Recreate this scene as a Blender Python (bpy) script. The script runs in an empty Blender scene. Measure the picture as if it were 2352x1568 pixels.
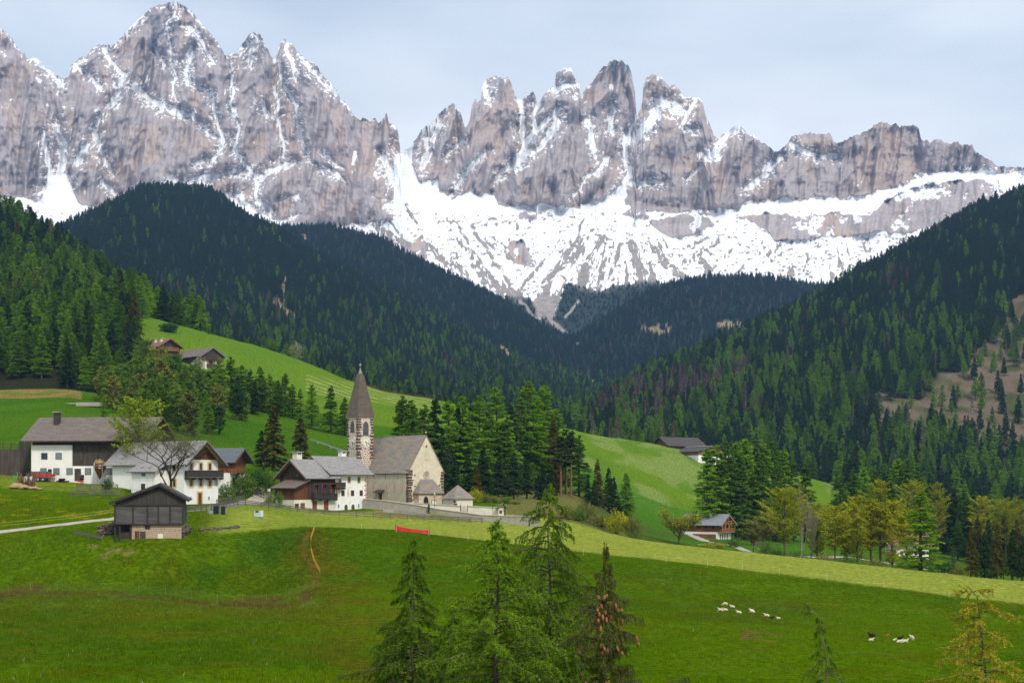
import bpy, math, random
import numpy as np
from mathutils import Vector, Matrix
R = math.radians
C = bpy.context.scene.collection
random.seed(7)
F, CX, VH = 3500.0, 1176.0, 1110.0      # focal length and principal point in photo-display pixels (2352 wide)
def P(u, v, D): return Vector(((u - CX) / F * D, D, (VH - v) / F * D))

# ---------------------------------------------------------------- scene tree
def tag(o, label=None, cat=None, group=None, kind=None):
    if label: o['label'] = label
    if cat: o['category'] = cat
    if group: o['group'] = group
    if kind: o['kind'] = kind
    return o
def thing(name, label, cat, loc=(0, 0, 0), rz=0.0, group=None):
    o = bpy.data.objects.new(name, None); C.objects.link(o)
    o.empty_display_size = 0.5
    o.location = loc; o.rotation_euler = (0, 0, rz)
    return tag(o, label, cat, group)
def put(name, me, parent=None, loc=None, rz=None):
    o = bpy.data.objects.new(name, me); C.objects.link(o)
    if parent: o.parent = parent
    if loc is not None: o.location = loc
    if rz is not None: o.rotation_euler = (0, 0, rz)
    return o
def copy_tree(o, parent=None):
    c = o.copy(); C.objects.link(c); c.parent = parent
    for ch in [x for x in o.children]: copy_tree(ch, c)
    return c

# ---------------------------------------------------------------- mesh builder
class MB:
    def __init__(s): s.v, s.f = [], []
    def add(s, vs, fs):
        n = len(s.v); s.v += [tuple(p) for p in vs]; s.f += [tuple(i + n for i in f) for f in fs]; return s
    def box(s, x0, x1, y0, y1, z0, z1, m=None):
        vs = [(x, y, z) for z in (z0, z1) for x, y in ((x0, y0), (x1, y0), (x1, y1), (x0, y1))]
        if m: vs = [m(*p) for p in vs]
        return s.add(vs, [(3, 2, 1, 0), (4, 5, 6, 7), (0, 1, 5, 4), (1, 2, 6, 5), (2, 3, 7, 6), (3, 0, 4, 7)])
    def extr(s, poly, d):              # planar polygon of 3-D points pushed along d
        n = len(poly); a = [Vector(p) for p in poly]; b = [p + Vector(d) for p in a]
        return s.add(a + b, [tuple(range(n - 1, -1, -1)), tuple(range(n, 2 * n))] + [(i, (i + 1) % n, n + (i + 1) % n, n + i) for i in range(n)])
    def slab(s, quad, t):              # quad thickened downwards along its normal
        q = [Vector(p) for p in quad]; n = (q[1] - q[0]).cross(q[3] - q[0]).normalized()
        if n.z < 0: n = -n
        return s.extr(q, -n * t)
    def tube(s, pts, rad, k=6, cap=True):
        pts = [Vector(p) for p in pts]; n = len(pts); vs, fs = [], []
        rad = rad if isinstance(rad, (list, tuple)) else [rad] * n
        for i, p in enumerate(pts):
            t = (pts[min(i + 1, n - 1)] - pts[max(i - 1, 0)]).normalized()
            a = t.cross(Vector((0, 0, 1)) if abs(t.z) < .9 else Vector((1, 0, 0))).normalized(); b = t.cross(a)
            vs += [p + (a * math.cos(2 * math.pi * j / k) + b * math.sin(2 * math.pi * j / k)) * rad[i] for j in range(k)]
        for i in range(n - 1):
            fs += [(i * k + j, i * k + (j + 1) % k, (i + 1) * k + (j + 1) % k, (i + 1) * k + j) for j in range(k)]
        if cap: fs += [tuple(range(k - 1, -1, -1)), tuple((n - 1) * k + j for j in range(k))]
        return s.add(vs, fs)
    def beam(s, a, b, w, h):
        a, b = Vector(a), Vector(b); t = (b - a).normalized()
        x = t.cross(Vector((0, 0, 1)) if abs(t.z) < .95 else Vector((1, 0, 0))).normalized(); z = x.cross(t)
        x *= w / 2; z *= h / 2
        return s.add([a - x - z, a + x - z, a + x + z, a - x + z, b - x - z, b + x - z, b + x + z, b - x + z],
                     [(3, 2, 1, 0), (4, 5, 6, 7), (0, 1, 5, 4), (1, 2, 6, 5), (2, 3, 7, 6), (3, 0, 4, 7)])
    def lathe(s, prof, k=12, c=(0, 0, 0), rot=0.0):
        vs, fs = [], []; n = len(prof)
        for r, z in prof:
            vs += [(c[0] + r * math.cos(rot + 2 * math.pi * j / k), c[1] + r * math.sin(rot + 2 * math.pi * j / k), c[2] + z) for j in range(k)]
        for i in range(n - 1):
            fs += [(i * k + j, i * k + (j + 1) % k, (i + 1) * k + (j + 1) % k, (i + 1) * k + j) for j in range(k)]
        fs += [tuple(range(k - 1, -1, -1)), tuple((n - 1) * k + j for j in range(k))]
        return s.add(vs, fs)
    def ball(s, c, r, sx=1, sy=1, sz=1, k=8, n=5):
        prof = [(max(1e-4, math.sin(math.pi * i / n)), -math.cos(math.pi * i / n)) for i in range(n + 1)]
        q = MB().lathe(prof, k)
        return s.add([(c[0] + x * r * sx, c[1] + y * r * sy, c[2] + z * r * sz) for x, y, z in q.v], q.f)
    def mesh(s, name, mat, smooth=False):
        me = bpy.data.meshes.new(name); me.from_pydata(s.v, [], s.f); me.materials.append(mat)
        uv = me.uv_layers.new(name='UVMap')
        co = np.array(s.v); out = []
        for p in me.polygons:
            n = p.normal
            t = Vector((0, 0, 1)).cross(n); t = t.normalized() if t.length > .15 else Vector((1, 0, 0))
            b = n.cross(t)
            for vi in p.vertices:
                q = Vector(s.v[vi]); out += [q.dot(t), q.dot(b)]
        uv.data.foreach_set('uv', out)
        if smooth: me.polygons.foreach_set('use_smooth', [True] * len(me.polygons))
        return me
    def build(s, name, mat, parent=None, smooth=False, loc=None, rz=None):
        return put(name, s.mesh(name, mat, smooth), parent, loc, rz)

def np_mesh(name, verts, faces, mat, attrs=None, smooth=True):
    """verts (N,3); faces (M,4) or (M,3)"""
    me = bpy.data.meshes.new(name); k = faces.shape[1]
    me.vertices.add(len(verts)); me.vertices.foreach_set('co', np.ascontiguousarray(verts, dtype=np.float32).ravel())
    me.loops.add(faces.size); me.loops.foreach_set('vertex_index', np.ascontiguousarray(faces, dtype=np.int32).ravel())
    me.polygons.add(len(faces)); me.polygons.foreach_set('loop_start', np.arange(0, faces.size, k, dtype=np.int32))
    try: me.polygons.foreach_set('loop_total', np.full(len(faces), k, dtype=np.int32))
    except Exception: pass
    for an, (dom, typ, arr) in (attrs or {}).items():
        a = me.attributes.new(an, typ, dom)
        a.data.foreach_set('color' if 'COLOR' in typ else ('vector' if 'VECTOR' in typ else 'value'), np.ascontiguousarray(arr, dtype=np.float32).ravel())
    me.polygons.foreach_set('use_smooth', np.full(len(faces), smooth))
    if mat: me.materials.append(mat)
    me.update(calc_edges=True); me.validate()
    return me

# ---------------------------------------------------------------- numpy noise
def _hash(ix, iy, seed):
    h = (ix * 374761393 + iy * 668265263 + seed * 1442695041) & 0xffffffff
    h = ((h ^ (h >> 13)) * 1274126177) & 0xffffffff
    return ((h ^ (h >> 16)) & 0xffff) / 65535.0
def vnoise(x, y, seed=0):
    ix, iy = np.floor(x).astype(np.int64), np.floor(y).astype(np.int64)
    fx, fy = x - ix, y - iy
    fx = fx * fx * fx * (fx * (fx * 6 - 15) + 10); fy = fy * fy * fy * (fy * (fy * 6 - 15) + 10)
    a, b, c, d = _hash(ix, iy, seed), _hash(ix + 1, iy, seed), _hash(ix, iy + 1, seed), _hash(ix + 1, iy + 1, seed)
    return (a + (b - a) * fx) * (1 - fy) + (c + (d - c) * fx) * fy
def fbm(x, y, seed=0, o=4, g=.5, l=2.03):
    t, a, s = 0, 1., 0
    for i in range(o):
        t = t + a * vnoise(x * l ** i + 17.3 * i, y * l ** i - 9.1 * i, seed + i); s += a; a *= g
    return t / s
def ridged(x, y, seed=0, o=4, g=.5, l=2.03):
    t, a, s = 0, 1., 0
    for i in range(o):
        t = t + a * (1 - np.abs(2 * vnoise(x * l ** i + 5.3 * i, y * l ** i + 3.7 * i, seed + i) - 1)); s += a; a *= g
    return t / s
def sstep(a, b, x):
    t = np.clip((x - a) / (b - a), 0, 1); return t * t * (3 - 2 * t)
def inpoly(u, v, poly):
    r = np.zeros(np.shape(u), bool); n = len(poly)
    for i in range(n):
        (x0, y0), (x1, y1) = poly[i], poly[(i + 1) % n]
        if y0 == y1: continue
        c = ((y0 > v) != (y1 > v)) & (u < (x1 - x0) * (v - y0) / (y1 - y0) + x0)
        r ^= c
    return r
def segdist(u, v, pts):
    d = np.full(np.shape(u), 1e9)
    for (x0, y0), (x1, y1) in zip(pts[:-1], pts[1:]):
        dx, dy = x1 - x0, y1 - y0; t = np.clip(((u - x0) * dx + (v - y0) * dy) / (dx * dx + dy * dy + 1e-9), 0, 1)
        d = np.minimum(d, np.hypot(u - x0 - t * dx, v - y0 - t * dy))
    return d

# ---------------------------------------------------------------- materials
class NT:
    def __init__(s, name):
        s.m = bpy.data.materials.new(name); s.m.use_nodes = True; s.t = s.m.node_tree; s.n = s.t.nodes
        s.bsdf = s.n['Principled BSDF']; s.out = s.n['Material Output']
    def node(s, typ, ins=None, **kw):
        n = s.n.new(typ)
        for k, v in kw.items(): setattr(n, k, v)
        for k, v in (ins or {}).items():
            i = n.inputs[k]
            if isinstance(v, bpy.types.NodeSocket): s.t.links.new(v, i)
            else: i.default_value = v
        return n
    def link(s, a, b): s.t.links.new(a, b)
    def coords(s, kind='UV', scale=(1, 1, 1), rot=(0, 0, 0)):
        tc = s.node('ShaderNodeTexCoord')
        return s.node('ShaderNodeMapping', {'Vector': tc.outputs[kind], 'Scale': scale, 'Rotation': rot}).outputs[0]
    def noise(s, vec, scale, detail=3, rough=.55, out='Fac'):
        return s.node('ShaderNodeTexNoise', {'Vector': vec, 'Scale': scale, 'Detail': detail, 'Roughness': rough}).outputs[out]
    def ramp(s, fac, stops, interp='LINEAR'):
        n = s.node('ShaderNodeValToRGB', {'Fac': fac}); n.color_ramp.interpolation = interp; e = n.color_ramp.elements
        while len(e) < len(stops): e.new(.5)
        for el, (p, c) in zip(e, stops):
            el.position = p; el.color = (c[0], c[1], c[2], 1) if hasattr(c, '__len__') else (c, c, c, 1)
        return n.outputs[0]
    def mix(s, fac, a, b, blend='MIX'):
        n = s.node('ShaderNodeMix', data_type='RGBA', blend_type=blend)
        for i, v in ((0, fac), (6, a), (7, b)):
            if isinstance(v, bpy.types.NodeSocket): s.link(v, n.inputs[i])
            elif i: n.inputs[i].default_value = (v[0], v[1], v[2], 1)
            else: n.inputs[i].default_value = v
        return n.outputs[2]
    def math(s, op, a, b=0.0, c=0.0, clamp=False):
        n = s.node('ShaderNodeMath', operation=op, use_clamp=clamp)
        for i, v in enumerate((a, b, c)):
            if isinstance(v, bpy.types.NodeSocket): s.link(v, n.inputs[i])
            else: n.inputs[i].default_value = v
        return n.outputs[0]
    def attr(s, name, out='Fac', typ='GEOMETRY'): return s.node('ShaderNodeAttribute', attribute_name=name, attribute_type=typ).outputs[out]
    def done(s, col=None, rough=.9, spec=.2, bump=None, bs=.3, bd=.05, metal=0.0):
        b = s.bsdf
        if col is not None:
            if isinstance(col, bpy.types.NodeSocket): s.link(col, b.inputs['Base Color'])
            else: b.inputs['Base Color'].default_value = (*col, 1)
        b.inputs['Roughness'].default_value = rough; b.inputs['Specular IOR Level'].default_value = spec; b.inputs['Metallic'].default_value = metal
        if bump is not None:
            bn = s.node('ShaderNodeBump', {'Height': bump, 'Strength': bs, 'Distance': bd}); s.link(bn.outputs[0], b.inputs['Normal'])
        return s.m
_mc = {}
def memo(fn):
    def w(*a):
        k = (fn.__name__,) + a
        if k not in _mc: _mc[k] = fn(*a)
        return _mc[k]
    return w
def mul(c, f): return tuple(x * f for x in c)
@memo
def plain(name, c, rough=.8, var=.25, scale=3., spec=.2, metal=0.):
    n = NT(name); v = n.coords('Object'); f = n.noise(v, scale, 4)
    return n.done(n.mix(f, mul(c, 1 - var), mul(c, 1 + var)), rough, spec, None, metal=metal)
@memo
def plaster(name, c, dirt=.35):
    n = NT(name); v = n.coords('UV'); f = n.noise(v, .7, 5, .65); g = n.noise(n.coords('UV', (3, .5, 1)), 1.1, 3)
    col = n.mix(n.ramp(f, [(.35, 0.), (.75, 1.)]), c, mul(c, 1 - dirt * .35))
    col = n.mix(n.ramp(g, [(.55, 0.), (.8, dirt)]), col, (c[0] * .62, c[1] * .6, c[2] * .52))
    return n.done(col, .95, .1, n.noise(v, 9, 4), .25, .04)
@memo
def planks(name, c1, c2, w=.22, vert=True, dark=.35):
    n = NT(name); v = n.coords('UV', (1, 1, 1), (0, 0, R(90) if vert else 0))
    b = n.node('ShaderNodeTexBrick', {'Vector': v, 'Color1': (*c1, 1), 'Color2': (*c2, 1), 'Mortar': (*mul(c1, .2), 1), 'Scale': 1., 'Mortar Size': .018, 'Bias': 0., 'Brick Width': 3.1, 'Row Height': w})
    g = n.noise(n.coords('UV', (7, .35, 1) if vert else (.35, 7, 1)), 1.6, 4, .7)
    col = n.mix(n.ramp(g, [(.3, 0.), (.72, 1.)]), b.outputs[0], mul(c1, dark), 'MIX')
    col = n.mix(.45, b.outputs[0], col); f = n.noise(n.coords('UV'), .45, 3)
    col = n.mix(n.ramp(f, [(.4, 0.), (.65, .65)]), col, mul(c2, .75))
    return n.done(col, .85, .2, b.outputs['Fac'], .4, -.03)
@memo
def shingle(name, c1, c2, c3, w=.35, h=.22, patch=.5):
    n = NT(name); v = n.coords('UV')
    b = n.node('ShaderNodeTexBrick', {'Vector': v, 'Color1': (*c1, 1), 'Color2': (*c2, 1), 'Mortar': (*mul(c1, .3), 1), 'Scale': 1., 'Mortar Size': .022, 'Bias': 0., 'Brick Width': w, 'Row Height': h})
    f = n.noise(n.coords('UV', (.35, 1.3, 1)), 1.1, 5, .7)
    col = n.mix(n.ramp(f, [(.42, 0.), (.68, patch)]), b.outputs[0], c3)
    g = n.noise(v, 3.3, 2); col = n.mix(n.ramp(g, [(.45, 0.), (.7, .5)]), col, mul(c1, .6))
    return n.done(col, .8, .25, b.outputs['Fac'], .6, -.04)
@memo
def rubble(name, stone1, stone2, mortar, w=.8, h=.46, m=.14, warp=.6):
    n = NT(name); v = n.coords('UV')
    nz = n.noise(v, 1.6, 3, .6, 'Color'); off = n.node('ShaderNodeVectorMath', {0: nz, 1: (.5, .5, .5)}, operation='SUBTRACT')
    off = n.node('ShaderNodeVectorMath', {0: off.outputs[0], 'Scale': warp}, operation='SCALE'); vv = n.node('ShaderNodeVectorMath', {0: v, 1: off.outputs[0]}, operation='ADD').outputs[0]
    b = n.node('ShaderNodeTexBrick', {'Vector': vv, 'Color1': (*stone1, 1), 'Color2': (*stone2, 1), 'Mortar': (*mortar, 1), 'Scale': 1., 'Mortar Size': m, 'Mortar Smooth': .05, 'Bias': -.35, 'Brick Width': w, 'Row Height': h}, offset=.43, squash=.75, squash_frequency=3)
    f = n.noise(v, 2.4, 3); col = n.mix(n.ramp(f, [(.52, 0.), (.58, 1.)]), b.outputs[0], mortar); col = n.mix(.35, b.outputs[0], col)
    return n.done(col, .95, .1, b.outputs['Fac'], .5, -.06)
@memo
def glass(name='dark_glass', c=(.02, .025, .03)):
    n = NT(name); return n.done(c, .12, .5)
WHITE = plaster('white_lime_plaster', (.80, .79, .74))
CREAM = plaster('cream_lime_plaster', (.70, .66, .55), .7)
TANW = plaster('tan_old_plaster', (.48, .42, .32), 1.)
GREYW = plaster('grey_retaining_plaster', (.36, .34, .29), 1.)
OLDWOOD = planks('weathered_grey_boards', (.115, .095, .078), (.062, .052, .045))
BLACKWOOD = planks('near_black_old_boards', (.088, .078, .068), (.048, .042, .038))
BLACKLOG = planks('grey_black_horizontal_beams', (.135, .128, .12), (.075, .07, .067), .3, False)
BROWNWOOD = planks('brown_red_boards', (.21, .085, .035), (.10, .045, .022))
NEWWOOD = planks('honey_wood_boards', (.32, .145, .055), (.21, .09, .035))
NEWLOG = planks('honey_horizontal_beams', (.36, .155, .06), (.20, .08, .03), .3, False)
BEAM = plain('timber_beam_brown', (.13, .07, .035), .8, .3)
BEAMY = plain('timber_beam_honey', (.38, .2, .085), .8, .3)
BEAMK = plain('timber_beam_black', (.035, .03, .027), .8, .3)
GREYRAIL = plain('silvered_fence_wood', (.12, .105, .09), .9, .4, 1.5)
SH_BROWN = shingle('brown_grey_shingle_roof', (.17, .135, .12), (.115, .09, .082), (.23, .19, .15))
SH_GREY = shingle('silver_grey_shingle_roof', (.29, .275, .27), (.20, .19, .185), (.37, .34, .32))
SH_DARK = shingle('dark_brown_roof', (.075, .062, .058), (.05, .042, .04), (.10, .085, .078))
SH_SLATE = shingle('patched_slate_roof', (.225, .225, .205), (.13, .16, .20), (.36, .225, .10), .5, .25, .95)
SH_SPIRE = shingle('spire_wood_shingles', (.145, .112, .09), (.095, .074, .062), (.19, .15, .115), .3, .25)
SH_BLUE = shingle('blue_grey_metal_tiles', (.105, .115, .135), (.085, .092, .11), (.13, .14, .155), 9., .34, .3)
SH_PLAIN = shingle('smooth_grey_roof', (.20, .215, .24), (.185, .2, .225), (.23, .24, .26), 6., .5, .3)
SH_RED = shingle('red_clay_roof', (.26, .115, .09), (.20, .085, .07), (.31, .16, .12), .35, .3)
STONE_T = rubble('tower_rubble_stone', (.11, .065, .055), (.26, .19, .15), (.60, .51, .42))
STONE_B = rubble('barn_footing_stone', (.34, .25, .17), (.24, .17, .12), (.42, .33, .24), .5, .3, .05)
STONE_D = rubble('dry_stone', (.15, .125, .10), (.09, .078, .065), (.04, .035, .03), .55, .33, .04)
STEEL = plain('galvanised_steel', (.45, .47, .48), .45, .15, 3., .5, .6)
GLASS = glass(); GLASSG = glass('grey_glass', (.16, .18, .19))
# ================================================================ camera
cam = bpy.data.cameras.new('camera'); camo = bpy.data.objects.new('camera', cam); C.objects.link(camo)
camo.rotation_euler = (R(90), 0, 0); cam.sensor_width = 36; cam.lens = F / 2352 * 36
cam.shift_y = (VH - 784) / 2352; cam.clip_start = .5; cam.clip_end = 40000
bpy.context.scene.camera = camo

# ================================================================ the lie of the land
# cross lines of the valley, near to far: (photo column, photo row, metres away)
LN = [
 [(0, None, .5, -1.8)], [(0, None, 14, -6.)], [(0, None, 50, -12.5)], [(0, None, 110, -15.3)],
 [(0,1458,160),(400,1458,160),(840,1462,160),(1200,1452,160),(1700,1455,160),(2352,1478,160)],
 [(0,1362,205),(250,1352,205),(450,1368,205),(600,1385,205),(720,1352,205),(800,1345,205),(950,1345,205),(1200,1360,205),(1500,1375,205),(1800,1400,203),(2352,1432,200)],
 [(0,1228,226),(170,1228,224),(260,1228,222),(340,1238,219),(420,1230,222),(500,1222,228),(560,1215,232),(720,1207,240),(900,1215,248),(1000,1227,250),(1200,1248,250),(1320,1264,247),(1600,1292,240),(2000,1342,228),(2352,1387,220)],
 [(0,1188,240),(200,1190,238),(330,1193,240),(440,1190,245),(560,1183,255),(760,1192,275),(900,1203,280),(1100,1215,280),(1320,1240,275),(1600,1270,265),(2000,1318,246),(2352,1362,236)],
 [(0,1100,298),(100,1104,298),(240,1112,296),(290,1120,290),(330,1142,281),(400,1156,280),(500,1158,284),(560,1152,292),(620,1158,298),(700,1168,302),(760,1176,304),(830,1172,308),(900,1170,312),(1000,1172,314),(1100,1186,310),(1220,1203,302),(1320,1218,298),(1500,1245,288),(1700,1268,278),(2000,1301,262),(2352,1340,250)],
 [(0,1045,350),(250,1055,348),(560,1108,335),(650,1128,328),(800,1146,335),(1000,1150,335),(1100,1156,335),(1200,1160,345),(1320,1180,345),(1500,1262,345),(1700,1292,345),(2000,1330,345),(2352,1375,345)],
 [(0,985,430),(250,960,430),(400,1000,420),(560,1035,420),(720,1040,420),(900,1098,410),(1000,1112,400),(1200,1140,400),(1330,1158,410),(1450,1222,430),(1550,1243,440),(1700,1264,440),(2000,1292,430),(2352,1345,420)],
 [(0,918,530),(150,908,540),(250,930,530),(400,905,540),(560,932,530),(720,975,520),(850,1000,520),(1000,1030,520),(1200,1085,520),(1330,1100,530),(1450,1188,520),(1550,1208,540),(1700,1230,520),(1900,1240,560),(2000,1250,580),(2352,1292,560)],
 [(0,830,650),(150,818,650),(330,812,650),(450,845,636),(560,862,640),(700,885,640),(850,935,630),(1000,950,640),(1200,1010,640),(1330,1032,640),(1450,1090,630),(1600,1130,640),(1750,1160,660),(1900,1190,680),(2000,1200,720),(2352,1250,720)],
 [(0,770,760),(150,750,760),(320,722,740),(400,745,740),(500,772,740),(600,798,740),(700,833,740),(800,876,740),(900,906,740),(1000,918,740),(1150,957,740),(1300,984,740),(1330,992,740),(1400,1005,740),(1500,1018,740),(1600,1036,740),(1750,1070,760),(1900,1107,780),(2000,1150,820),(2352,1215,860)],
 [(0,655,900),(150,690,900),(320,760,900),(430,800,920),(500,835,950),(700,900,1000),(900,965,1000),(1150,1010,1000),(1330,1030,1000),(1500,1065,1000),(1640,1095,1000),(1900,1150,1000),(2000,1135,1050),(2352,1180,1050)],
 [(-200,430,1150),(0,512,1150),(150,600,1120),(300,705,1050),(430,800,1050),(500,850,1100),(700,905,1200),(900,965,1250),(1150,995,1300),(1330,1010,1250),(1500,1030,1200),(1640,1040,1200),(1900,1050,1150),(2000,1065,1150),(2352,1105,1150)],
 [(0,580,1400),(150,650,1400),(300,745,1400),(430,800,1450),(500,810,1500),(700,860,1500),(900,918,1550),(1150,945,1600),(1330,998,1400),(1450,955,1450),(1640,905,1500),(1880,845,1500),(2000,838,1500),(2352,815,1500)],
 [(0,600,2000),(150,590,2000),(300,640,2000),(430,690,2000),(500,695,2000),(700,775,2000),(900,835,2050),(1150,885,2100),(1250,930,2100),(1330,980,1650),(1450,905,1750),(1640,820,1950),(1880,722,2200),(2000,645,2300),(2200,540,2450),(2352,480,2600),(2700,340,2800)],
 [(0,600,2600),(150,545,2600),(270,483,2700),(330,463,2800),(400,453,2800),(500,473,2800),(560,513,2750),(640,548,2700),(750,622,2600),(900,707,2500),(1060,802,2400),(1200,872,2400),(1300,902,2450),(1400,930,2450),(1640,870,2500),(1880,790,2700),(2000,750,2800),(2200,650,2900),(2352,560,3000)],
 [(0,630,3000),(150,575,3000),(400,490,3050),(560,545,3050),(640,578,3000),(750,622,2950),(900,695,2900),(1060,775,2900),(1200,842,2900),(1330,880,2900),(1450,890,2900),(1640,850,3000),(1880,780,3100),(2000,760,3200),(2352,620,3300)],
 [(0,640,3700),(150,600,3700),(400,540,3700),(560,552,3700),(660,545,3700),(760,543,3700),(850,560,3700),(950,612,3700),(1060,662,3700),(1150,705,3700),(1200,738,3700),(1280,782,3700),(1330,788,3700),(1400,738,3700),(1480,692,3700),(1560,662,3700),(1640,650,3700),(1760,650,3700),(1880,675,3700),(2000,660,3700),(2352,630,3700)],
 [(0,800,4050)], [(0,800,4700)],
]
UG = np.arange(-3000, 5400, 4.0)
LD, LZ = [], []
for ln in LN:
    us = [p[0] for p in ln]; d = np.interp(UG, us, [p[2] for p in ln])
    z = np.full(len(UG), float(ln[0][3])) if ln[0][1] is None else (VH - np.interp(UG, us, [p[1] for p in ln])) / F * d
    s = 5.0; k = np.exp(-.5 * (np.arange(-15, 16) / s) ** 2); k /= k.sum()
    pad = lambda a: np.convolve(np.pad(a, 15, mode='edge'), k, 'valid')
    LD.append(pad(d)); LZ.append(pad(z))
LD, LZ = np.array(LD), np.array(LZ); NL = len(LN)
for i in range(1, NL): LD[i] = np.maximum(LD[i], LD[i - 1] + 3)
_h = np.diff(LD, axis=0); _s = np.diff(LZ, axis=0) / _h
LM = np.zeros_like(LZ)                                  # monotone slopes: rounded crests, no overshoot
_w1, _w2 = 2 * _h[1:] + _h[:-1], _h[1:] + 2 * _h[:-1]
_ok = _s[:-1] * _s[1:] > 0
LM[1:-1] = np.where(_ok, (_w1 + _w2) / (_w1 / np.where(_ok, _s[:-1], 1) + _w2 / np.where(_ok, _s[1:], 1)), 0)
LM[0], LM[-1] = _s[0], _s[-1]
def ground(u, D, rough=True):
    u, D = np.broadcast_arrays(np.asarray(u, float), np.asarray(D, float)); sh = u.shape; u, D = u.ravel(), D.ravel()
    t = np.clip((u - UG[0]) / 4, 0, len(UG) - 1.001); i = t.astype(int); f = t - i
    z = np.zeros(len(u)); done = np.zeros(len(u), bool)
    g = lambda A, k: A[k, i] * (1 - f) + A[k, i + 1] * f
    for k in range(NL - 1):
        d0, d1 = g(LD, k), g(LD, k + 1); m = (~done) & (D <= d1)
        if k == NL - 2: m = ~done
        if not m.any(): continue
        h = d1 - d0; x = np.clip((D - d0) / h, 0, 1)
        zz = g(LZ, k) * (1 + 2 * x) * (1 - x) ** 2 + g(LM, k) * h * x * (1 - x) ** 2 + g(LZ, k + 1) * x * x * (3 - 2 * x) + g(LM, k + 1) * h * x * x * (x - 1)
        z = np.where(m, zz, z); done |= m
    if rough:
        X = (u - CX) / F * D
        z = z + (fbm(X / 9, D / 9, 3, 3) - .5) * np.clip(D / 900, .1, .9) + (fbm(X / 60, D / 60, 5, 3) - .5) * sstep(700, 1500, D) * 22
    return z.reshape(sh)
def gz(x, y):
    """ground height at a world point"""
    return float(ground(CX + F * x / y, y))
def hit(u, v, dmin=100., dmax=4000.):
    """the first bit of ground that a photo point shows beyond dmin"""
    D = np.geomspace(dmin, dmax, 1600); z = ground(np.full(1600, float(u)), D); vv = VH - z / D * F
    k = np.where(vv <= v)[0]; d = D[k[0]] if len(k) else dmax
    return Vector(((u - CX) / F * d, d, float(ground(u, d))))
def onground(u, D): return Vector(((u - CX) / F * D, D, float(ground(u, D))))

# ground sheet ---------------------------------------------------
ug = np.concatenate([np.arange(-2900, -160, 80.), np.arange(-160, 2520, 5.), np.arange(2520, 5300, 80.)])
dg = np.concatenate([np.geomspace(.5, 60, 40)[:-1], np.geomspace(60, 900, 560)[:-1], np.geomspace(900, 4700, 330)])
UU, DD = np.meshgrid(ug, dg); XX = (UU - CX) / F * DD; ZZ = ground(UU, DD)
VV = VH - ZZ / DD * F
lin = lambda k: np.interp(UU, UG, LD[k])
n1 = fbm(XX / 6, DD / 6, 11, 4); n2 = fbm(XX / 28, DD / 28, 13, 4); n3 = fbm(XX / 2.2, DD / 2.2, 15, 3)
col = np.zeros(UU.shape + (3,))
def paint(m, c):
    m = np.clip(m, 0, 1)[..., None]; col[:] = col * (1 - m) + np.array(c) * m
GREEN, DEEP, OLIVE, MOWN, UPPER, FLOOR, CUT, STRAW = (.080,.142,.001), (.030,.080,.002), (.098,.098,.002), (.30,.325,.050), (.125,.205,.014), (.030,.032,.015), (.155,.112,.082), (.25,.20,.085)
col[:] = GREEN
paint(sstep(.38, .62, n2) * .45, DEEP); paint(sstep(.5, .7, n1) * .35, OLIVE); paint(sstep(.55, .75, n3) * .3, (.09, .17, .015))
# grazed hollow: worn olive turf right of the net fence and along the bottom
wu = UU + (n2 - .5) * 110; wv = VV + (n1 - .5) * 40
near = (DD < np.interp(UU, UG, LD[6]) - 4) * 1.
nw = lambda pts, w0, w1: (1 - sstep(w0, w1, segdist(wu, wv, pts))) * near
paint(nw([(745,1215),(760,1300),(800,1400),(840,1480),(880,1600)], 25, 120) * (.15 + .5 * sstep(.3, .6, n1)), (.10,.092,.006))
paint(nw([(-50,1385),(250,1385),(480,1400),(660,1412),(740,1380)], 3, 26) * .35, (.10,.10,.012))
paint(nw([(0,1480),(300,1440),(600,1470),(760,1440)], 10, 90) * sstep(.42, .62, n1) * .3, (.10,.115,.006))
paint(nw([(440,1200),(540,1200),(640,1205)], 8, 24) * (sstep(.35,.6,n1)*.5 + .4), (.155,.13,.03))
paint(nw([(215,1280),(255,1272),(292,1276)], 1, 6) * .7, STRAW); paint(nw([(195,1247),(222,1243)], 1, 5) * .5, STRAW)
paint(nw([(1690,1452),(1730,1458),(1770,1464)], 2, 7) * .8, (.15,.10,.035))
paint(nw([(640,1378),(700,1385),(660,1390)], 1, 4) * .4, STRAW)
paint(nw([(2050,1560),(1800,1420),(1600,1330)], 10, 190) * sstep(.45, .7, n2) * .55, (.085,.105,.012))
paint(nw([(500,1290),(620,1250),(700,1230)], 15, 60) * sstep(.4,.6,n2) * .5, (.026,.082,.006))
paint(nw([(-50,1374),(19,1367),(70,1360),(132,1360),(195,1360),(257,1360),(319,1365),(380,1370),(440,1378),(499,1385),(558,1387),(612,1385),(666,1378),(721,1352)], 1.5, 10) * .9, (.105,.075,.022))
paint(nw([(722,1217),(714,1241),(714,1264),(721,1290),(735,1316),(722,1350)], 1, 8) * .85, (.13,.085,.02))
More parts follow.
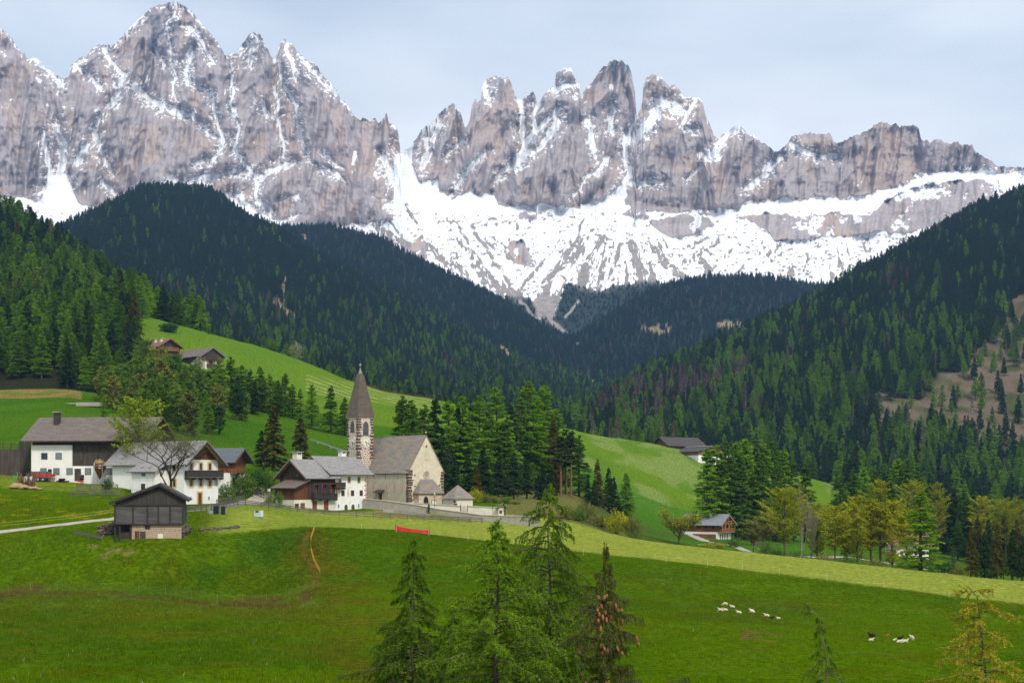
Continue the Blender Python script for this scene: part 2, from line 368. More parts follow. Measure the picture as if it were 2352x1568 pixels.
# hay strip on the terrace
d6, d8, d9 = lin(6), lin(8), lin(9)
strip = sstep(-1.5, 1.5, DD - d6 - (n1 - .5) * 3 + 1) * (1 - sstep(-2, 2, DD - np.where(UU < 1120, d8 - 3, d9))) * sstep(430, 560, UU + (n2 - .5) * 60)
swath = .5 + .5 * np.sin((DD - .12 * XX) * 2.2 + n2 * 4)
paint(strip * (.86 + .14 * swath), MOWN); paint(strip * sstep(.5, .8, n3 * .5 + swath * .5) * .45, (.17, .25, .03))
paint(strip * (1 - sstep(640, 980, UU)) * sstep(.35, .65, n2) * .55, (.15, .22, .02))
lft = (1 - sstep(255, 300, UU)) * sstep(d8 - 22, d8 - 12, DD) * (1 - sstep(d8 + 8, d8 + 16, DD)); paint(lft * .7, (.22, .27, .03))
gard = inpoly(UU, DD, [(860, 296), (1080, 296), (1090, 326), (860, 318)]) * 1.; paint(gard * .8, (.22, .20, .06)); paint(gard * sstep(.45, .7, n1) * .5, (.11, .15, .02))
# flowered bank on the left, upper meadows
bank = (UU < 270) * (DD > 232) * (DD < 300) * 1.; paint(bank * sstep(.42, .62, n2) * .6, (.045, .115, .012)); paint(bank * sstep(.62, .72, n3) * sstep(.4, .6, n1) * .6, (.30, .26, .01))
paint((DD > 330) * (DD < 860) * 1., (.07, .15, .007)); paint((DD > 330) * (DD < 860) * sstep(.4, .65, n2) * .6, (.044, .115, .006))
um = (DD > 560) * (DD < 860) * (UU > 300) * (UU < 1930); paint(um * 1., UPPER); paint(um * sstep(.42, .65, n2) * .55, (.09, .185, .018)); paint(um * (UU > 1250) * sstep(.45, .6, fbm(XX / 14, DD / 30, 21, 3)) * .7, (.21, .26, .07))
paint((UU > 1280) * (UU < 1950) * (DD > 440) * (DD < 590) * .9, (.065, .165, .012))
rows = sstep(.45, .8, .5 + .5 * np.sin((DD + XX * .25) * .55 + n2 * 3)); paint((1 - sstep(14, 26, np.abs(VV - np.interp(UU, [700, 800, 1000], [880, 898, 922])))) * (UU > 700) * (UU < 1010) * (DD > 600) * (DD < 760) * rows * .8, (.30, .33, .10))
# rough ground and woods
paint(sstep(1120, 1180, UU) * (1 - sstep(1420, 1470, UU)) * (DD > 318) * (DD < 470), (.16, .155, .045))
paint(((UU > 1905) | (DD < 500)) * (UU > 1330) * (DD > 300) * (DD < 1100) * sstep(.35, .6, n2) * .7, (.075, .10, .02))
paint((UU < 310 + (n2 - .5) * 60) * (DD > 560), FLOOR); paint((UU < 190) * (DD > 535) * (DD < 560) * (.4 + .6 * sstep(.3, .6, n1)), (.24, .18, .05))
paint(sstep(790, 860, DD + (n2 - .5) * 40), FLOOR); paint((DD > 900) * sstep(.45, .65, n2) * .5, (.05, .045, .03))
cw = UU + (fbm(XX / 40, DD / 40, 31, 4) - .5) * 160; cv = VV + (fbm(XX / 40 + 9, DD / 40, 33, 4) - .5) * 90
CUTS = [[(2230,830),(2290,720),(2360,690),(2500,700),(2500,1060),(2330,1040),(2200,990),(2030,960),(2000,920),(2090,895),(2180,900)], [(1960,940),(2070,935),(2120,1010),(1990,1010)], [(2000,1000),(2015,1000),(2025,1100),(2008,1100)], [(1400,985),(1480,930),(1600,850),(1700,830),(1690,900),(1560,960)]]
INCUT = np.zeros(UU.shape, bool)
for k, pg in enumerate(CUTS[:3]): INCUT |= inpoly(cw, cv, pg)
INCUT &= (DD > 1000) & (DD < 2600)
paint(INCUT * 1., CUT); paint(INCUT * sstep(.42, .6, n2) * .8, (.055, .07, .016)); paint(INCUT * sstep(.55, .7, fbm(XX / 12, DD / 12, 37, 3)) * .6, (.17, .13, .10))
SCARS = [([(655,640),(665,690),(660,730)], 7), ([(640,700),(660,720),(670,740)], 16), ([(1155,805),(1172,830)], 13), ([(1300,850),(1360,880),(1395,930)], 9), ([(1240,710),(1265,730),(1280,740)], 7), ([(1315,760),(1330,790),(1320,800)], 7), ([(1660,745),(1700,748)], 10), ([(1480,755),(1540,760)], 9), ([(700,545),(705,550)], 8), ([(1010,880),(1060,905)], 6)]
SC = np.zeros(UU.shape)
for pts, w in SCARS: SC = np.maximum(SC, (1 - sstep(w * .6, w, segdist(UU + (n2 - .5) * 30, VV + (n1 - .5) * 16, pts))) * (DD > 1350))
paint(SC * .9, (.30, .235, .15))
gf = np.arange(UU.size).reshape(UU.shape)
faces = np.stack([gf[:-1, :-1], gf[:-1, 1:], gf[1:, 1:], gf[1:, :-1]], -1).reshape(-1, 4)
n = NT('meadow_and_forest_floor'); oc = n.coords('Object')
vc = n.attr('tone', 'Color'); a = n.noise(oc, 1.3, 5, .7); b = n.noise(n.coords('Object', (.35, 1.6, 1)), .5, 4, .65); c5 = n.noise(oc, 5.5, 3, .6)
cc = n.mix(n.ramp(a, [(.43, 0.), (.57, 1.)]), n.mix(1., vc, (.55, .62, .5), 'MULTIPLY'), n.mix(1., vc, (1.42, 1.34, 1.4), 'MULTIPLY'))
cc = n.mix(n.ramp(b, [(.4, 0.), (.6, .45)]), cc, n.mix(1., vc, (.75, .88, .8), 'MULTIPLY'))
cc = n.mix(n.ramp(c5, [(.36, .6), (.5, 0.)]), cc, n.mix(1., vc, (.5, .55, .5), 'MULTIPLY'))
GMAT = n.done(cc, 1., 0., n.math('ADD', a, c5), 1., .4)
ground_me = np_mesh('ground', np.stack([XX, DD, ZZ], -1).reshape(-1, 3), faces, GMAT, {'tone': ('POINT', 'FLOAT_COLOR', np.concatenate([col, np.ones(UU.shape + (1,))], -1).reshape(-1, 4))})
tag(put('ground', ground_me), kind='structure')

# long grass standing in the near meadow --------------------------------------
_rg = np.random.RandomState(21); _N = 150000
_d = np.sqrt(_rg.uniform(104 ** 2, 262 ** 2, _N)); _u = _rg.uniform(-60, 2420, _N)
_j = np.clip(np.searchsorted(dg, _d), 0, len(dg) - 1); _i = np.clip(np.searchsorted(ug, _u), 0, len(ug) - 1)
_x = (_u - CX) / F * _d; _cl = fbm(_x / 3.2, _d / 3.2, 61, 3); _lip = np.interp(_u, UG, LD[6])
_keep = (strip[_j, _i] < .3) & (_rg.rand(_N) < sstep(.36, .62, _cl) * np.where(_u < 760, 1., .75) + .08) & ~((_u > 225) & (_u < 440) & (_d > 214) & (_d < 233)) & ~((_u < 300) & (_d > 224) & (_d < 246) & (np.abs(VH - ground(_u, _d) / _d * F - np.interp(_u, [0, 150, 262, 300], [1227, 1211, 1193, 1190])) < 9))
_u, _d, _x, _j, _i = _u[_keep], _d[_keep], _x[_keep], _j[_keep], _i[_keep]; _z = ground(_u, _d); _n = len(_u); NB = 4
_h = _rg.uniform(.10, .30, (_n, NB)) * (.7 + .6 * (_u < 760))[:, None]; _a = _rg.rand(_n, NB) * 6.28; _r = _rg.rand(_n, NB) * .16
_bx = _x[:, None] + _r * np.cos(_a); _by = _d[:, None] + _r * np.sin(_a); _w = .035 + .03 * _rg.rand(_n, NB); _t = _rg.rand(_n, NB) * 6.28; _ln = _rg.uniform(.2, .8, (_n, NB)) * _h
_b0 = np.stack([_bx - _w * np.cos(_t), _by - _w * np.sin(_t), np.broadcast_to(_z[:, None] - .04, _bx.shape)], -1); _b1 = np.stack([_bx + _w * np.cos(_t), _by + _w * np.sin(_t), np.broadcast_to(_z[:, None] - .04, _bx.shape)], -1)
_tp = np.stack([_bx + _ln * np.cos(_a), _by + _ln * np.sin(_a), _z[:, None] + _h], -1)
_V = np.stack([_b0, _b1, _tp], 2).reshape(-1, 3); _tone = col[_j, _i][:, None, :] * _rg.uniform(.75, 1.75, (_n, NB, 1)) * np.array([1.05, 1.0, 1.0])
_fl = _rg.rand(_n, NB) < np.where(_u < 760, .004, .0012)[:, None]; _tone = np.where(_fl[..., None], np.where(_rg.rand(_n, 1, 1) < .6, np.array([.42, .36, .02]), np.array([.42, .42, .36])), _tone)
n = NT('standing_grass'); _ta = n.attr('tone', 'Color'); _df = n.node('ShaderNodeBsdfDiffuse', {'Color': _ta}); _tr = n.node('ShaderNodeBsdfTranslucent', {'Color': _ta}); _mx = n.node('ShaderNodeMixShader', {'Fac': .35, 1: _df.outputs[0], 2: _tr.outputs[0]}); n.link(_mx.outputs[0], n.out.inputs[0])
tag(put('grass', np_mesh('grass', _V, np.arange(len(_V)).reshape(-1, 3), n.m, {'tone': ('FACE', 'FLOAT_COLOR', np.concatenate([_tone.reshape(-1, 3), np.ones((_n * NB, 1))], 1))}, smooth=False)), kind='stuff')
# ================================================================ the mountain wall
RIDGE = [(-260,150),(-120,90),(-60,40),(0,62),(17,77),(33,97),(50,123),(56,121),(62,137),(68,134),(78,130),(93,143),(113,160),(130,173),(147,184),(157,173),(163,150),(180,133),(190,127),(200,129),(213,110),(233,100),(250,102),(255,110),(273,90),(293,67),(320,40),(350,17),(367,10),(387,5),(400,3),(408,6),(422,12),(440,27),(460,50),(477,67),(497,90),(507,110),(517,128),(533,120),(543,123),(560,97),(570,80),(583,74),(597,77),(605,90),(613,110),(623,128),(630,134),(637,123),(647,93),(653,89),(667,97),(677,110),(693,127),(703,137),(717,145),(730,153),(743,177),(760,193),(777,213),(784,227),(798,240),(811,260),(828,277),(833,270),(844,274),(851,280),(861,267),(869,284),(878,273),(888,258),(893,280),(901,282),(913,293),(918,320),(920,353),(928,345),(940,338),(949,333),(950,322),(961,310),(978,287),(984,290),(998,273),(1018,253),(1039,235),(1048,248),(1051,257),(1058,260),(1066,287),(1069,293),(1078,280),(1084,247),(1091,223),(1096,237),(1104,227),(1109,193),(1118,182),(1134,175),(1144,173),(1153,178),(1161,178),(1166,173),(1174,187),(1179,207),(1184,222),(1194,227),(1208,223),(1218,213),(1226,206),(1231,227),(1234,246),(1241,230),(1251,213),(1268,203),(1274,187),(1278,167),(1291,160),(1303,155),(1314,157),(1319,177),(1331,197),(1335,222),(1339,213),(1348,197),(1364,183),(1378,163),(1391,147),(1411,137),(1428,138),(1444,150),(1451,170),(1458,207),(1461,263),(1468,254),(1476,233),(1478,193),(1484,173),(1501,172),(1518,177),(1538,197),(1548,192),(1561,207),(1569,222),(1589,223),(1612,228),(1619,260),(1629,283),(1640,312),(1650,318),(1662,307),(1682,293),(1699,283),(1704,290),(1715,307),(1729,308),(1739,320),(1755,330),(1775,343),(1785,351),(1795,340),(1809,330),(1819,313),(1835,310),(1862,305),(1889,305),(1909,308),(1914,323),(1922,328),(1939,323),(1955,315),(1972,307),(1989,302),(2005,290),(2019,280),(2035,283),(2055,285),(2067,289),(2079,286),(2099,288),(2110,295),(2115,320),(2135,325),(2157,317),(2169,325),(2185,330),(2200,323),(2209,333),(2219,330),(2232,333),(2242,350),(2262,362),(2282,370),(2289,382),(2302,380),(2319,383),(2335,385),(2352,385),(2420,395),(2500,370),(2620,400)]
FOOT = [(-260,440),(0,452),(60,455),(95,470),(110,400),(150,400),(180,470),(260,480),(330,470),(430,462),(500,470),(540,455),(600,490),(650,520),(720,530),(800,515),(880,505),(906,500),(890,440),(862,412),(880,400),(895,375),(918,352),(952,395),(963,425),(1005,415),(1010,440),(1035,455),(1080,445),(1135,452),(1145,470),(1200,475),(1290,472),(1310,480),(1400,452),(1438,430),(1442,462),(1520,472),(1600,482),(1690,478),(1722,462),(1820,458),(1950,455),(2050,438),(2110,405),(2200,395),(2290,402),(2352,410),(2620,420)]
mu = np.arange(-240, 2601, 2.0); NT_ = 400
rid = np.interp(mu, *zip(*RIDGE)); ft = np.interp(mu, *zip(*FOOT))
rid = rid + (fbm(mu / 7, mu * 0, 71, 3) - .5) * 9 * (1 - .6 * np.exp(-((mu - 935) / 14) ** 2)) - np.abs(fbm(mu / 3.1, mu * 0 + 4, 73, 2) - .5) * 7 + 2
VB = 810.
tt = np.linspace(0, 1, NT_) ** .92
MV = VB + (rid - VB)[None, :] * tt[:, None]; MU = np.broadcast_to(mu, MV.shape)
wu = MU + (fbm(MU / 30, MV / 30, 81, 4) - .5) * 22; wv = MV + (fbm(MU / 22, MV / 22, 83, 4) - .5) * 20
# distance of the wall: scree apron, then cliffs
def kern(a, s):
    k = np.exp(-.5 * (np.arange(-40, 41) / s) ** 2); k /= k.sum(); return np.convolve(np.pad(a, 40, mode='edge'), k, 'valid')
fsm = kern(np.interp(mu, *zip(*FOOT)), 18)[None, :]
D0 = np.where(MV > fsm, 3950 + 1150 * (np.maximum(VB - MV, 0) / (VB - fsm)) ** 1.05, 5100 + .72 * (fsm - MV)); Dm = np.zeros(MV.shape)
# towers: offset in depth, so that one stands before another
BODY = [([(-260,60),(60,130),(95,200),(130,290),(100,460),(-260,470)], -130), ([(150,180),(230,110),(330,180),(250,330),(230,470),(180,470),(140,330)], -70), ([(280,90),(400,0),(520,130),(520,300),(430,380),(300,240)], 30),
        ([(530,120),(620,120),(650,300),(600,460),(540,330)], -20), ([(640,110),(700,140),(800,240),(860,400),(905,500),(700,520),(690,300)], -60), ([(830,270),(920,280),(920,350),(880,380),(840,330)], 90),
        ([(960,310),(1040,235),(1068,290),(1030,420),(960,420)], 60), ([(1080,230),(1180,170),(1195,330),(1130,440),(1010,440),(1060,330)], -60), ([(1240,220),(1310,150),(1340,220),(1400,400),(1310,480),(1140,470),(1200,370)], -90),
        ([(1340,200),(1420,130),(1462,260),(1438,420),(1380,350)], 70), ([(1470,250),(1480,170),(1560,200),(1640,320),(1600,480),(1440,470)], -40), ([(1620,350),(1700,283),(1785,350),(1720,470),(1610,480)], -110),
        ([(1720,450),(1820,330),(1910,305),(1940,440),(1930,460)], -30), ([(1925,330),(2030,275),(2115,300),(2120,400),(1950,455)], 50)]
for pg, off in BODY: Dm = Dm + .6 * off * inpoly(wu, wv, pg)
def blur(A, n):
    for _ in range(n):
        A = A.copy(); A[:, 1:-1] = (A[:, :-2] + 2 * A[:, 1:-1] + A[:, 2:]) / 4; A[1:-1] = (A[:-2] + 2 * A[1:-1] + A[2:]) / 4
    return A
Dm = blur(Dm, 22)
rock = sstep(-6, 6, (ft[None, :] - wv) + (fbm(MU / 12, MV / 12, 85, 3) - .5) * 12)
BANDS = [[(1500,505),(1560,492),(1630,495),(1645,515),(1600,540),(1540,545),(1500,520)], [(1690,500),(1760,492),(1850,490),(1960,492),(2050,500),(2060,525),(1990,540),(1900,545),(1810,556),(1780,550),(1740,520)],
         [(1990,500),(2050,455),(2110,425),(2290,410),(2320,460),(2260,500),(2190,515),(2090,535),(2010,535)], [(1430,490),(1450,470),(1480,480),(1495,505),(1470,505)], [(1190,492),(1235,490),(1225,505),(1200,505)], [(1110,500),(1140,498),(1140,506),(1115,507)],
         [(640,480),(800,470),(880,470),(908,505),(850,515),(660,525)], [(945,540),(965,530),(985,590),(960,605),(930,580)], [(1170,555),(1190,545),(1230,600),(1225,620),(1175,600)], [(1430,470),(1445,455),(1600,475),(1640,490),(1500,487)]]
for pg in BANDS: rock = np.maximum(rock, sstep(.3, .7, blur(inpoly(wu, wv, pg) * 1., 2)))
# relief of buttresses, flutes and ledges
flute = ridged(MU / 26 + MV / 190, MV / 170, 91, 4); fl2 = ridged(MU / 9 - MV / 80, MV / 60, 93, 3); blk = fbm(MU / 14, MV / 9, 95, 4); big = fbm(MU / 90, MV / 150, 97, 3)
diag = ridged((MU + MV * .9) / 60, (MV - MU) / 200, 98, 3)
Dm = Dm + rock * ((.5 - flute) * 115 + (.5 - fl2) * 26 + (blk - .5) * 16 + (.5 - big) * 150 + (.5 - diag) * 45) + (1 - rock) * ((fbm(MU / 40, MV / 60, 99, 3) - .5) * 40 + (fbm(MU / 7, MV / 7, 100, 3) - .5) * 8)
# snow gullies and ledges traced from the photograph: (width, points)
GUL = [(5,[(405,20),(387,57),(377,80),(355,107),(362,118),(380,150)]),(3,[(387,63),(400,153),(402,230)]),(10,[(313,193),(337,222),(370,250)]),(6,[(377,248),(427,260),(460,290),(510,323),(500,360),(447,380)]),(6,[(483,213),(497,267),(510,300),(510,323)]),
 (5,[(537,143),(533,233),(547,293),(537,350),(567,377),(590,423),(593,467)]),(5,[(640,150),(653,200),(683,247),(690,320),(713,370)]),(5,[(630,200),(637,257),(650,323),(652,360)]),(6,[(593,230),(613,267)]),(7,[(287,170),(260,227),(227,273),(220,307),(230,340),(247,393)]),(9,[(223,310),(200,340),(180,373)]),
 (13,[(133,287),(147,360),(137,393),(112,440),(85,480)]),(7,[(100,307),(107,367),(117,407)]),(22,[(140,400),(120,440),(130,500)]),(6,[(233,417),(267,450)]),(8,[(413,423),(483,407),(540,397),(567,400),(600,407),(647,380),(677,373)]),(6,[(373,423),(393,403),(407,425)]),(6,[(730,397),(757,393),(783,410)]),(5,[(743,353),(783,383)]),
 (8,[(513,450),(553,447),(587,493)]),(7,[(593,460),(627,487),(623,510)]),(4,[(633,463),(683,450)]),(4,[(643,513),(687,493)]),(20,[(937,340),(930,400),(915,460)]),(12,[(875,365),(893,390),(905,420)]),(9,[(1194,233),(1198,300),(1204,343)]),(7,[(1231,243),(1228,293),(1198,350),(1161,393),(1138,417)]),
 (10,[(1284,280),(1248,333),(1204,363),(1154,400)]),(9,[(1281,257),(1234,300)]),(5,[(1124,347),(1094,373),(1068,400),(1051,430)]),(7,[(1061,323),(1031,360)]),(10,[(978,300),(984,350),(971,383)]),(8,[(1018,265),(998,317)]),(11,[(1114,187),(1121,227)]),(8,[(1274,203),(1318,200)]),(8,[(1351,277),(1364,333),(1368,360)]),
 (8,[(1401,243),(1398,300)]),(10,[(1438,313),(1440,400),(1431,430),(1418,443)]),(5,[(1461,263),(1448,313),(1439,360)]),(14,[(1518,233),(1564,253)]),(12,[(1511,253),(1464,317)]),(7,[(1448,420),(1518,420)]),(4,[(1394,360),(1351,407),(1318,460)]),(9,[(1699,290),(1662,320),(1635,353)]),(5,[(1612,380),(1575,413)]),
 (8,[(1792,360),(1755,400),(1719,437)]),(8,[(1812,330),(1835,343),(1862,353),(1919,363)]),(7,[(2079,427),(2135,407),(2192,400),(2242,397),(2279,400),(2299,460)]),(6,[(2065,443),(2135,440),(2179,437)]),(10,[(2292,413),(2352,397),(2420,390)]),(6,[(2035,457),(1985,480),(1965,490)]),(6,[(1610,215),(1560,290),(1600,300)]),(7,[(560,110),(590,90),(570,150)]),(6,[(655,95),(672,150),(680,180)]),
 (5,[(320,40),(290,75),(270,100)]),(5,[(430,60),(470,100),(490,140)]),(6,[(440,110),(420,180),(470,210)]),(6,[(175,150),(200,170),(230,200)]),(5,[(690,140),(740,190),(770,220)]),(7,[(240,115),(262,150),(280,170)]),(7,[(80,135),(120,170),(145,195)])]
sw = np.zeros(MV.shape); cut = np.zeros(MV.shape); cutw = np.zeros(MV.shape)
for w, pts in GUL:
    xs, ys = [p[0] for p in pts], [p[1] for p in pts]; j0, j1 = np.searchsorted(mu, (min(xs) - 60, max(xs) + 60))
    if j1 <= j0: continue
    q = (slice(None), slice(j0, j1)); d = segdist(wu[q], wv[q], pts)
    sw[q] = np.maximum(sw[q], 1 - sstep(w * .35, w * 1.1, d)); cut[q] = np.maximum(cut[q], np.exp(-(d / (w * 2.2)) ** 2) * min(1, w / 9)); cutw[q] = np.maximum(cutw[q], np.exp(-(d / (w * 3.2 + 5)) ** 2))
Dm = Dm + cut * rock * 62
_rm = blur(rock, 4); Dm = Dm * _rm + blur(Dm, 40) * (1 - _rm)
Dm = D0 + blur(Dm, 1)
# steepness decides where loose snow lies
ZM = (VH - MV) / F * Dm; dz = np.gradient(ZM, axis=0); dd = np.gradient(Dm, axis=0)
flat = np.clip(dd / (np.abs(dz) + 1e-3), -1, 4); flat = blur(flat, 1)
alt = sstep(480, 60, MV)
ledge = sstep(1.15, 2.0, flat + (fbm(MU / 4, MV / 3, 101, 3) - .5) * 1.6 + .35 * alt - .1) * sstep(.50, .68, fbm(MU / 34, MV / 30, 102, 3) + .08 * alt)
crest = (1 - sstep(4, 26, MV - rid[None, :])) * sstep(.42, .6, fbm(MU / 8, MV / 6, 103, 3)) * (1 - sstep(1600, 1680, MU) * .8)
snow_r = np.clip(np.maximum.reduce([sw * sstep(.26, .48, fbm(MU / 6, MV / 6, 104, 3) + .12), ledge * .8, crest * .62, sstep(.59, .66, fbm(MU / 5 + MV / 11, MV / 3.2 - MU / 14, 111, 3)) * sstep(.45, .9, cutw + .15 * alt), sstep(.33, .25, flute) * sstep(.64, .72, fbm(MU / 22, MV / 30, 112, 3)) * (1 - .6 * sstep(1600, 1750, MU))]), 0, 1)
# the snow bowl with scree showing through in streaks down the fall line
ax = np.interp(MV, [330, 480, 800], [0, 0, 1.]); fan = (MU - 1260) / (1 + ax * .0) ; ang = np.arctan2(MU - np.where(MU < 1180, 870, np.where(MU < 1560, 1430, 1900)), np.maximum(MV - np.where(MU < 1180, 330, 380), 20))
st = fbm(ang * 26, MV / 70, 105, 4) * .62 + fbm(MU / 5, MV / 9, 106, 3) * .38
low = np.interp(MV, [440, 520, 600, 660, 700, 760], [.0, .02, .09, .17, .26, .42])
lat = 1 - .55 * sstep(1650, 1800, MU) - .3 * (1 - sstep(960, 1060, MU))
bare = sstep(.63, .71, st + low * .75 * lat) 
bare = bare * sstep(478, 600, MV)
bare = np.maximum(bare, sstep(.69, .72, fbm(MU / 9, MV / 4.5, 107, 3)) * sstep(470, 500, MV))
STRK = [(7,[(1080,520),(1130,590),(1170,650),(1195,690)]),(4,[(1040,500),(1100,600),(1150,670)]),(8,[(1340,570),(1280,620),(1250,650),(1255,700)]),(5,[(1340,500),(1320,560),(1290,610)]),(6,[(930,470),(960,510)]),(4,[(890,500),(960,590),(1010,640)]),(15,[(1452,556),(1462,600),(1490,645)]),(13,[(1505,570),(1535,610),(1572,640)]),(8,[(1425,560),(1400,640)]),(14,[(865,515),(900,545),(950,585)]),(9,[(1385,540),(1350,600),(1330,640)]),(7,[(985,560),(1040,625)]),(10,[(1610,600),(1650,640)])]
for w, pts in STRK: bare = np.maximum(bare, (1 - sstep(w * .4, w, segdist(wu * .7 + MU * .3, wv * .7 + MV * .3, pts))) * (.35 + .6 * sstep(.3, .5, fbm(ang * 60, MV / 12, 120, 3))))
snow = np.clip(rock * snow_r + (1 - rock) * (1 - bare), 0, 1)
scree = (1 - rock)
veg = (1 - rock) * sstep(-12, 14, wv - np.interp(MU, [700, 1000, 1080, 1150, 1215, 1240, 1270, 1300, 1380, 1450, 1700, 1900, 2100], [700, 650, 668, 690, 680, 735, 735, 655, 668, 650, 650, 655, 640]))
snow = snow * (1 - sstep(.3, .7, veg)); 
och = sstep(.52, .72, fbm(MU / 30, MV / 55, 109, 4)) * rock * .75
OCH = [[(300,290),(360,290),(375,330),(350,380),(310,370),(290,330)],[(830,310),(860,370),(860,415),(820,390)],[(1085,290),(1120,250),(1150,240),(1160,330),(1130,390),(1115,360)],[(1640,385),(1670,370),(1668,440),(1640,455)],[(1990,300),(2030,285),(2105,300),(2110,400),(2000,450),(1950,452),(1960,380)],[(1820,318),(1910,312),(1915,350),(1860,345)],[(1570,225),(1615,232),(1615,275),(1580,265)],[(1480,180),(1560,210),(1555,235),(1480,230)],[(1310,420),(1370,370),(1360,420)],[(170,260),(165,310),(150,300),(150,240)],[(280,130),(310,100),(320,150),(290,165)]]
for pg in OCH: och = np.maximum(och, blur(inpoly(wu, wv, pg) * 1., 6) * (.55 + .45 * fbm(MU / 9, MV / 40, 110, 3)))
XM = (MU - CX) / F * Dm
# back of the range, falling away behind the crest
rows = [np.stack([XM, Dm, ZM], -1)]
for k, (dy, fz) in enumerate([(40, .985), (160, .90), (420, .72), (900, .4)]):
    y = Dm[-1] + dy; rows.append(np.stack([XM[-1], y, ZM[-1] * fz], -1)[None])
PM = np.concatenate(rows, 0)
for pts, w_ in (([(1195,690),(1215,715),(1232,730)],5),([(1255,690),(1250,715),(1262,735),(1280,748),(1300,765)],7),([(1110,640),(1150,690)],5),([(1330,690),(1300,730)],4)): veg = veg * sstep(w_ * .4, w_, segdist(wu * .5 + MU * .5, wv * .5 + MV * .5, pts))
ext = lambda A: np.concatenate([A, np.repeat(A[-1:], 4, 0)], 0)
ids = np.arange(PM.shape[0] * PM.shape[1]).reshape(PM.shape[:2])
fM = np.stack([ids[:-1, :-1], ids[:-1, 1:], ids[1:, 1:], ids[1:, :-1]], -1).reshape(-1, 4)
n = NT('dolomite_rock_and_snow'); oc = n.coords('Object')
tall = n.coords('Object', (1, .4, .16)); strat = n.coords('Object', (.12, .12, 1))
f1 = n.noise(tall, .03, 6, .68); f2 = n.noise(oc, .05, 6, .7); f3 = n.noise(strat, .022, 4, .6)
rk = n.mix(n.ramp(f2, [(.3, 0.), (.7, 1.)]), (.335, .29, .288), (.46, .395, .382))
rk = n.mix(n.math('MULTIPLY', n.attr('ochre'), n.ramp(f1, [(.3, .25), (.7, .85)])), rk, (.50, .36, .26))
rk = n.mix(n.ramp(f1, [(.55, 0.), (.68, .35)]), rk, (.23, .21, .22))
rk = n.mix(n.ramp(f3, [(.55, 0.), (.62, .25)]), rk, (.16, .14, .14))
sc = n.mix(n.ramp(f2, [(.3, 0.), (.7, 1.)]), (.19, .165, .15), (.38, .33, .30)); rk = n.mix(n.attr('scree'), rk, sc)
rk = n.mix(n.attr('veg'), rk, n.mix(n.ramp(n.noise(oc, .06, 4, .7), [(.4, 0.), (.6, 1.)]), (.012, .022, .018), (.035, .05, .03)))
sn = n.math('ADD', n.attr('snow'), n.math('MULTIPLY', n.math('SUBTRACT', n.noise(oc, .045, 5, .7), .5), .75))
c = n.mix(n.ramp(sn, [(.46, 0.), (.58, 1.)]), rk, (.86, .87, .89))
MM = n.done(c, .95, .05, n.math('ADD', n.noise(oc, .045, 6, .72), n.math('MULTIPLY', f1, .9)), .8, 9.)
at = lambda A: ('POINT', 'FLOAT', ext(A).ravel())
tag(put('mountain', np_mesh('mountain', PM.reshape(-1, 3), fM, MM, {'snow': at(snow), 'ochre': at(och), 'scree': at(scree), 'veg': at(veg)})), kind='structure')
# ================================================================ trees
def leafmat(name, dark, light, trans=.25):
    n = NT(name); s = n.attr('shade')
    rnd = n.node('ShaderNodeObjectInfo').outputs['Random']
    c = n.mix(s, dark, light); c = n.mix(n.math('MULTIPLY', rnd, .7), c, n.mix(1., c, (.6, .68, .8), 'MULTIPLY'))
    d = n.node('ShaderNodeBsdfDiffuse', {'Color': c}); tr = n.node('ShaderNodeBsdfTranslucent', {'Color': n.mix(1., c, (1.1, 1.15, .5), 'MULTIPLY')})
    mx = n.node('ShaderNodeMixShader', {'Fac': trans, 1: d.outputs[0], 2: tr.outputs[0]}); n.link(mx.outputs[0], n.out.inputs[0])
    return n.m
BARK = plain('grey_brown_bark', (.085, .065, .05), .95, .4, 1.2, .05)
BARKR = plain('reddish_pine_bark', (.16, .09, .055), .95, .4, 1.2, .05)
BARKG = plain('pale_dead_wood', (.21, .18, .155), .95, .35, 1.2, .05)
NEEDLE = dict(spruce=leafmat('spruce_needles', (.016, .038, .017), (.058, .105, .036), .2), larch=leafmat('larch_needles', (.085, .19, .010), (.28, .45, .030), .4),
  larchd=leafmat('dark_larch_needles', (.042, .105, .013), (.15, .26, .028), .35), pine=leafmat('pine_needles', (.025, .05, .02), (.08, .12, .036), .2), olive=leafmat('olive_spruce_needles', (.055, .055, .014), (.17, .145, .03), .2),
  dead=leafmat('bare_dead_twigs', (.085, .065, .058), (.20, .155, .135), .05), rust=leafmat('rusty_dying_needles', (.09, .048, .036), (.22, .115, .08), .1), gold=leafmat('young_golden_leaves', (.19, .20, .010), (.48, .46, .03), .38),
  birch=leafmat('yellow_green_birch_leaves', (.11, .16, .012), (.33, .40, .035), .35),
  leaf=leafmat('fresh_green_leaves', (.05, .11, .016), (.18, .28, .04), .3), pale=leafmat('pale_blossom_leaves', (.2, .22, .10), (.45, .45, .26), .3), bud=leafmat('brown_budding_twigs', (.095, .105, .028), (.28, .28, .055), .25), deep=leafmat('deep_green_leaves', (.022, .06, .015), (.075, .15, .035), .25))

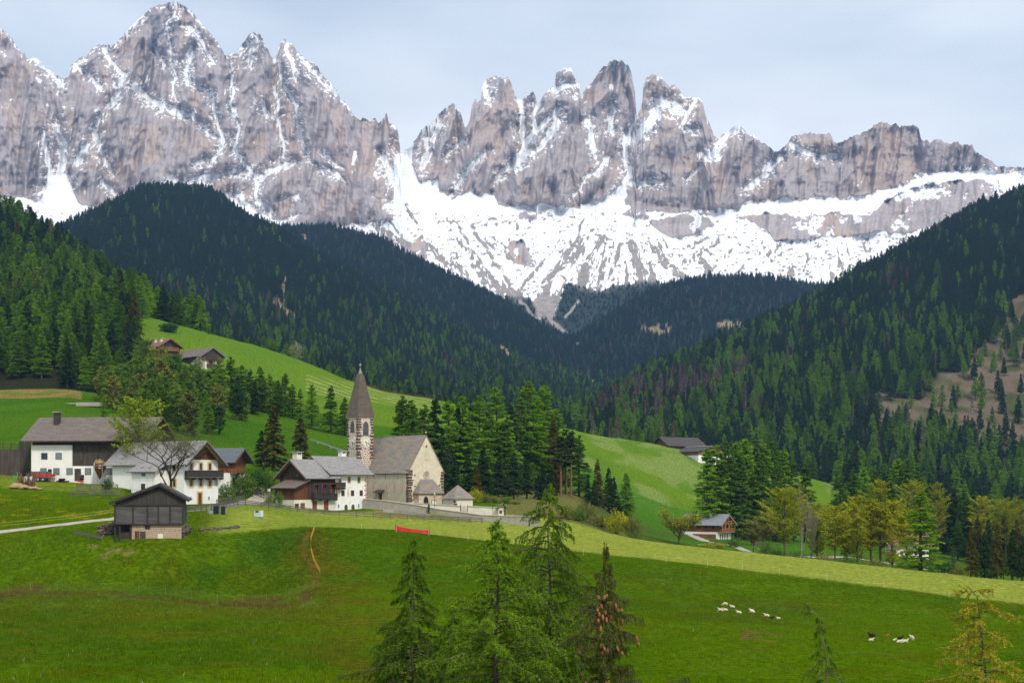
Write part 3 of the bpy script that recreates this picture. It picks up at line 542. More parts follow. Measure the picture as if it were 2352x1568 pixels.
def leaves(rs, P0, axis, ln, wd, shade):
    """one small quad per point, long side along axis"""
    N = len(P0); r = rs.normal(size=(N, 3)); axis = axis / (np.linalg.norm(axis, axis=1, keepdims=True) + 1e-9)
    b = np.cross(axis, r); b /= (np.linalg.norm(b, axis=1, keepdims=True) + 1e-9)
    a = axis * ln[:, None]; b = b * wd[:, None]
    V = np.stack([P0 - a * .5, P0 + b * .5 - a * .05, P0 + a * .5, P0 - b * .5 - a * .05], 1).reshape(-1, 3)
    return V, np.arange(4 * N).reshape(N, 4), shade
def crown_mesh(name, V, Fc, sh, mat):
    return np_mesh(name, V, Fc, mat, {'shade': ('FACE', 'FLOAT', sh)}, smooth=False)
def conifer(name, H, Rr, base, kind, nb, per, lf, seed, droop=.35, up=.1, prof=1.0, hang=.25, bark=None, sparse=0., oval=0., wide=.55):
    """trunk mesh and crown mesh of one conifer, crown built from needle sprays on whorled branches"""
    rs = np.random.RandomState(seed); t = np.sort(rs.rand(nb) ** .9); t = t * .985
    z0 = H * (base + (1 - base) * t); L = Rr * np.clip((1 - t) ** prof, .02, 1) * (.62 + .5 * rs.rand(nb)) * np.where(t < .12, .72 + 2.2 * t, 1) + .22
    if oval: L = Rr * np.sin(np.pi * np.clip(t * .88 + .10, 0, 1)) ** .8 * (.55 + .6 * rs.rand(nb)) + .2
    L *= 1 - sparse * (rs.rand(nb) < .3) * .6
    az = rs.rand(nb) * 2 * np.pi + 2.4 * np.arange(nb); dr = droop * (.5 + rs.rand(nb)); upb = up + (.55 if not oval else .3) * t ** 2
    n = np.maximum(4, (per * (.35 + L / Rr)).astype(int)); bi = np.repeat(np.arange(nb), n); N = len(bi)
    s = rs.rand(N) ** .62; l = L[bi]; ca, sa = np.cos(az[bi]), np.sin(az[bi])
    lat = rs.normal(size=N) * l * (.10 + .20 * (1 - s) ) * .8
    r = s * l * .97 + .05; z = z0[bi] + l * (upb[bi] * s - dr[bi] * s * s) - np.abs(rs.normal(size=N)) * hang * (.25 + .4 * s) * np.minimum(l, 1.6)
    Pt = np.stack([ca * r - sa * lat, sa * r + ca * lat, z], 1)
    ax = np.stack([ca - sa * lat / (l + .1), sa + ca * lat / (l + .1), -.35 - .9 * hang * rs.rand(N)], 1) + rs.normal(size=(N, 3)) * .45
    ln = lf * (.6 + .8 * rs.rand(N)); clump = rs.rand(nb)[bi]
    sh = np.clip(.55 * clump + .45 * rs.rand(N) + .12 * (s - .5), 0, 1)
    top = rs.rand(14, 1) * .05; tz = np.linspace(.93, 1.0, 14)
    tp = np.concatenate([rs.normal(size=(14, 2)) * .12 * (1.02 - tz[:, None]) * 8 * .5, (tz * H)[:, None]], 1)
    V, Fc, S = leaves(rs, np.concatenate([Pt, tp]), np.concatenate([ax, np.tile([0, 0, 1.], (14, 1)) + rs.normal(size=(14, 3)) * .4]), np.concatenate([ln, np.full(14, lf * .8)]), np.concatenate([ln * wide, np.full(14, lf * .3)]), np.concatenate([sh, np.full(14, .7)]))
    cm = crown_mesh(name + '_crown', V, Fc, S, NEEDLE[kind])
    b = MB(); tr = H * .0125 + .04
    wob = [(math.sin(seed + i) * .012 * H * (i / 6) * .5, math.cos(seed * 1.7 + i) * .012 * H * (i / 6) * .5) for i in range(7)]
    b.tube([(wob[i][0], wob[i][1], -1.2 + (H * .97 + 1.2) * i / 6) for i in range(7)], [tr * (1.15 - i / 6.2) for i in range(7)], 6)
    for i in range(0, nb, max(1, nb // 26)):       # visible limbs
        x, y, zz, l = math.cos(az[i]), math.sin(az[i]), z0[i], L[i]
        b.tube([(0, 0, zz), (x * l * .5, y * l * .5, zz + l * (upb[i] * .5 - dr[i] * .25)), (x * l * .92, y * l * .92, zz + l * (upb[i] * .92 - dr[i] * .85))], [tr * .32, tr * .2, .01], 3, False)
    tm = b.mesh(name + '_trunk', bark or BARK)
    return tm, cm
def broadleaf(name, H, W, kind, seed, trunk=.25, lf=.35, nleaf=3500, fork=4, bark=None, tall=.6, spread=.7, depth=4, multi=1):
    """branching trunk with leaves gathered round the outer twigs"""
    rs = np.random.RandomState(seed); b = MB(); tips = []
    def grow(p, d, l, r, k):
        pts = [p]; q = p.copy(); dd = d.copy()
        for i in range(3):
            dd = (dd + Vector(rs.normal(size=3) * .16) + Vector((0, 0, .07))).normalized(); q = q + dd * l / 3; pts.append(q.copy())
        b.tube(pts, [r, r * .86, r * .74, r * .6], 5 if k > 1 else 3, False)
        if k <= 2: tips.extend([pts[1], pts[2], pts[3]])
        if k == 0: return
        nf = fork if k < depth else fork + 1
        for j in range(nf):
            a = rs.rand() * 6.28; s = spread * (.5 + .7 * rs.rand()); side = Vector((math.cos(a), math.sin(a), 0))
            nd = (dd * (1 - s * .45) + side * s + Vector((0, 0, tall * .45))).normalized()
            grow(pts[3 if j < 2 else 2], nd, l * (.62 + .2 * rs.rand()), r * .55, k - 1)
    for m in range(multi):
        a = rs.rand() * 6.28
        grow(Vector((math.cos(a) * .35 * (multi > 1), math.sin(a) * .35 * (multi > 1), -.6)), Vector((math.cos(a) * .3 * (multi > 1), math.sin(a) * .3 * (multi > 1), 1)).normalized(), H * trunk + .6, H * .016 + .03, depth)
    T = np.array([tuple(x) for x in tips]); sx = W / max(.1, np.ptp(T[:, 0])); sz = (H * .97) / T[:, 2].max()
    b.v = [(x * (sx if z > H * trunk * .6 else 1) if False else x * (1 + (sx - 1) * min(1, max(0, z / (H * .5)))), y * (1 + (sx - 1) * min(1, max(0, z / (H * .5)))), z * sz) for x, y, z in b.v]
    k = 1 + (sx - 1) * np.clip(T[:, 2] / (H * .5), 0, 1); T = np.stack([T[:, 0] * k, T[:, 1] * k, T[:, 2] * sz], 1)
    tm = b.mesh(name + '_trunk', bark or BARK)
    if not nleaf: return tm, None
    i = rs.randint(0, len(T), nleaf); Pt = T[i] + rs.normal(size=(nleaf, 3)) * (.035 * H)
    ln = lf * (.6 + .8 * rs.rand(nleaf)); clump = rs.rand(len(T))[i]
    V, Fc, S = leaves(rs, Pt, rs.normal(size=(nleaf, 3)), ln, ln * .7, np.clip(.5 * clump + .5 * rs.rand(nleaf), 0, 1))
    return tm, crown_mesh(name + '_crown', V, Fc, S, NEEDLE[kind])
def leader(name, H, Rr, kind, seed, base=.22, nb=95, per=26, lf=.34, bark=None, up=.75):
    """a broadleaved tree with one straight leader and upswept limbs"""
    return conifer(name, H, Rr, base, kind, nb, per, lf, seed, .22, up, 1., .12, bark, .25, 1., .75)
def shrub(name, H, W, kind, seed, n=900, lf=.3, stems=6):
    rs = np.random.RandomState(seed); b = MB()
    for i in range(stems):
        a = rs.rand() * 6.28; r = W * .35 * rs.rand()
        b.tube([(r * .2 * math.cos(a), r * .2 * math.sin(a), -.3), (r * .7 * math.cos(a), r * .7 * math.sin(a), H * .5), (r * 1.3 * math.cos(a), r * 1.3 * math.sin(a), H * .85)], [.05, .035, .015], 4, False)
    d = rs.normal(size=(n, 3)); d /= np.linalg.norm(d, axis=1, keepdims=True); rr = rs.rand(n) ** .4
    lump = 1 + .28 * np.sin(d[:, 0] * 5 + seed) * np.cos(d[:, 1] * 4 + seed * 2) + .15 * np.sin(d[:, 2] * 7)
    Pt = np.stack([d[:, 0] * W / 2 * rr * lump, d[:, 1] * W / 2 * rr * lump, H * .5 + d[:, 2] * H * .5 * rr * lump], 1); Pt[:, 2] = np.maximum(Pt[:, 2], .05)
    ln = lf * (.6 + .8 * rs.rand(n)); cl = .5 + .5 * np.sin(d[:, 0] * 6 + 1) * np.sin(d[:, 2] * 5 + seed)
    V, Fc, S = leaves(rs, Pt, rs.normal(size=(n, 3)), ln, ln * .7, np.clip(.45 * cl + .55 * rs.rand(n), 0, 1))
    return b.mesh(name + '_stems', BARK), crown_mesh(name + '_crown', V, Fc, S, NEEDLE[kind])

# kinds, each with a few shapes; heights are true metres and get scaled a little per tree
PROTO = {}
for i in range(4):
    PROTO['spruce', i] = conifer('spruce', 24, [3.9, 3.4, 4.3, 3.6][i], [.06, .12, .08, .16][i], 'spruce', 165, 95, .44, 100 + i, .42, .12, .85, .35)
    PROTO['larch', i] = conifer('larch', 23, [4.2, 3.7, 4.6, 3.9][i], [.05, .10, .06, .2][i], 'larch', 155, 105, .36, 200 + i, .22, .22, .74, .25)
    PROTO['larchd', i] = conifer('larch', 23, [4.2, 3.7, 4.3, 3.9][i], [.05, .09, .08, .2][i], 'larchd', 155, 105, .36, 300 + i, .3, .2, .76, .3)
for i in range(2):
    PROTO['pine', i] = conifer('pine', 22, [2.7, 3.0][i], [.52, .42][i], 'pine', 60, 26, .8, 400 + i, .12, .3, .5, .12, BARKR, .4)
    PROTO['olive', i] = conifer('spruce', 24, [3.4, 3.1][i], [.06, .1][i], 'olive', 150, 85, .44, 500 + i, .45, .1, .9, .4)
    PROTO['dead', i] = conifer('dead_spruce', 22, [1.7, 1.4][i], [.25, .35][i], 'dead', 70, 9, .7, 600 + i, .35, .1, .8, .3, BARKG, .4)
    PROTO['rust', i] = conifer('dead_spruce', 22, 2.2, .15, 'rust', 90, 14, .7, 620 + i, .35, .1, .8, .3, BARKG, .3)
    PROTO['young', i] = conifer('young_spruce', 9, 1.7, .02, ['spruce', 'larchd'][i], 80, 22, .38, 640 + i, .3, .1, .95, .25)
HT = dict(spruce=24, larch=23, larchd=23, pine=22, olive=24, dead=22, rust=22, young=9)
NAMES = dict(spruce='spruce_tree', larch='larch_tree', larchd='larch_tree', pine='pine_tree', olive='spruce_tree', dead='dead_tree', rust='dead_tree', young='young_conifer')
CATS = dict(spruce='spruce', larch='larch', larchd='larch', pine='pine', olive='spruce', dead='dead tree', rust='dead tree', young='young conifer')
NV = dict(spruce=4, larch=4, larchd=4, pine=2, olive=2, dead=2, rust=2, young=2)
FIRST = {}
def tree(kind, loc, h, label, group=None, wide=1., rz=None, var=None, rs=random):
    v = rs.randrange(NV[kind]) if var is None else var
    tm, cm = PROTO[kind, v]
    t = thing(NAMES[kind], label, CATS[kind], loc, rs.uniform(0, 6.28) if rz is None else rz, group)
    s = h / HT[kind]; t.scale = (s * wide, s * wide, s)
    a = put('trunk', tm, t); b = put('crown', cm, t)
    FIRST.setdefault((kind, v), (a, b))
    return t
def near_forest(uv_d, rng, spacing, poly=None, dr=(0, 1e9), keep=None, rs=None, jitter=.45):
    """tree spots on the ground: u range, distance range, one every `spacing` metres, kept inside a photo-space outline of the ground"""
    (u0, u1), (d0, d1) = uv_d; out = []
    D = d0
    us, ds = [], []
    while D < d1:
        step = spacing / D * F; uu = np.arange(u0, u1, step); uu = uu + rs.uniform(-jitter, jitter, len(uu)) * step + rs.rand() * step
        us.append(uu); ds.append(D + rs.uniform(-jitter, jitter, len(uu)) * spacing); D += spacing
    us, ds = np.concatenate(us), np.concatenate(ds); zs = ground(us, ds); vs = VH - zs / ds * F
    m = np.ones(len(us), bool)
    if poly is not None: m &= inpoly(us, vs, poly)
    if keep is not None: m &= keep(us, vs, ds)
    return us[m], ds[m], zs[m], vs[m]
def forest(name, label, spots, hs, kinds, wide, seed):
    """a far wood: one object, trees set on its points"""
    u, d, z = spots; rs = np.random.RandomState(seed); N = len(u)
    me = bpy.data.meshes.new(name); me.vertices.add(N); me.vertices.foreach_set('co', np.stack([(u - CX) / F * d, d, z], 1).astype(np.float32).ravel())
    keys = sorted(set(kinds)); ki = np.array([keys.index(k) for k in kinds]); vi = rs.randint(0, 4, N)
    full = [(k, v) for k in keys for v in range(NV[k])]; idx = np.array([full.index((keys[a], int(b) % NV[keys[a]])) for a, b in zip(ki, vi)])
    sc = np.array([h / HT[k] for h, k in zip(hs, kinds)])
    for nm, typ, arr in (('idx', 'INT', idx.astype(np.int32)), ('rot', 'FLOAT_VECTOR', np.stack([np.zeros(N), np.zeros(N), rs.rand(N) * 6.28], 1)), ('scl', 'FLOAT_VECTOR', np.stack([sc * wide, sc * wide, sc], 1))):
        a = me.attributes.new(nm, typ, 'POINT'); a.data.foreach_set('vector' if 'VEC' in typ else 'value', arr.astype(np.int32 if typ == 'INT' else np.float32).ravel())
    o = put(name, me); tag(o, label, None, None, 'stuff')
    g = bpy.data.node_groups.new(name + '_trees', 'GeometryNodeTree'); g.interface.new_socket('Geometry', in_out='INPUT', socket_type='NodeSocketGeometry'); g.interface.new_socket('Geometry', in_out='OUTPUT', socket_type='NodeSocketGeometry')
    gi, go = g.nodes.new('NodeGroupInput'), g.nodes.new('NodeGroupOutput'); jn = g.nodes.new('GeometryNodeJoinGeometry'); L = g.links.new
    def na(nm, typ): q = g.nodes.new('GeometryNodeInputNamedAttribute'); q.data_type = typ; q.inputs[0].default_value = nm; return q.outputs[0]
    ia, ra, sa = na('idx', 'INT'), na('rot', 'FLOAT_VECTOR'), na('scl', 'FLOAT_VECTOR')
    e2r = g.nodes.new('FunctionNodeEulerToRotation'); L(ra, e2r.inputs[0])
    for k, key in enumerate(full):
        if not (idx == k).any(): continue
        ins = g.nodes.new('GeometryNodeInstanceOnPoints'); cmp = g.nodes.new('FunctionNodeCompare'); cmp.data_type = 'INT'; cmp.operation = 'EQUAL'
        L(ia, cmp.inputs[2]); cmp.inputs[3].default_value = k
        j2 = g.nodes.new('GeometryNodeJoinGeometry')
        if key not in FIRST: raise RuntimeError('no tree to copy: %s' % (key,))
        for ob in FIRST[key]:
            oi = g.nodes.new('GeometryNodeObjectInfo'); oi.inputs['Object'].default_value = ob; oi.transform_space = 'ORIGINAL'; L(oi.outputs['Geometry'], j2.inputs[0])
        L(gi.outputs[0], ins.inputs['Points']); L(cmp.outputs[0], ins.inputs['Selection']); L(j2.outputs[0], ins.inputs['Instance'])
        L(e2r.outputs[0], ins.inputs['Rotation']); L(sa, ins.inputs['Scale']); L(ins.outputs[0], jn.inputs[0])
    L(jn.outputs[0], go.inputs[0]); md = o.modifiers.new('trees', 'NODES'); md.node_group = g
    return o
rsN = np.random.RandomState(5); rr = random.Random(11)
def pick(ws):
    x = rr.random() * sum(w for _, w in ws)
    for k, w in ws:
        x -= w
        if x <= 0: return k
    return ws[-1][0]
def at_px(u, vb, vt, dmin=300., dmax=1000.):
    """ground point under a photo point and the height that reaches the row vt"""
    p = hit(u, vb, dmin, dmax); return p, (vb - vt) / F * p.y
DESC = dict(spruce='dark green spruce', larch='bright green larch', larchd='mid green larch', pine='bare-trunked pine', olive='olive brown spruce', dead='grey bare dead spruce', rust='rust brown dying spruce', young='small young conifer')
ORD = ['first', 'second', 'third', 'fourth', 'fifth', 'sixth', 'seventh', 'eighth', 'ninth', 'tenth', 'eleventh', 'twelfth']
def stand(lst, where, group, dmin, dmax, wide=1.):
    """a small stand of single trees, each told apart by its kind and its turn from the left"""
    cnt = {}
    for u, vb, vt, k in sorted(lst): cnt.setdefault(DESC[k], []).append((u, vb, vt, k))
    for nm, ls in cnt.items():
        for i, (u, vb, vt, k) in enumerate(ls):
            p, h = at_px(u, vb, vt, dmin, dmax)
            lab = ('%s %s' % (nm, where)) if len(ls) == 1 else '%s %s from the left %s' % (ORD[i] if i < 12 else str(i + 1) + 'th', nm, where)
            tree(k, p - Vector((0, 0, .3)), h, lab, group, wide, rs=rr)

# stand behind the church --------------------------------------------------
S1 = [(925,1120,905,'larchd'),(945,1125,915,'larchd'),(975,1125,925,'larchd'),(1000,1125,910,'spruce'),(1030,1125,915,'larch'),(1062,1125,905,'larch'),(1100,1122,905,'larch'),(1140,1122,885,'larch'),(1122,1122,935,'larchd'),(1172,1122,925,'spruce'),
 (1212,1122,872,'larch'),(1195,1122,910,'larchd'),(1250,1122,880,'larch'),(1232,1122,905,'larch'),(1270,1130,955,'olive'),(1278,1125,935,'larch'),(1300,1135,985,'pine'),(1312,1140,990,'pine'),(1288,1140,1000,'pine'),(1330,1140,960+35,'larchd'),(1080,1125,930,'spruce'),(1050,1125,930,'spruce'),(1160,1128,960,'larchd')]
stand(S1, 'in the stand behind the church', 'conifers behind the church', 340, 460, 1.45)
_r1 = random.Random(31)
S1 += [(u + _r1.uniform(-9, 9), 1116, _r1.uniform(898, 960) if u < 1300 else 975, _r1.choice(['larch', 'larchd', 'larch', 'spruce'])) for u in range(935, 1300, 15)]
S1b = [(1040,1140,1030,'spruce'),(1075,1142,1040,'spruce'),(1110,1142,1020,'spruce'),(1145,1142,1045,'spruce'),(1180,1145,1035,'spruce'),(1210,1145,1050,'spruce'),(1245,1148,1060,'spruce'),(1020,1135,1050,'spruce'),(1265,1150,1075,'spruce'),(1095,1145,1062,'olive')]
stand(S1b, 'at the foot of the church stand', 'conifers at the foot of the church stand', 335, 420, 1.6)
stand([(1372,1165,1050,'olive'),(1398,1160,1055,'spruce'),(1410,1160,1068,'spruce'),(1438,1172,1055,'larchd'),(1402,1172,1110,'larch'),(1422,1175,1125,'larchd'),(1350,1160,1085,'spruce'),(1365,1170,1100,'spruce')], 'on the knoll right of the church wood', 'conifers on the knoll', 350, 470, 1.35)
# row in front of the upper meadow ------------------------------------------
stand([(437,905,850,'larchd'),(478,915,850,'larchd'),(505,940,820,'larch'),(530,940,815,'larchd'),(556,940,835,'larch'),(575,945,845,'larchd'),(597,945,838,'larchd'),(620,950,855,'larch'),(640,955,870,'larchd'),(655,955,855,'larchd'),(672,960,880,'larchd'),(690,965,890,'larch'),(716,985,880,'larch'),(760,995,882,'larchd'),(792,1000,908,'larchd'),(545,950,860,'spruce'),(585,952,870,'spruce')], 'below the upper farm', 'conifers below the upper farm', 470, 640, 1.5)
stand([(628,1080,925,'olive'),(690,1095,955,'olive'),(600,1070,985,'spruce')], 'behind the timber farmhouse', 'dark spruces behind the timber farmhouse', 330, 440, 2.0)
# right hand stand by the chalet --------------------------------------------
S4 = [(1625,1235,1030,'larch'),(1645,1235,1020,'larch'),(1668,1235,1010,'larchd'),(1690,1235,1015,'larch'),(1712,1235,1005,'larch'),(1735,1235,1005,'larchd'),(1755,1238,1015,'larch'),(1775,1238,1010,'larchd'),(1800,1240,1030,'larch'),(1820,1242,1050,'larchd'),(1850,1245,1060,'larchd'),(1700,1240,1040,'larchd'),(1660,1240,1050,'larchd'),(1745,1242,1045,'larchd'),(1785,1244,1060,'larchd')]
stand(S4, 'behind the wooden chalet', 'conifers behind the chalet', 500, 620, 1.4)
S5 = [(1930,1245,1085,'larchd'),(1960,1250,1075,'larchd'),(1985,1250,1070,'larch'),(2010,1250,1075,'larchd'),(2035,1255,1060,'larchd'),(2062,1255,1050,'larch'),(2085,1258,1050,'larchd'),(2110,1260,1065,'larchd'),(2145,1262,1090,'larchd'),(2175,1270,1130,'spruce'),(2215,1275,1110,'larchd'),(2190,1275,1120,'spruce'),(2240,1280,1125,'larchd'),(2262,1285,1150,'spruce'),(2290,1290,1165,'olive'),(2320,1290,1150,'larchd'),(2345,1295,1160,'spruce'),(2305,1300,1180,'spruce'),(2335,1305,1190,'olive'),(2270,1300,1190,'spruce'),(2245,1295,1180,'olive'),(2225,1290,1185,'spruce'),(2200,1285,1190,'larchd')]
stand(S5, 'above the red roofed house', 'conifers by the red roofed house', 450, 760, 1.5)
tree('larch', onground(2114, 268) - Vector((0, 0, .3)), (1316 - 1128) / F * 268, 'broad green larch standing right in front of the red roofed house', None, 1.9, rs=rr)
stand([(2230,1335,1215,'olive'),(2262,1340,1230,'spruce'),(2290,1345,1215,'olive'),(2325,1348,1225,'spruce'),(2348,1350,1240,'spruce'),(2245,1342,1275,'larchd'),(2305,1348,1280,'larchd')], 'on the right edge beyond the hay strip', 'dark conifers beyond the hay strip', 260, 420, 1.25)
# crest trees on the upper meadow
stand([(528,775,752,'larchd'),(545,782,742,'larch'),(556,785,748,'larch'),(575,790,765,'spruce'),(460,760,735,'spruce'),(480,768,745,'larchd')], 'on the ridge of the upper meadow', 'conifers on the meadow ridge', 690, 980, 1.2)

# wooded slope on the left --------------------------------------------------
LEFT = near_forest(((-170, 470), (565, 1140)), None, 8.2, None, keep=lambda u, v, d: ((u < 300 + (d - 600) * .22) | (d > 770)) & (u < 470 - (d - 780) * .05) & ~((d < 585) & (u < 150)), rs=rsN)
ll = sorted(zip(*LEFT), key=lambda q: q[1])
def lk(u, v, d):
    if v < 600 and d > 880: return pick([('spruce', .6), ('larchd', .25), ('olive', .1), ('larch', .1)])
    if u < 120 and v > 800: return pick([('larch', .45), ('larchd', .4), ('spruce', .2)])
    return pick([('larch', .36), ('larchd', .30), ('spruce', .27), ('olive', .08)])
lt = [(u, d, z, v, lk(u, v, d), rr.uniform(15, 25) * (.85 if d < 650 else 1)) for u, d, z, v in ll]
vis = [q for q in lt if -40 < q[0] < 480]
vis.sort(key=lambda q: -q[5] / q[1] - (.004 if q[1] < 700 else 0)); solo = {}
for q in vis:
    c = CATS[q[4]]
    if solo.get(c, 0) < {'larch': 130, 'spruce': 130}.get(c, 60):
        solo[c] = solo.get(c, 0) + 1
        hgt = 'low on the slope' if q[3] > 790 else ('halfway up the slope' if q[3] > 690 else 'high on the slope')
        tree(q[4], Vector(((q[0] - CX) / F * q[1], q[1], q[2] - .4)), q[5], '%s in the wood %s left of the upper farm' % (DESC[q[4]], hgt), 'conifers of the left slope, %s' % hgt, 1.5, rs=rr)
        q_done = lt.remove(q)
# one each of the kinds that grow only further off
stand([(1345,1000,960,'dead'),(1362,1003,950,'dead'),(1400,1010,965,'rust'),(1420,1012,960,'rust'),(1380,1008,975,'larch'),(1450,1015,985,'pine'),(1440,1013,980,'pine'),(1475,1020,990,'larch'),(1488,1022,995,'young'),(1500,1024,1000,'young')], 'just past the crest of the right meadow', 'trees past the right meadow crest', 730, 1000, 1.1)
for k in ():
    for v in range(NV[k]):
        if (k, v) not in FIRST: print('MISSING', k, v)
MISS = [(k, v) for k in NV for v in range(NV[k]) if (k, v) not in FIRST]
for i, (k, v) in enumerate(MISS):
    tree(k, onground(1520 + 26 * i, 800 + 7 * i) - Vector((0, 0, .3)), HT[k] * .8, DESC[k] + ' past the right meadow, %s from the left' % ORD[min(i, 11)], 'trees past the right meadow crest', 1.1, var=v, rs=rr)
if lt: forest('left_slope_wood', 'mixed spruce and larch wood covering the steep left slope', tuple(np.array([q[i] for q in lt]) for i in (0, 1, 2)), [q[5] for q in lt], [q[4] for q in lt], 1.5, 1)

# the far woods --------------------------------------------------------------
def sc_free(u, v, d):
    i = np.clip(np.searchsorted(ug, u), 0, len(ug) - 1); j = np.clip(np.searchsorted(dg, d), 0, len(dg) - 1)
    return ~(SC[j, i] > .4)
def cutfree(u, v, d):
    i = np.clip(np.searchsorted(ug, u), 0, len(ug) - 1); j = np.clip(np.searchsorted(dg, d), 0, len(dg) - 1)
    return ~INCUT[j, i] | (rsN.rand(len(u)) < .13)
def blob(u, v, pts):
    return any((u - a) ** 2 / (r * r) + (v - b) ** 2 / (q * q) < 1 for a, b, r, q in pts)
# middle hill
m_ = near_forest(((60, 1560), (960, 2900)), None, 8.6, keep=lambda u, v, d: (d < np.where(u < 1240, 2850, 2950)) & sc_free(u, v, d) & ((u < 1310) | (d > np.interp(u, [1310, 1330, 1450, 1640], [1480, 1600, 1800, 1990]))) & (d > 1000), rs=rsN)
def mk(u, v, d):
    if blob(u, v, [(395, 700, 60, 40), (850, 760, 25, 40), (620, 730, 40, 30), (1000, 850, 50, 30)]) and rr.random() < .3: return pick([('dead', .6), ('rust', .4)])
    g = .04 + .30 * max(0, min(1, (v - 620) / 220)) * (.4 + .6 * (u > 560))
    return pick([('larch', g * .55), ('larchd', g), ('dead', .025), ('pine', .05), ('spruce', 1 - g)])
mk_ = [mk(u, v, d) for u, d, z, v in zip(*m_)]
forest('middle_hill_wood', 'dark blue green spruce wood on the rounded hill in the middle', m_[:3], [rr.triangular(9, 30, 20) for _ in mk_], mk_, 1.35, 2)
# back ridges
b_ = near_forest(((560, 2080), (2950, 3720)), None, 10.5, keep=lambda u, v, d: sc_free(u, v, d), rs=rsN)
bk_ = [pick([('spruce', .86), ('larchd', .06), ('dead', .04), ('rust', .02), ('pine', .05)]) for _ in b_[0]]
forest('back_ridge_wood', 'hazy blue spruce wood on the far ridges below the snow', b_[:3], [rr.triangular(9, 28, 19) for _ in bk_], bk_, 1.35, 3)
# right hill
r_ = near_forest(((1310, 2480), (870, 2640)), None, 8.6, keep=lambda u, v, d: cutfree(u, v, d) & (d > np.interp(u, [1310, 1400, 1900, 2000, 2480], [1150, 1100, 960, 860, 860])) & (d < np.interp(u, [1310, 1330, 1450, 1640, 1880, 2000, 2200, 2352, 2500], [1500, 1600, 1800, 1990, 2240, 2340, 2490, 2640, 2700])), rs=rsN)
def rk_(u, v, d):
    if blob(u, v, [(1480, 930, 110, 40), (1440, 960, 90, 30), (1600, 905, 70, 30), (1700, 880, 40, 25), (1720, 960, 35, 25)]) and rr.random() < .62: return pick([('dead', .62), ('rust', .38)])
    if blob(u, v, [(2070, 660, 40, 25), (1880, 770, 60, 20)]) and rr.random() < .3: return 'rust'
    g = .10 + .5 * max(0, min(1, (v - 700) / 200)) * (.3 + .7 * float(fbm(np.array(u / 45.), np.array(v / 30.), 55, 2) > .5))
    if v < 640: g = .05
    return pick([('larch', g), ('larchd', g * .7), ('dead', .04), ('pine', .06), ('spruce', 1 - g)])
rk2 = [rk_(u, v, d) for u, d, z, v in zip(*r_)]
forest('right_hill_wood', 'spruce wood with bright larches on the steep right hill', r_[:3], [rr.triangular(9, 31, 20) for _ in rk2], rk2, 1.4, 4)
_rk = np.random.RandomState(77); _jj = np.argwhere((veg > .45) & (MV > 600) & (MV < 800) & (MU > 640) & (MU < 2150)); _jj = _jj[_rk.permutation(len(_jj))[:5200]]
_u = MU[_jj[:, 0], _jj[:, 1]]; _d = Dm[_jj[:, 0], _jj[:, 1]]; _z = ZM[_jj[:, 0], _jj[:, 1]]
_k = [pick([('spruce', .75), ('young', .1), ('larchd', .1), ('dead', .05)]) for _ in _u]
forest('dwarf_pine_belt', 'dark dwarf pine and stunted spruce belt at the foot of the snow', (_u, _d, _z - 1.5), [rr.uniform(6, 14) for _ in _k], _k, 1.9, 6)
print('TREES', len(lt), len(mk_), len(bk_), len(rk2))
# ================================================================ buildings
def pl(face, W=0., L=0.):
    """maps (along, outwards, up) onto a wall: F front (y=0), S side (x=0), T far side (x=W)"""
    return {'F': lambda s, d, z: (s, -d, z), 'S': lambda s, d, z: (-d, s, z), 'T': lambda s, d, z: (W + d, s, z)}[face]
def win(parent, face, s, z, w, h, fm, gm=None, fr=.12, dep=.07, name='window', W=0., sill=None, off=(0, 0), bars=0):
    g = pl(face, W); m = lambda a, d, q: tuple(np.array(g(a, d, q)) + np.array((off[0], off[1], 0)))
    b = MB(); x0, x1, z0, z1 = s - w / 2, s + w / 2, z - h / 2, z + h / 2
    b.box(x0 - fr, x0, -.05, dep, z0 - fr, z1 + fr, m).box(x1, x1 + fr, -.05, dep, z0 - fr, z1 + fr, m).box(x0, x1, -.05, dep, z1, z1 + fr, m).box(x0, x1, -.05, dep, z0 - fr, z0, m)
    o = b.build(name, fm, parent)
    q = MB().box(x0, x1, -.04, .022, z0, z1, m).build('pane', gm or GLASS, o)
    if bars:
        k = MB(); k.box(s - .03, s + .03, .0, .05, z0, z1, m)
        for i in range(1, bars): k.box(x0, s - .03, .0, .045, z0 + h * i / bars - .025, z0 + h * i / bars + .025, m).box(s + .03, x1, .0, .045, z0 + h * i / bars - .025, z0 + h * i / bars + .025, m)
        k.build('glazing_bar', fm, o)
    if sill: MB().box(x0 - fr - .05, x1 + fr + .05, 0, dep + .08, z0 - fr - .1, z0 - fr - .004, m).build('sill', sill, o)
    return o
def door(parent, face, s, z0, w, h, dm, fm, fr=.12, W=0., off=(0, 0), name='door'):
    g = pl(face, W); m = lambda a, d, q: tuple(np.array(g(a, d, q)) + np.array((off[0], off[1], 0)))
    o = MB().box(s - w / 2, s + w / 2, -.04, .03, z0, z0 + h, m).build(name, dm, parent)
    if fm: MB().box(s - w / 2 - fr, s - w / 2, -.05, .08, z0, z0 + h + fr, m).box(s + w / 2, s + w / 2 + fr, -.05, .08, z0, z0 + h + fr, m).box(s - w / 2, s + w / 2, -.05, .08, z0 + h, z0 + h + fr, m).build('frame', fm, o)
    MB().box(s + w * .28, s + w * .36, .03, .08, z0 + h * .46, z0 + h * .5, m).build('handle', STEEL, o)
    return o
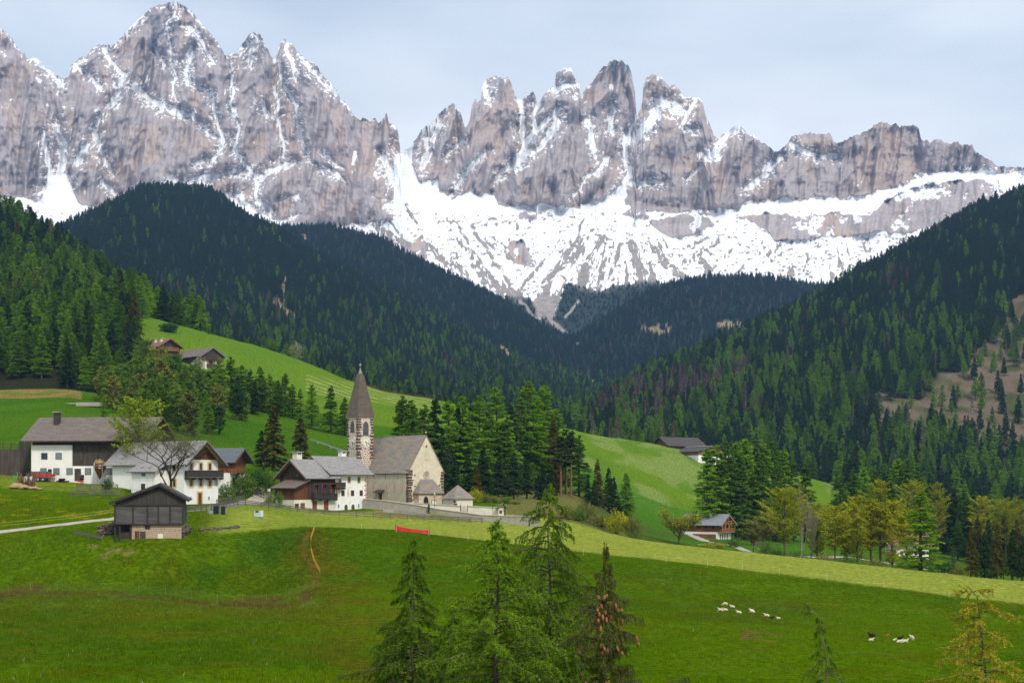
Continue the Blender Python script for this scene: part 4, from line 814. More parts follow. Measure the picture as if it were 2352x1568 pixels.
def arch(parent, face, s, z0, w, h, fm, gm, off=(0, 0), ring=.2, name='archway', pointed=False):
    g = pl(face); m = lambda a, d, q: tuple(np.array(g(a, d, q)) + np.array((off[0], off[1], 0)))
    def out(k, n=8):
        pts = [(s - w / 2 - k, z0), (s + w / 2 + k, z0)]
        r = w / 2 + k; zc = z0 + h - w / 2 * (1.5 if pointed else 1)
        for i in range(n + 1):
            a = math.pi * i / n; pts.append((s + r * math.cos(a), zc + (r * math.sin(a) * (1.5 - .28 * abs(math.cos(a))) if pointed else r * math.sin(a))))
        return pts
    dv = np.array(m(0, 1, 0)) - np.array(m(0, 0, 0))
    o = MB().extr([m(a, -.05, q) for a, q in out(ring)], tuple(dv * .1)).build(name, fm, parent)
    MB().extr([m(a, -.05, q) for a, q in out(0)], tuple(dv * .13)).build('opening', gm, o)
    return o
def gwalls(W, L, z0, ze, zr, ax, pk=.5):
    if ax == 'x': return MB().extr([(0, 0, z0), (0, L, z0), (0, L, ze), (0, L * pk, zr), (0, 0, ze)], (W, 0, 0))
    return MB().extr([(0, 0, z0), (W, 0, z0), (W, 0, ze), (W * pk, 0, zr), (0, 0, ze)], (0, L, 0))
def groof(W, L, ze, zr, ax, og, oe, t=.22, lift=.12):
    b = MB()
    if ax == 'x':
        k = (zr - ze) / (L / 2); z = lambda y: ze + k * min(y, L - y) + lift
        b.slab([(-og, -oe, z(-oe)), (W + og, -oe, z(-oe)), (W + og, L / 2, zr + lift), (-og, L / 2, zr + lift)], t)
        b.slab([(-og, L + oe, z(L + oe)), (W + og, L + oe, z(L + oe)), (W + og, L / 2 + .004, zr + lift), (-og, L / 2 + .004, zr + lift)], t)
    else:
        k = (zr - ze) / (W / 2); z = lambda x: ze + k * min(x, W - x) + lift
        b.slab([(-oe, -og, z(-oe)), (W / 2, -og, zr + lift), (W / 2, L + og, zr + lift), (-oe, L + og, z(-oe))], t)
        b.slab([(W + oe, -og, z(W + oe)), (W / 2 + .004, -og, zr + lift), (W / 2 + .004, L + og, zr + lift), (W + oe, L + og, z(W + oe))], t)
    return b
def verge(W, L, ze, zr, ax, og, oe, m, parent, t=.3, end=0):
    """barge boards under the roof edge at the near gable"""
    b = MB()
    if ax == 'x':
        k = (zr - ze) / (L / 2); x = -og + .1
        b.beam((x, -oe, ze - k * oe - .22), (x, L / 2, zr - .22), .14, t); b.beam((x, L + oe, ze - k * oe - .22), (x, L / 2, zr - .22), .14, t)
    else:
        k = (zr - ze) / (W / 2); y = -og + .1
        b.beam((-oe, y, ze - k * oe - .22), (W / 2, y, zr - .22), .14, t); b.beam((W + oe, y, ze - k * oe - .22), (W / 2, y, zr - .22), .14, t)
    return b.build('barge_board', m, parent)
def chimney(parent, x, y, z0, z1, w, m, cap, d=None):
    d = d or w
    o = MB().box(x - w / 2, x + w / 2, y - d / 2, y + d / 2, z0, z1).build('chimney', m, parent)
    MB().box(x - w * .32, x - w * .04, y - d / 2 - .02, y - d / 2 + .04, z1 - .5, z1 - .16).box(x + w * .04, x + w * .32, y - d / 2 - .02, y - d / 2 + .04, z1 - .5, z1 - .16).build('flue_opening', BEAMK, o)
    MB().box(x - w * .68, x + w * .68, y - d * .68, y + d * .68, z1 + .004, z1 + .13).build('cap', cap, o)
    return o
def balcony(parent, face, s0, s1, z, h, dep, m, fm, W=0., off=(0, 0), gap=.16):
    g = pl(face, W); q = lambda a, d, zz: tuple(np.array(g(a, d, zz)) + np.array((off[0], off[1], 0)))
    o = MB().box(s0, s1, .004, dep, z - .16, z, q).build('balcony', fm, parent)
    b = MB(); a = s0
    while a < s1 - .02:
        b.box(a, min(a + gap * .8, s1), dep - .05, dep - .01, z + .05, z + h, q); a += gap
    for ss in (s0, s1 - .05):
        d = .1
        while d < dep - .1: b.box(ss, ss + .05, d, d + gap * .8, z + .05, z + h, q); d += gap
    b.build('railing', m, o)
    MB().box(s0 - .04, s1 + .04, dep - .1, dep + .05, z + h + .004, z + h + .1, q).build('handrail', fm, o)
    k = MB(); n = max(2, int((s1 - s0) / 1.6))
    for i in range(n + 1): k.box(s0 + (s1 - s0 - .16) * i / n, s0 + (s1 - s0 - .16) * i / n + .16, .0, dep * .95, z - .38, z - .164, q)
    k.build('joist', fm, o)
    return o
def at(u, v, D): return P(u, v, D)

# --- white and timber barn on the left ---------------------------------------
A = thing('hay_barn', 'long white and dark timber barn with brown roof and tall brown chimney', 'barn', at(72, 1104, 299), R(-8))
MB().box(0, 22.6, 0, 14, -2.5, 2.9).box(0, 8.4, 0.004, 6, 2.9, 7.0).build('wall', WHITE, A)
gwalls(22.4, 13.4, 2.904, 8.5, 12.5, 'x').build('timber_wall', OLDWOOD, A).location = (.1, .32, 0)
groof(22.6, 14, 8.55, 12.6, 'x', 1.7, 1.5, .24).build('roof', SH_BROWN, A)
verge(22.6, 14, 8.55, 12.6, 'x', 1.7, 1.5, BEAMK, A)
b = MB()
for i in range(22): b.beam((.5 + i * 1.0, -1.4, 7.52), (.5 + i * 1.0, .3, 8.5), .13, .16)
b.build('rafter', BEAMK, A)
b = MB().box(8.45, 22.5, .16, .32, 6.65, 6.85).box(8.45, 22.5, .16, .32, 2.92, 3.1).box(.1, 22.5, .2, .32, 7.02, 7.16).box(17.0, 17.2, .14, .32, 3.1, 8.3)
for x in (11.4, 14.2, 19.6, 21.8): b.beam((x - 1.5, .25, 3.2), (x, .25, 6.6), .14, .18)
for x in (10.4, 13.6, 20.6): b.box(x, x + .16, .2, .315, 3.1, 8.2)
for x in (1.5, 6, 12.5, 16, 20): b.beam((x, .26, 7.2), (x + 1.1, .26, 8.3), .12, .16)
b.build('timber_bracing', OLDWOOD, A)
chimney(A, 3.2, 4.7, 10.2, 13.6, 1.05, plain('brown_sheet_chimney', (.055, .04, .038)), STEEL)
for s, z in ((2.7, 4.85), (5.65, 4.85)): win(A, 'F', s, z, 1.15, 1.15, OLDWOOD, GLASSG if s > 3 else GLASS, .07, .05)
for s in (2.5, 5.2, 7.9, 11.7, 15.9): win(A, 'F', s, 1.85, 1.15, 1.2, OLDWOOD, GLASSG, .07, .05)
door(A, 'F', 9.6, 0, 1.35, 2.4, OLDWOOD, WHITE, .15)
S = thing('feed_silo', 'brown cone bottomed feed silo standing in front of the long white barn', 'silo', A.matrix_basis @ Vector((14.9, -1.9, 0)) - Vector((0, 0, .15)), R(-8))
SILO = plain('brown_glossy_plastic', (.10, .038, .018), .3, .2, 2., .5)
SILOT = plain('ochre_faded_plastic', (.25, .14, .045), .35, .2, 2., .5)
MB().lathe([(.06, .45), (.10, .5), (1.22, 2.75), (1.22, 3.3)], 16).build('hopper', SILO, S, True)
MB().lathe([(1.225, 3.3), (1.1, 3.85), (.55, 4.2), (.3, 4.22), (.3, 4.36), (.02, 4.4)], 16).build('lid', SILOT, S, True)
for k in range(4):
    a = R(45 + 90 * k); MB().tube([(1.3 * math.cos(a), 1.3 * math.sin(a), -.3), (1.26 * math.cos(a), 1.26 * math.sin(a), 3.4)], .05, 6).build('leg', STEEL, S)
MB().tube([(-.5, -1.36, -.3), (-.5, -1.36, 3.4), (-.4, -1.2, 4.0), (-.2, -.8, 4.3)], .055, 6).build('filling_pipe', STEEL, S)
PALE = plain('pale_print', (.62, .60, .55), .7, .05)
k = MB()
for a0, q0, a1, q1 in ((.35, 3.2, .5, 2.85), (.65, 3.2, .5, 2.85), (.42, 3.05, .3, 3.1), (.58, 3.05, .7, 3.1)): k.beam((a0, -1.2, q0), (a1, -1.2, q1), .05, .05)
for i in range(5): k.box(.22 + i * .13, .30 + i * .13, -1.24, -1.16, 2.55, 2.68)
k.build('emblem', PALE, S)
A2 = thing('timber_ramp_wall', 'dark boarded ramp wall joined to the left end of the long barn', 'wall', at(-14, 1068, 306), R(2))
MB().box(0, 5.2, 0, .3, -2, 3.2).build('board_panel', OLDWOOD, A2); MB().box(5.2, 7.2, -.2, .3, -2.5, 4.6).build('board_panel', BLACKWOOD, A2)
b = MB()
for z in (3.5, 4.1): b.box(-.5, 7.0, .1, .2, z, z + .14)
b.build('rail', OLDWOOD, A2)
for i in range(5): MB().box(i * 1.6, i * 1.6 + .14, .32, .45, 1.5, 4.6).build('post', OLDWOOD, A2)

# --- white farmhouse with the black balcony ------------------------------------
B = thing('farmhouse', 'tall white farmhouse with black balcony and ochre window surrounds', 'house', at(422.5, 1158.5, 280), R(54))
W_, L_, ze, zr = 8.4, 20., 8.1, 11.75
gwalls(W_, L_, -2.5, ze, zr, 'y').build('wall', WHITE, B)
MB().extr([(.2, -.05, 8.32), (8.2, -.05, 8.32), (4.2, -.05, 11.6)], (0, .04, 0)).build('gable_boarding', BROWNWOOD, B)
rf = groof(W_, L_, ze, zr, 'y', 1.7, 1.0, .2).build('roof', SH_GREY, B)
for y in (3.2, 6.0, 9.0): MB().slab([(1.2, y, ze + 1.2 * .82 + .19), (2.0, y, ze + 2.0 * .82 + .19), (2.0, y + .7, ze + 2.0 * .82 + .19), (1.2, y + .7, ze + 1.2 * .82 + .19)], .06).build('skylight', GLASSG, rf)
verge(W_, L_, ze, zr, 'y', 1.7, 1.0, BEAMK, B, .34)
b = MB()
for x in (.05, 2.1, 4.2, 6.3, 8.35): b.beam((x, -1.5, ze + .87 * min(x, W_ - x) - .28), (x, .0, ze + .87 * min(x, W_ - x) - .28), .2, .24)
b.beam((4.2, -1.2, 11.1), (7.4, -1.2, 8.4), .16, .2).beam((4.2, -1.2, 11.1), (1.0, -1.2, 8.4), .16, .2)
b.build('purlin', BEAMY, B)
OCHRE = plain('ochre_painted_surround', (.56, .38, .16), .9, .15)
for s in (1.75, 4.1, 6.35):
    win(B, 'F', s, 4.0, .62, 1.25, OCHRE, None, .3, .05); win(B, 'F', s, 7.05, .62, 1.25, OCHRE, None, .28, .05)
balcony(B, 'F', .1, 8.8, 5.0, 1.25, 1.15, BLACKWOOD, BEAMK)
door(B, 'F', 3.85, 0, .85, 2.15, BROWNWOOD, OCHRE, .3)
for s in (1.6, 6.1): win(B, 'F', s, 1.15, .4, .6, WHITE, GLASSG, .08, .04)
for y, z in ((2.6, 4.0), (2.6, 7.0), (13.2, 3.6), (13.2, 6.5)): win(B, 'S', y, z, .7, 1.35, OCHRE, None, .26, .05)
ax = MB().box(-3.0, -.004, 4.4, 11.0, -2.5, 6.35).build('stair_wing', WHITE, B)
rw = MB().slab([(-3.7, 3.7, 6.05), (.05, 3.7, 8.0), (.05, 11.6, 8.0), (-3.7, 11.6, 6.05)], .18).build('wing_roof', SH_GREY, B)
for y in (6.3, 8.6): MB().slab([(-2.5, y, 6.05 + .624 + .08), (-1.9, y, 6.05 + .936 + .08), (-1.9, y + .6, 6.05 + .936 + .08), (-2.5, y + .6, 6.05 + .624 + .08)], .06).build('skylight', GLASSG, rw)
win(B, 'S', 7.7, 3.3, 1.2, 1.15, WHITE, None, .06, .04, off=(-3., 0)); win(B, 'S', 7.6, 5.6, 1.2, .7, WHITE, None, .06, .04, off=(-3., 0))
win(B, 'F', -1.7, 3.5, .5, 1.1, WHITE, None, .06, .04, off=(0, 4.4)); win(B, 'F', -1.7, 5.6, .5, .8, WHITE, None, .06, .04, off=(0, 4.4))
b = MB(); LINE = plain('pale_grey_paint_line', (.5, .5, .46), .9, .1); g = lambda s, d, z: (-3.0 - d, s, z)
for z in (1.6, 2.7, 4.4): b.box(4.9, 10.6, 0, .012, z, z + .09, g)
for s in (5.0, 6.6, 8.8, 10.5): b.box(s, s + .09, 0, .016, .4, 5.2, g)
b.build('painted_grid', LINE, B)
lt2 = MB().box(-1.6, -.004, 13.6, 15.6, -2, 1.9).build('lean_to', OLDWOOD, B); MB().slab([(-2.3, 13.0, 1.75), (.0, 13.0, 2.75), (.0, 16.2, 2.75), (-2.3, 16.2, 1.75)], .14).build('lean_to_roof', SH_DARK, lt2)

# --- house behind with grey ribbed roof -----------------------------------------
Cc = thing('house', 'white and reddish timber house with blue grey ribbed roof behind the farmhouse', 'house', at(452, 1128, 306), R(-12))
MB().box(0, 7.1, 0, 8, -2.5, 3.75).build('wall', WHITE, Cc)
gwalls(7.2, 8.1, 3.754, 6.2, 8.6, 'x').build('timber_wall', planks('red_new_boards', (.30, .105, .04), (.2, .07, .03)), Cc).location = (-.05, -.05, 0)
groof(7.1, 8, 6.2, 8.65, 'x', 1.6, .9, .2).build('roof', SH_BLUE, Cc)
MB().beam((8.62, -.9, 5.75), (8.62, 4, 8.5), .14, .36).beam((8.62, 8.9, 5.75), (8.62, 4, 8.5), .14, .36).build('barge_board', BROWNWOOD, Cc)
balcony(Cc, 'T', 0, 4.5, 3.9, 1.05, 1.5, NEWWOOD, NEWWOOD, 7.1)
b = MB().beam((5.0, -.1, 3.9), (6.9, -.1, 6.1), .1, .16).beam((6.9, -.1, 3.9), (5.0, -.1, 6.1), .1, .16).beam((7.2, .4, 5.2), (8.5, .4, 6.2), .14, .14); b.build('timber_bracing', BROWNWOOD, Cc)
win(Cc, 'F', 3.2, 5.6, 1.6, .7, BROWNWOOD, None, .08, off=(0, -.05)); win(Cc, 'T', 2.0, 1.9, 1.1, 1.5, BROWNWOOD, None, .1, W=7.1)

# --- dark barn in front ------------------------------------------------------------
D_ = thing('log_barn', 'old blackened wooden barn on a pale stone footing beside the track', 'barn', at(264, 1232, 219), R(9))
MB().extr([(-.0, 0, 4.45), (9.6, 0, 4.45), (9.6, 0, 5.75), (6.3, 0, 7.6), (0, 0, 5.2)], (0, 8, 0)).build('gable_wall', BLACKWOOD, D_)
MB().box(-.12, 9.72, -.16, 8.1, 1.85, 4.44).build('log_wall', BLACKLOG, D_)
MB().box(2.35, 9.35, .1, 7.9, -2, 1.845).build('stone_footing', STONE_B, D_)
MB().box(-.1, 2.35, 3.5, 7.9, -2, 1.845).build('back_wall', BLACKWOOD, D_)
k1, k2 = (7.6 - 5.2) / 6.3, (7.6 - 5.75) / 3.3
MB().slab([(-.75, -.7, 5.2 - .75 * k1 + .1), (6.3, -.7, 7.7), (6.3, 8.6, 7.7), (-.75, 8.6, 5.2 - .75 * k1 + .1)], .2).slab([(10.5, -.7, 5.75 - .9 * k2 + .1), (6.305, -.7, 7.7), (6.305, 8.6, 7.7), (10.5, 8.6, 5.75 - .9 * k2 + .1)], .2).build('roof', SH_DARK, D_)
MB().beam((-.75, -.62, 4.72), (6.3, -.62, 7.4), .12, .26).beam((10.5, -.62, 5.06), (6.3, -.62, 7.4), .12, .26).build('barge_board', BEAMK, D_)
b = MB()
for x in (-.1, 2.45, 4.45, 6.0, 7.65, 9.5): b.box(x, x + .2, -.28, -.165, 1.7, 4.5)
b.box(-.3, 9.9, -.3, -.17, 4.45, 4.62).box(-.3, 9.9, -.3, -.17, 1.72, 1.88); b.build('log_frame', BEAMK, D_)
for x in (-.1, .55, 2.1): MB().box(x, x + .22, -.1, .14, -1.5, 1.84).build('post', BEAMK, D_)
MB().box(.7, 2.0, .5, .62, -.6, .6).build('gate', BLACKWOOD, D_); MB().box(6.4, 6.75, -.02, .02, 6.1, 6.4).box(3.0, 3.3, -.02, .02, 6.35, 6.55).build('air_hole', GLASS, D_)
win(D_, 'F', 4.55, 1.35, .6, .4, BEAMK, None, .06, off=(0, .1)); door(D_, 'F', 3.1, -.4, .65, 1.2, BROWNWOOD, None, off=(0, .1))
MB().box(3.5, 4.3, .02, .096, -.35, .75).build('shutter', OLDWOOD, D_); MB().box(6.0, 6.75, .06, .096, -.5, .4).build('plaster_patch', CREAM, D_)

# --- timber farmhouse and white rectory ------------------------------------------------
TH = R(48)
E1 = thing('timber_farmhouse', 'brown timber farmhouse with white base and grey shingle roof left of the rectory', 'house', at(706, 1175, 302), TH)
gwalls(7.3, 8.4, 2.45, 7.25, 10.35, 'x').build('timber_wall', planks('dark_brown_boards', (.10, .058, .038), (.052, .037, .03)), E1)
MB().box(0.05, 7.3, .05, 8.3, -2.5, 2.446).build('base_wall', CREAM, E1)
groof(7.0, 8.4, 7.25, 10.35, 'x', 1.1, 1.0, .2).build('roof', SH_GREY, E1)
verge(7.0, 8.4, 7.25, 10.35, 'x', 1.1, 1.0, BROWNWOOD, E1, .36)
for s in (3.2, 4.75): win(E1, 'S', s, 7.75, .95, 1.35, BEAM, glass('green_tinted_glass', (.03, .05, .02)), .12)
MB().box(-3.4, -.004, 0, 5.8, 2.45, 4.95).extr([(-3.4, 0, 4.95), (-.004, 0, 4.95), (-.004, 0, 6.2)], (0, 5.8, 0)).build('lean_to', BROWNWOOD, E1)
MB().box(-3.35, .046, .05, 5.7, -2.5, 2.446).build('lean_to_base', CREAM, E1)
MB().slab([(-4.1, -.9, 4.75), (.0, -.9, 6.35), (.0, 6.7, 6.35), (-4.1, 6.7, 4.75)], .16).build('lean_to_roof', SH_BROWN, E1)
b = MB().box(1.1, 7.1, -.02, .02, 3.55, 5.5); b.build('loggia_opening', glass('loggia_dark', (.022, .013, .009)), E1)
b = MB()
for x in (1.0, 3.1, 5.2, 7.0): b.box(x, x + .16, -.75, -.6, 2.5, 5.6)
for x in (2.0, 4.2, 6.0): b.box(x, x + .5, -.06, -.03, 3.6, 5.2)
b.box(1.0, 7.16, -.78, -.03, 5.5, 5.68); b.build('loggia_post', BROWNWOOD, E1)
balcony(E1, 'F', 1.0, 7.2, 2.6, .95, .9, BLACKWOOD, BEAMK)
for s in (1.9, 4.9): door(E1, 'F', s, 0, .95, 2.1, planks('red_door_boards', (.34, .10, .04), (.22, .07, .03)), BEAM, .08, off=(0, .05))
win(E1, 'F', -2.7, 1.2, .8, .75, BEAM, None, .1, off=(0, .05)); door(E1, 'F', -1.2, 0, .9, 1.7, NEWWOOD, BEAM, .08, off=(0, .05))
chimney(E1, 1.6, 5.0, 9.6, 11.9, 1.35, CREAM, STEEL)
E2 = thing('rectory', 'white rectory with painted window frames and two arched doors beside the church', 'house', at(763.6, 1176, 307.4), TH)
gwalls(9.2, 10., -2.5, 8.15, 11.2, 'x').build('wall', WHITE, E2)
groof(9.2, 10., 8.2, 11.3, 'x', 1.4, 1.1, .2).build('roof', SH_GREY, E2)
MB().beam((-1.3, -.9, 7.4), (-1.3, 5, 11.05), .14, .34).beam((10.5, -.9, 7.4), (10.5, 5, 11.05), .14, .34).build('barge_board', BEAMK, E2)
TERRA = plain('terracotta_scroll_paint', (.50, .30, .19), .9, .4, 6.); REDW = plain('oxblood_window_paint', (.14, .03, .022), .7, .2)
for s in (2.0, 4.5, 7.15): win(E2, 'F', s, 6.55, .5, 1.0, TERRA, None, .2, .035)
for s in (2.8, 5.4, 7.8): win(E2, 'F', s, 3.85, .72, 1.0, REDW, None, .07, .05, bars=3)
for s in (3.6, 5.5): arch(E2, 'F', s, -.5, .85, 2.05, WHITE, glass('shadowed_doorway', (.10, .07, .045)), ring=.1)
for s in (1.6, 7.1): win(E2, 'F', s, 1.25, .35, .75, WHITE, GLASSG, .1, .03)
balcony(E2, 'F', .05, 2.8, 5.0, .95, .9, OLDWOOD, BEAMK)
b = MB()
for i in range(13): b.box(8.95 - (.28 if i % 2 else 0), 9.22, -.03, .02, .9 + i * .48, 1.18 + i * .48).box(9.18, 9.23, -.03, .3, .9 + i * .48, 1.18 + i * .48)
b.build('painted_quoin', plain('red_quoin_paint', (.42, .15, .10), .9, .2), E2)
b = MB()
for s in (1.7, 4.25): b.extr([(s - .22, 0, 3.2), (s + .22, 0, 3.2), (s + .28, 0, 3.9), (s + .15, 0, 4.6), (s, 0, 4.9), (s - .15, 0, 4.6), (s - .28, 0, 3.9)], (0, -.02, 0))
b.build('wall_painting', plain('faded_fresco', (.60, .47, .36), .9, .4, 8.), E2)
b = MB()
for s, z in ((1.0, 1.9), (4.6, 1.9), (7.9, 1.9), (4.6, 5.0), (8.1, 5.0)): b.beam((s, -.03, z - .3), (s + .22, -.03, z + .35), .03, .03)
b.build('wall_tie', BEAMK, E2)
chimney(E2, 7.6, 5.6, 9.8, 12.5, 1.2, WHITE, STEEL)
MB().tube([(-.12, -.12, -1), (-.12, -.12, 7.2)], .06).build('downpipe', BEAMK, E2)
SD = thing('satellite_dish', 'round grey satellite dish on a pole above the joined house roofs', 'satellite dish', E2.matrix_basis @ Vector((-1.75, -.7, 7.0)), TH)
MB().tube([(0, 0, -.4), (0, 0, 2.2)], .035).build('pole', STEEL, SD)
MB().lathe([(.02, 0), (.3, .04), (.5, .14), (.52, .16), (.3, .08), (.02, .04)], 14).build('dish', plain('grey_green_dish', (.13, .17, .17), .5), SD, True)
SD.children[1].rotation_euler = (R(80), 0, R(-40)); SD.children[1].location = (0, -.12, 1.9)

# --- the church ------------------------------------------------------------------------
TH = R(41)
K = thing('church', 'stone church with steep patched slate roof and tall pointed clock tower', 'church', at(938, 1158, 318), TH)
W_, L_, ze, zr = 9.4, 14.6, 7.0, 14.55
gwalls(W_, L_, -2, ze, zr, 'y').build('nave_wall', plaster('ashlar_tan_plaster', (.54, .48, .37), .8), K)
MB().box(.0, W_, -.03, -.004, -2, ze).extr([(0, -.03, ze), (W_, -.03, ze), (W_ / 2, -.03, zr)], (0, .026, 0)).build('facade', plaster('warm_cream_plaster', (.66, .58, .44), .8), K)
groof(W_, L_, ze, zr, 'y', .12, .35, .16, .08).build('nave_roof', SH_SLATE, K)
MB().extr([(.9, L_, -2), (8.5, L_, -2), (8.5, L_, 6.8), (4.7, L_, 14.0), (.9, L_, 6.8)], (0, 5.6, 0)).build('choir_wall', TANW, K)
MB().slab([(.6, L_ + .3, 6.4), (4.7, L_ + .3, 14.35), (4.7, L_ + 5.9, 14.35), (.6, L_ + 5.9, 6.4)], .15).slab([(8.8, L_ + .3, 6.4), (4.705, L_ + .3, 14.35), (4.705, L_ + 5.9, 14.35), (8.8, L_ + 5.9, 6.4)], .15).build('choir_roof', SH_SLATE, K)
rq = random.Random(3)
QUO = plain('brown_porphyry_block', (.10, .062, .052), .9, .35, 2.)
for x0, dr_, zt in ((0, 1, 7.0), (W_, -1, 6.9)):
    b = MB(); z = -1.
    while z < zt - .3:
        w = rq.uniform(.55, 1.15); h = rq.uniform(.32, .55)
        b.box(min(x0, x0 + dr_ * w) - (.05 if dr_ > 0 else 0), max(x0, x0 + dr_ * w) + (.05 if dr_ < 0 else 0), -.075, .0, z, z + h)
        if dr_ > 0: b.box(-.055, .0, .0, rq.uniform(.35, .95), z, z + h)
        z += h + rq.uniform(.06, .16)
    for _ in range(5):
        q = rq.uniform(.9, 1.6); zz = rq.uniform(.5, 6); b.box(min(x0 + dr_ * q, x0 + dr_ * (q + .4)), max(x0 + dr_ * q, x0 + dr_ * (q + .4)), -.06, 0, zz, zz + .3)
    b.build('corner_quoin', QUO, K)
RING = plain('pale_dressed_stone', (.50, .42, .30), .9, .25, 3.)
ro = MB(); n_ = 20
for i in range(n_):
    a0, a1 = 2 * math.pi * i / n_, 2 * math.pi * (i + 1) / n_
    ro.extr([(4.65 + r_ * math.cos(a), -.03, 6.3 + r_ * math.sin(a)) for r_, a in ((.58, a0), (.84, a0), (.84, a1), (.58, a1))], (0, -.12, 0))
ro = ro.build('rose_window', RING, K)
MB().extr([(4.65 + .58 * math.cos(2 * math.pi * i / n_), -.02, 6.3 + .58 * math.sin(2 * math.pi * i / n_)) for i in range(n_)], (0, -.03, 0)).build('pane', glass('leaded_glass', (.22, .25, .25)), ro)
b = MB()
for i in range(8): a = math.pi * i / 4; b.beam((4.65 + .12 * math.cos(a), -.07, 6.3 + .12 * math.sin(a)), (4.65 + .56 * math.cos(a), -.07, 6.3 + .56 * math.sin(a)), .035, .035)
b.build('tracery', RING, ro)
arch(K, 'F', 4.85, 9.3, .9, 1.9, RING, plaster('niche_plaster', (.58, .5, .38)), off=(0, -.03), ring=.12, name='niche', pointed=True)
MB().extr([(4.7, -.01, 11.75), (5.1, -.01, 12.2), (4.7, -.01, 12.65), (4.3, -.01, 12.2)], (0, -.1, 0)).build('gable_hole', RING, K)
MB().extr([(4.7, -.01, 11.95), (4.93, -.01, 12.2), (4.7, -.01, 12.45), (4.47, -.01, 12.2)], (0, -.12, 0)).build('opening', GLASS, K.children[-1])
# porch
po = MB().box(1.4, 7.5, -1.8, -.034, -2, 2.5).build('porch_wall', plaster('porch_plaster', (.58, .49, .36), .9), K)
q = [(1.0, -2.25, 2.3), (7.95, -2.25, 2.3), (6.35, -.05, 5.3), (3.1, -.05, 5.3)]
MB().slab(q, .14).slab([(1.0, -.05, 2.3), (1.0, -2.25, 2.3), (3.1, -.05, 5.3), (3.095, -.045, 5.3)], .14).slab([(7.95, -2.25, 2.3), (7.95, -.05, 2.3), (6.355, -.045, 5.3), (6.35, -.05, 5.3)], .14).build('porch_roof', SH_SLATE, K)
arch(po, 'F', 3.2, -1.2, 1.25, 2.95, RING, GLASS, off=(0, -1.8), ring=.34, name='portal', pointed=True)
arch(po, 'F', 1.75, -.5, .5, 1.1, WHITE, GREYW, off=(0, -1.8), ring=.12, name='niche')
b = MB().box(4.7, 6.0, -1.87, -1.8, -.2, .9); b.build('notice_board', BROWNWOOD, po)
MB().box(4.8, 5.3, -1.89, -1.872, -.1, .8).box(5.38, 5.9, -1.89, -1.872, .0, .75).build('notice', plain('white_paper', (.7, .7, .66)), po)
def fresco(parent, face, s, z, w, h, off=(0, 0)):
    g = pl(face); m = lambda a, d, q: tuple(np.array(g(a, d, q)) + np.array((off[0], off[1], 0)))
    dv = np.array(m(0, 1, 0)) - np.array(m(0, 0, 0)); sh = [(-.5, -.42), (-.3, -.5), (.3, -.5), (.5, -.42), (.44, 0), (.5, .34), (.28, .4), (.12, .56), (-.12, .56), (-.28, .4), (-.5, .34), (-.44, 0)]
    o = MB().extr([m(s + a * w, 0, z + q * h) for a, q in sh], tuple(dv * .03)).build('wall_painting', plain('fresco_border', (.50, .33, .20), .9, .35, 7.), parent)
    MB().extr([m(s + a * w * .66, 0, z - .02 + q * h * .74) for a, q in sh], tuple(dv * .04)).build('painted_panel', plain('fresco_field', (.58, .47, .36), .9, .4, 5.), o)
    MB().extr([m(s + a * w, 0, z + q * h) for a, q in ((-.12, -.3), (.16, -.3), (.1, 0), (.2, .14), (.04, .3), (-.14, .2), (-.06, 0))], tuple(dv * .048)).build('painted_figure', plain('fresco_figure', (.33, .20, .15), .9, .45, 6.), o)
for s in (12.2, 7.55, 4.7, 1.9): fresco(K, 'S', s, 3.3, 1.2, 1.75)
fresco(po, 'F', 5.6, 1.85, .9, .95, (0, -1.8)); fresco(po, 'S', -1.0, 1.75, .9, .95, (1.4, 0))
door(K, 'S', 9.7, .1, 1.0, 2.1, BROWNWOOD, RING, .14)
MB().slab([(-1.1, 8.4, 2.5), (0, 8.4, 3.1), (0, 11.1, 3.1), (-1.1, 11.1, 2.5)], .12).build('door_canopy', SH_DARK, K)
b = MB().box(-.05, 0, 3.6, 3.68, 5.2, 6.5).box(-.05, 0, 8.0, 8.08, 5.2, 6.5).build('wall_slit', BEAMK, K)
# tower
tx, ty, tw = -2.35, 14.8, 4.0
T = MB().box(tx, tx + tw, ty, ty + tw, -2, 18.6).build('tower', STONE_T, K)
b = MB(); z = 3.
while z < 18.2:
    h = rq.uniform(.35, .5)
    for cx_, sx_ in ((tx, 1), (tx + tw, -1)):
        w = rq.uniform(.45, .95); b.box(min(cx_, cx_ + sx_ * w) - .03, max(cx_, cx_ + sx_ * w) + .03, ty - .045, ty, z, z + h)
    b.box(tx - .045, tx, ty - .03, ty + rq.uniform(.45, .9), z, z + h); w = rq.uniform(.4, .8); b.box(tx - .045, tx, ty + tw - w, ty + tw + .03, z, z + h)
    z += h + rq.uniform(.1, .3)
b.build('tower_quoin', QUO, T)
MB().box(tx - .14, tx + tw + .14, ty - .14, ty + tw + .14, 18.604, 18.74).build('cornice', RING, T)
cxx, cyy = tx + tw / 2, ty + tw / 2
def sq(r, z): return [(cxx - r, cyy - r, z), (cxx + r, cyy - r, z), (cxx + r, cyy + r, z), (cxx - r, cyy + r, z)]
b = MB(); lv = [(2.3, 18.744), (2.02, 19.9), (1.58, 22.4), (.62, 27.6), (.42, 28.2)]
for r_, z in lv: b.v += sq(r_, z)
for i in range(len(lv) - 1):
    for j in range(4): b.f.append((i * 4 + j, i * 4 + (j + 1) % 4, i * 4 + 4 + (j + 1) % 4, i * 4 + 4 + j))
b.f += [(3, 2, 1, 0), tuple(range(len(b.v) - 4, len(b.v)))]
spr = b.build('spire', SH_SPIRE, T)
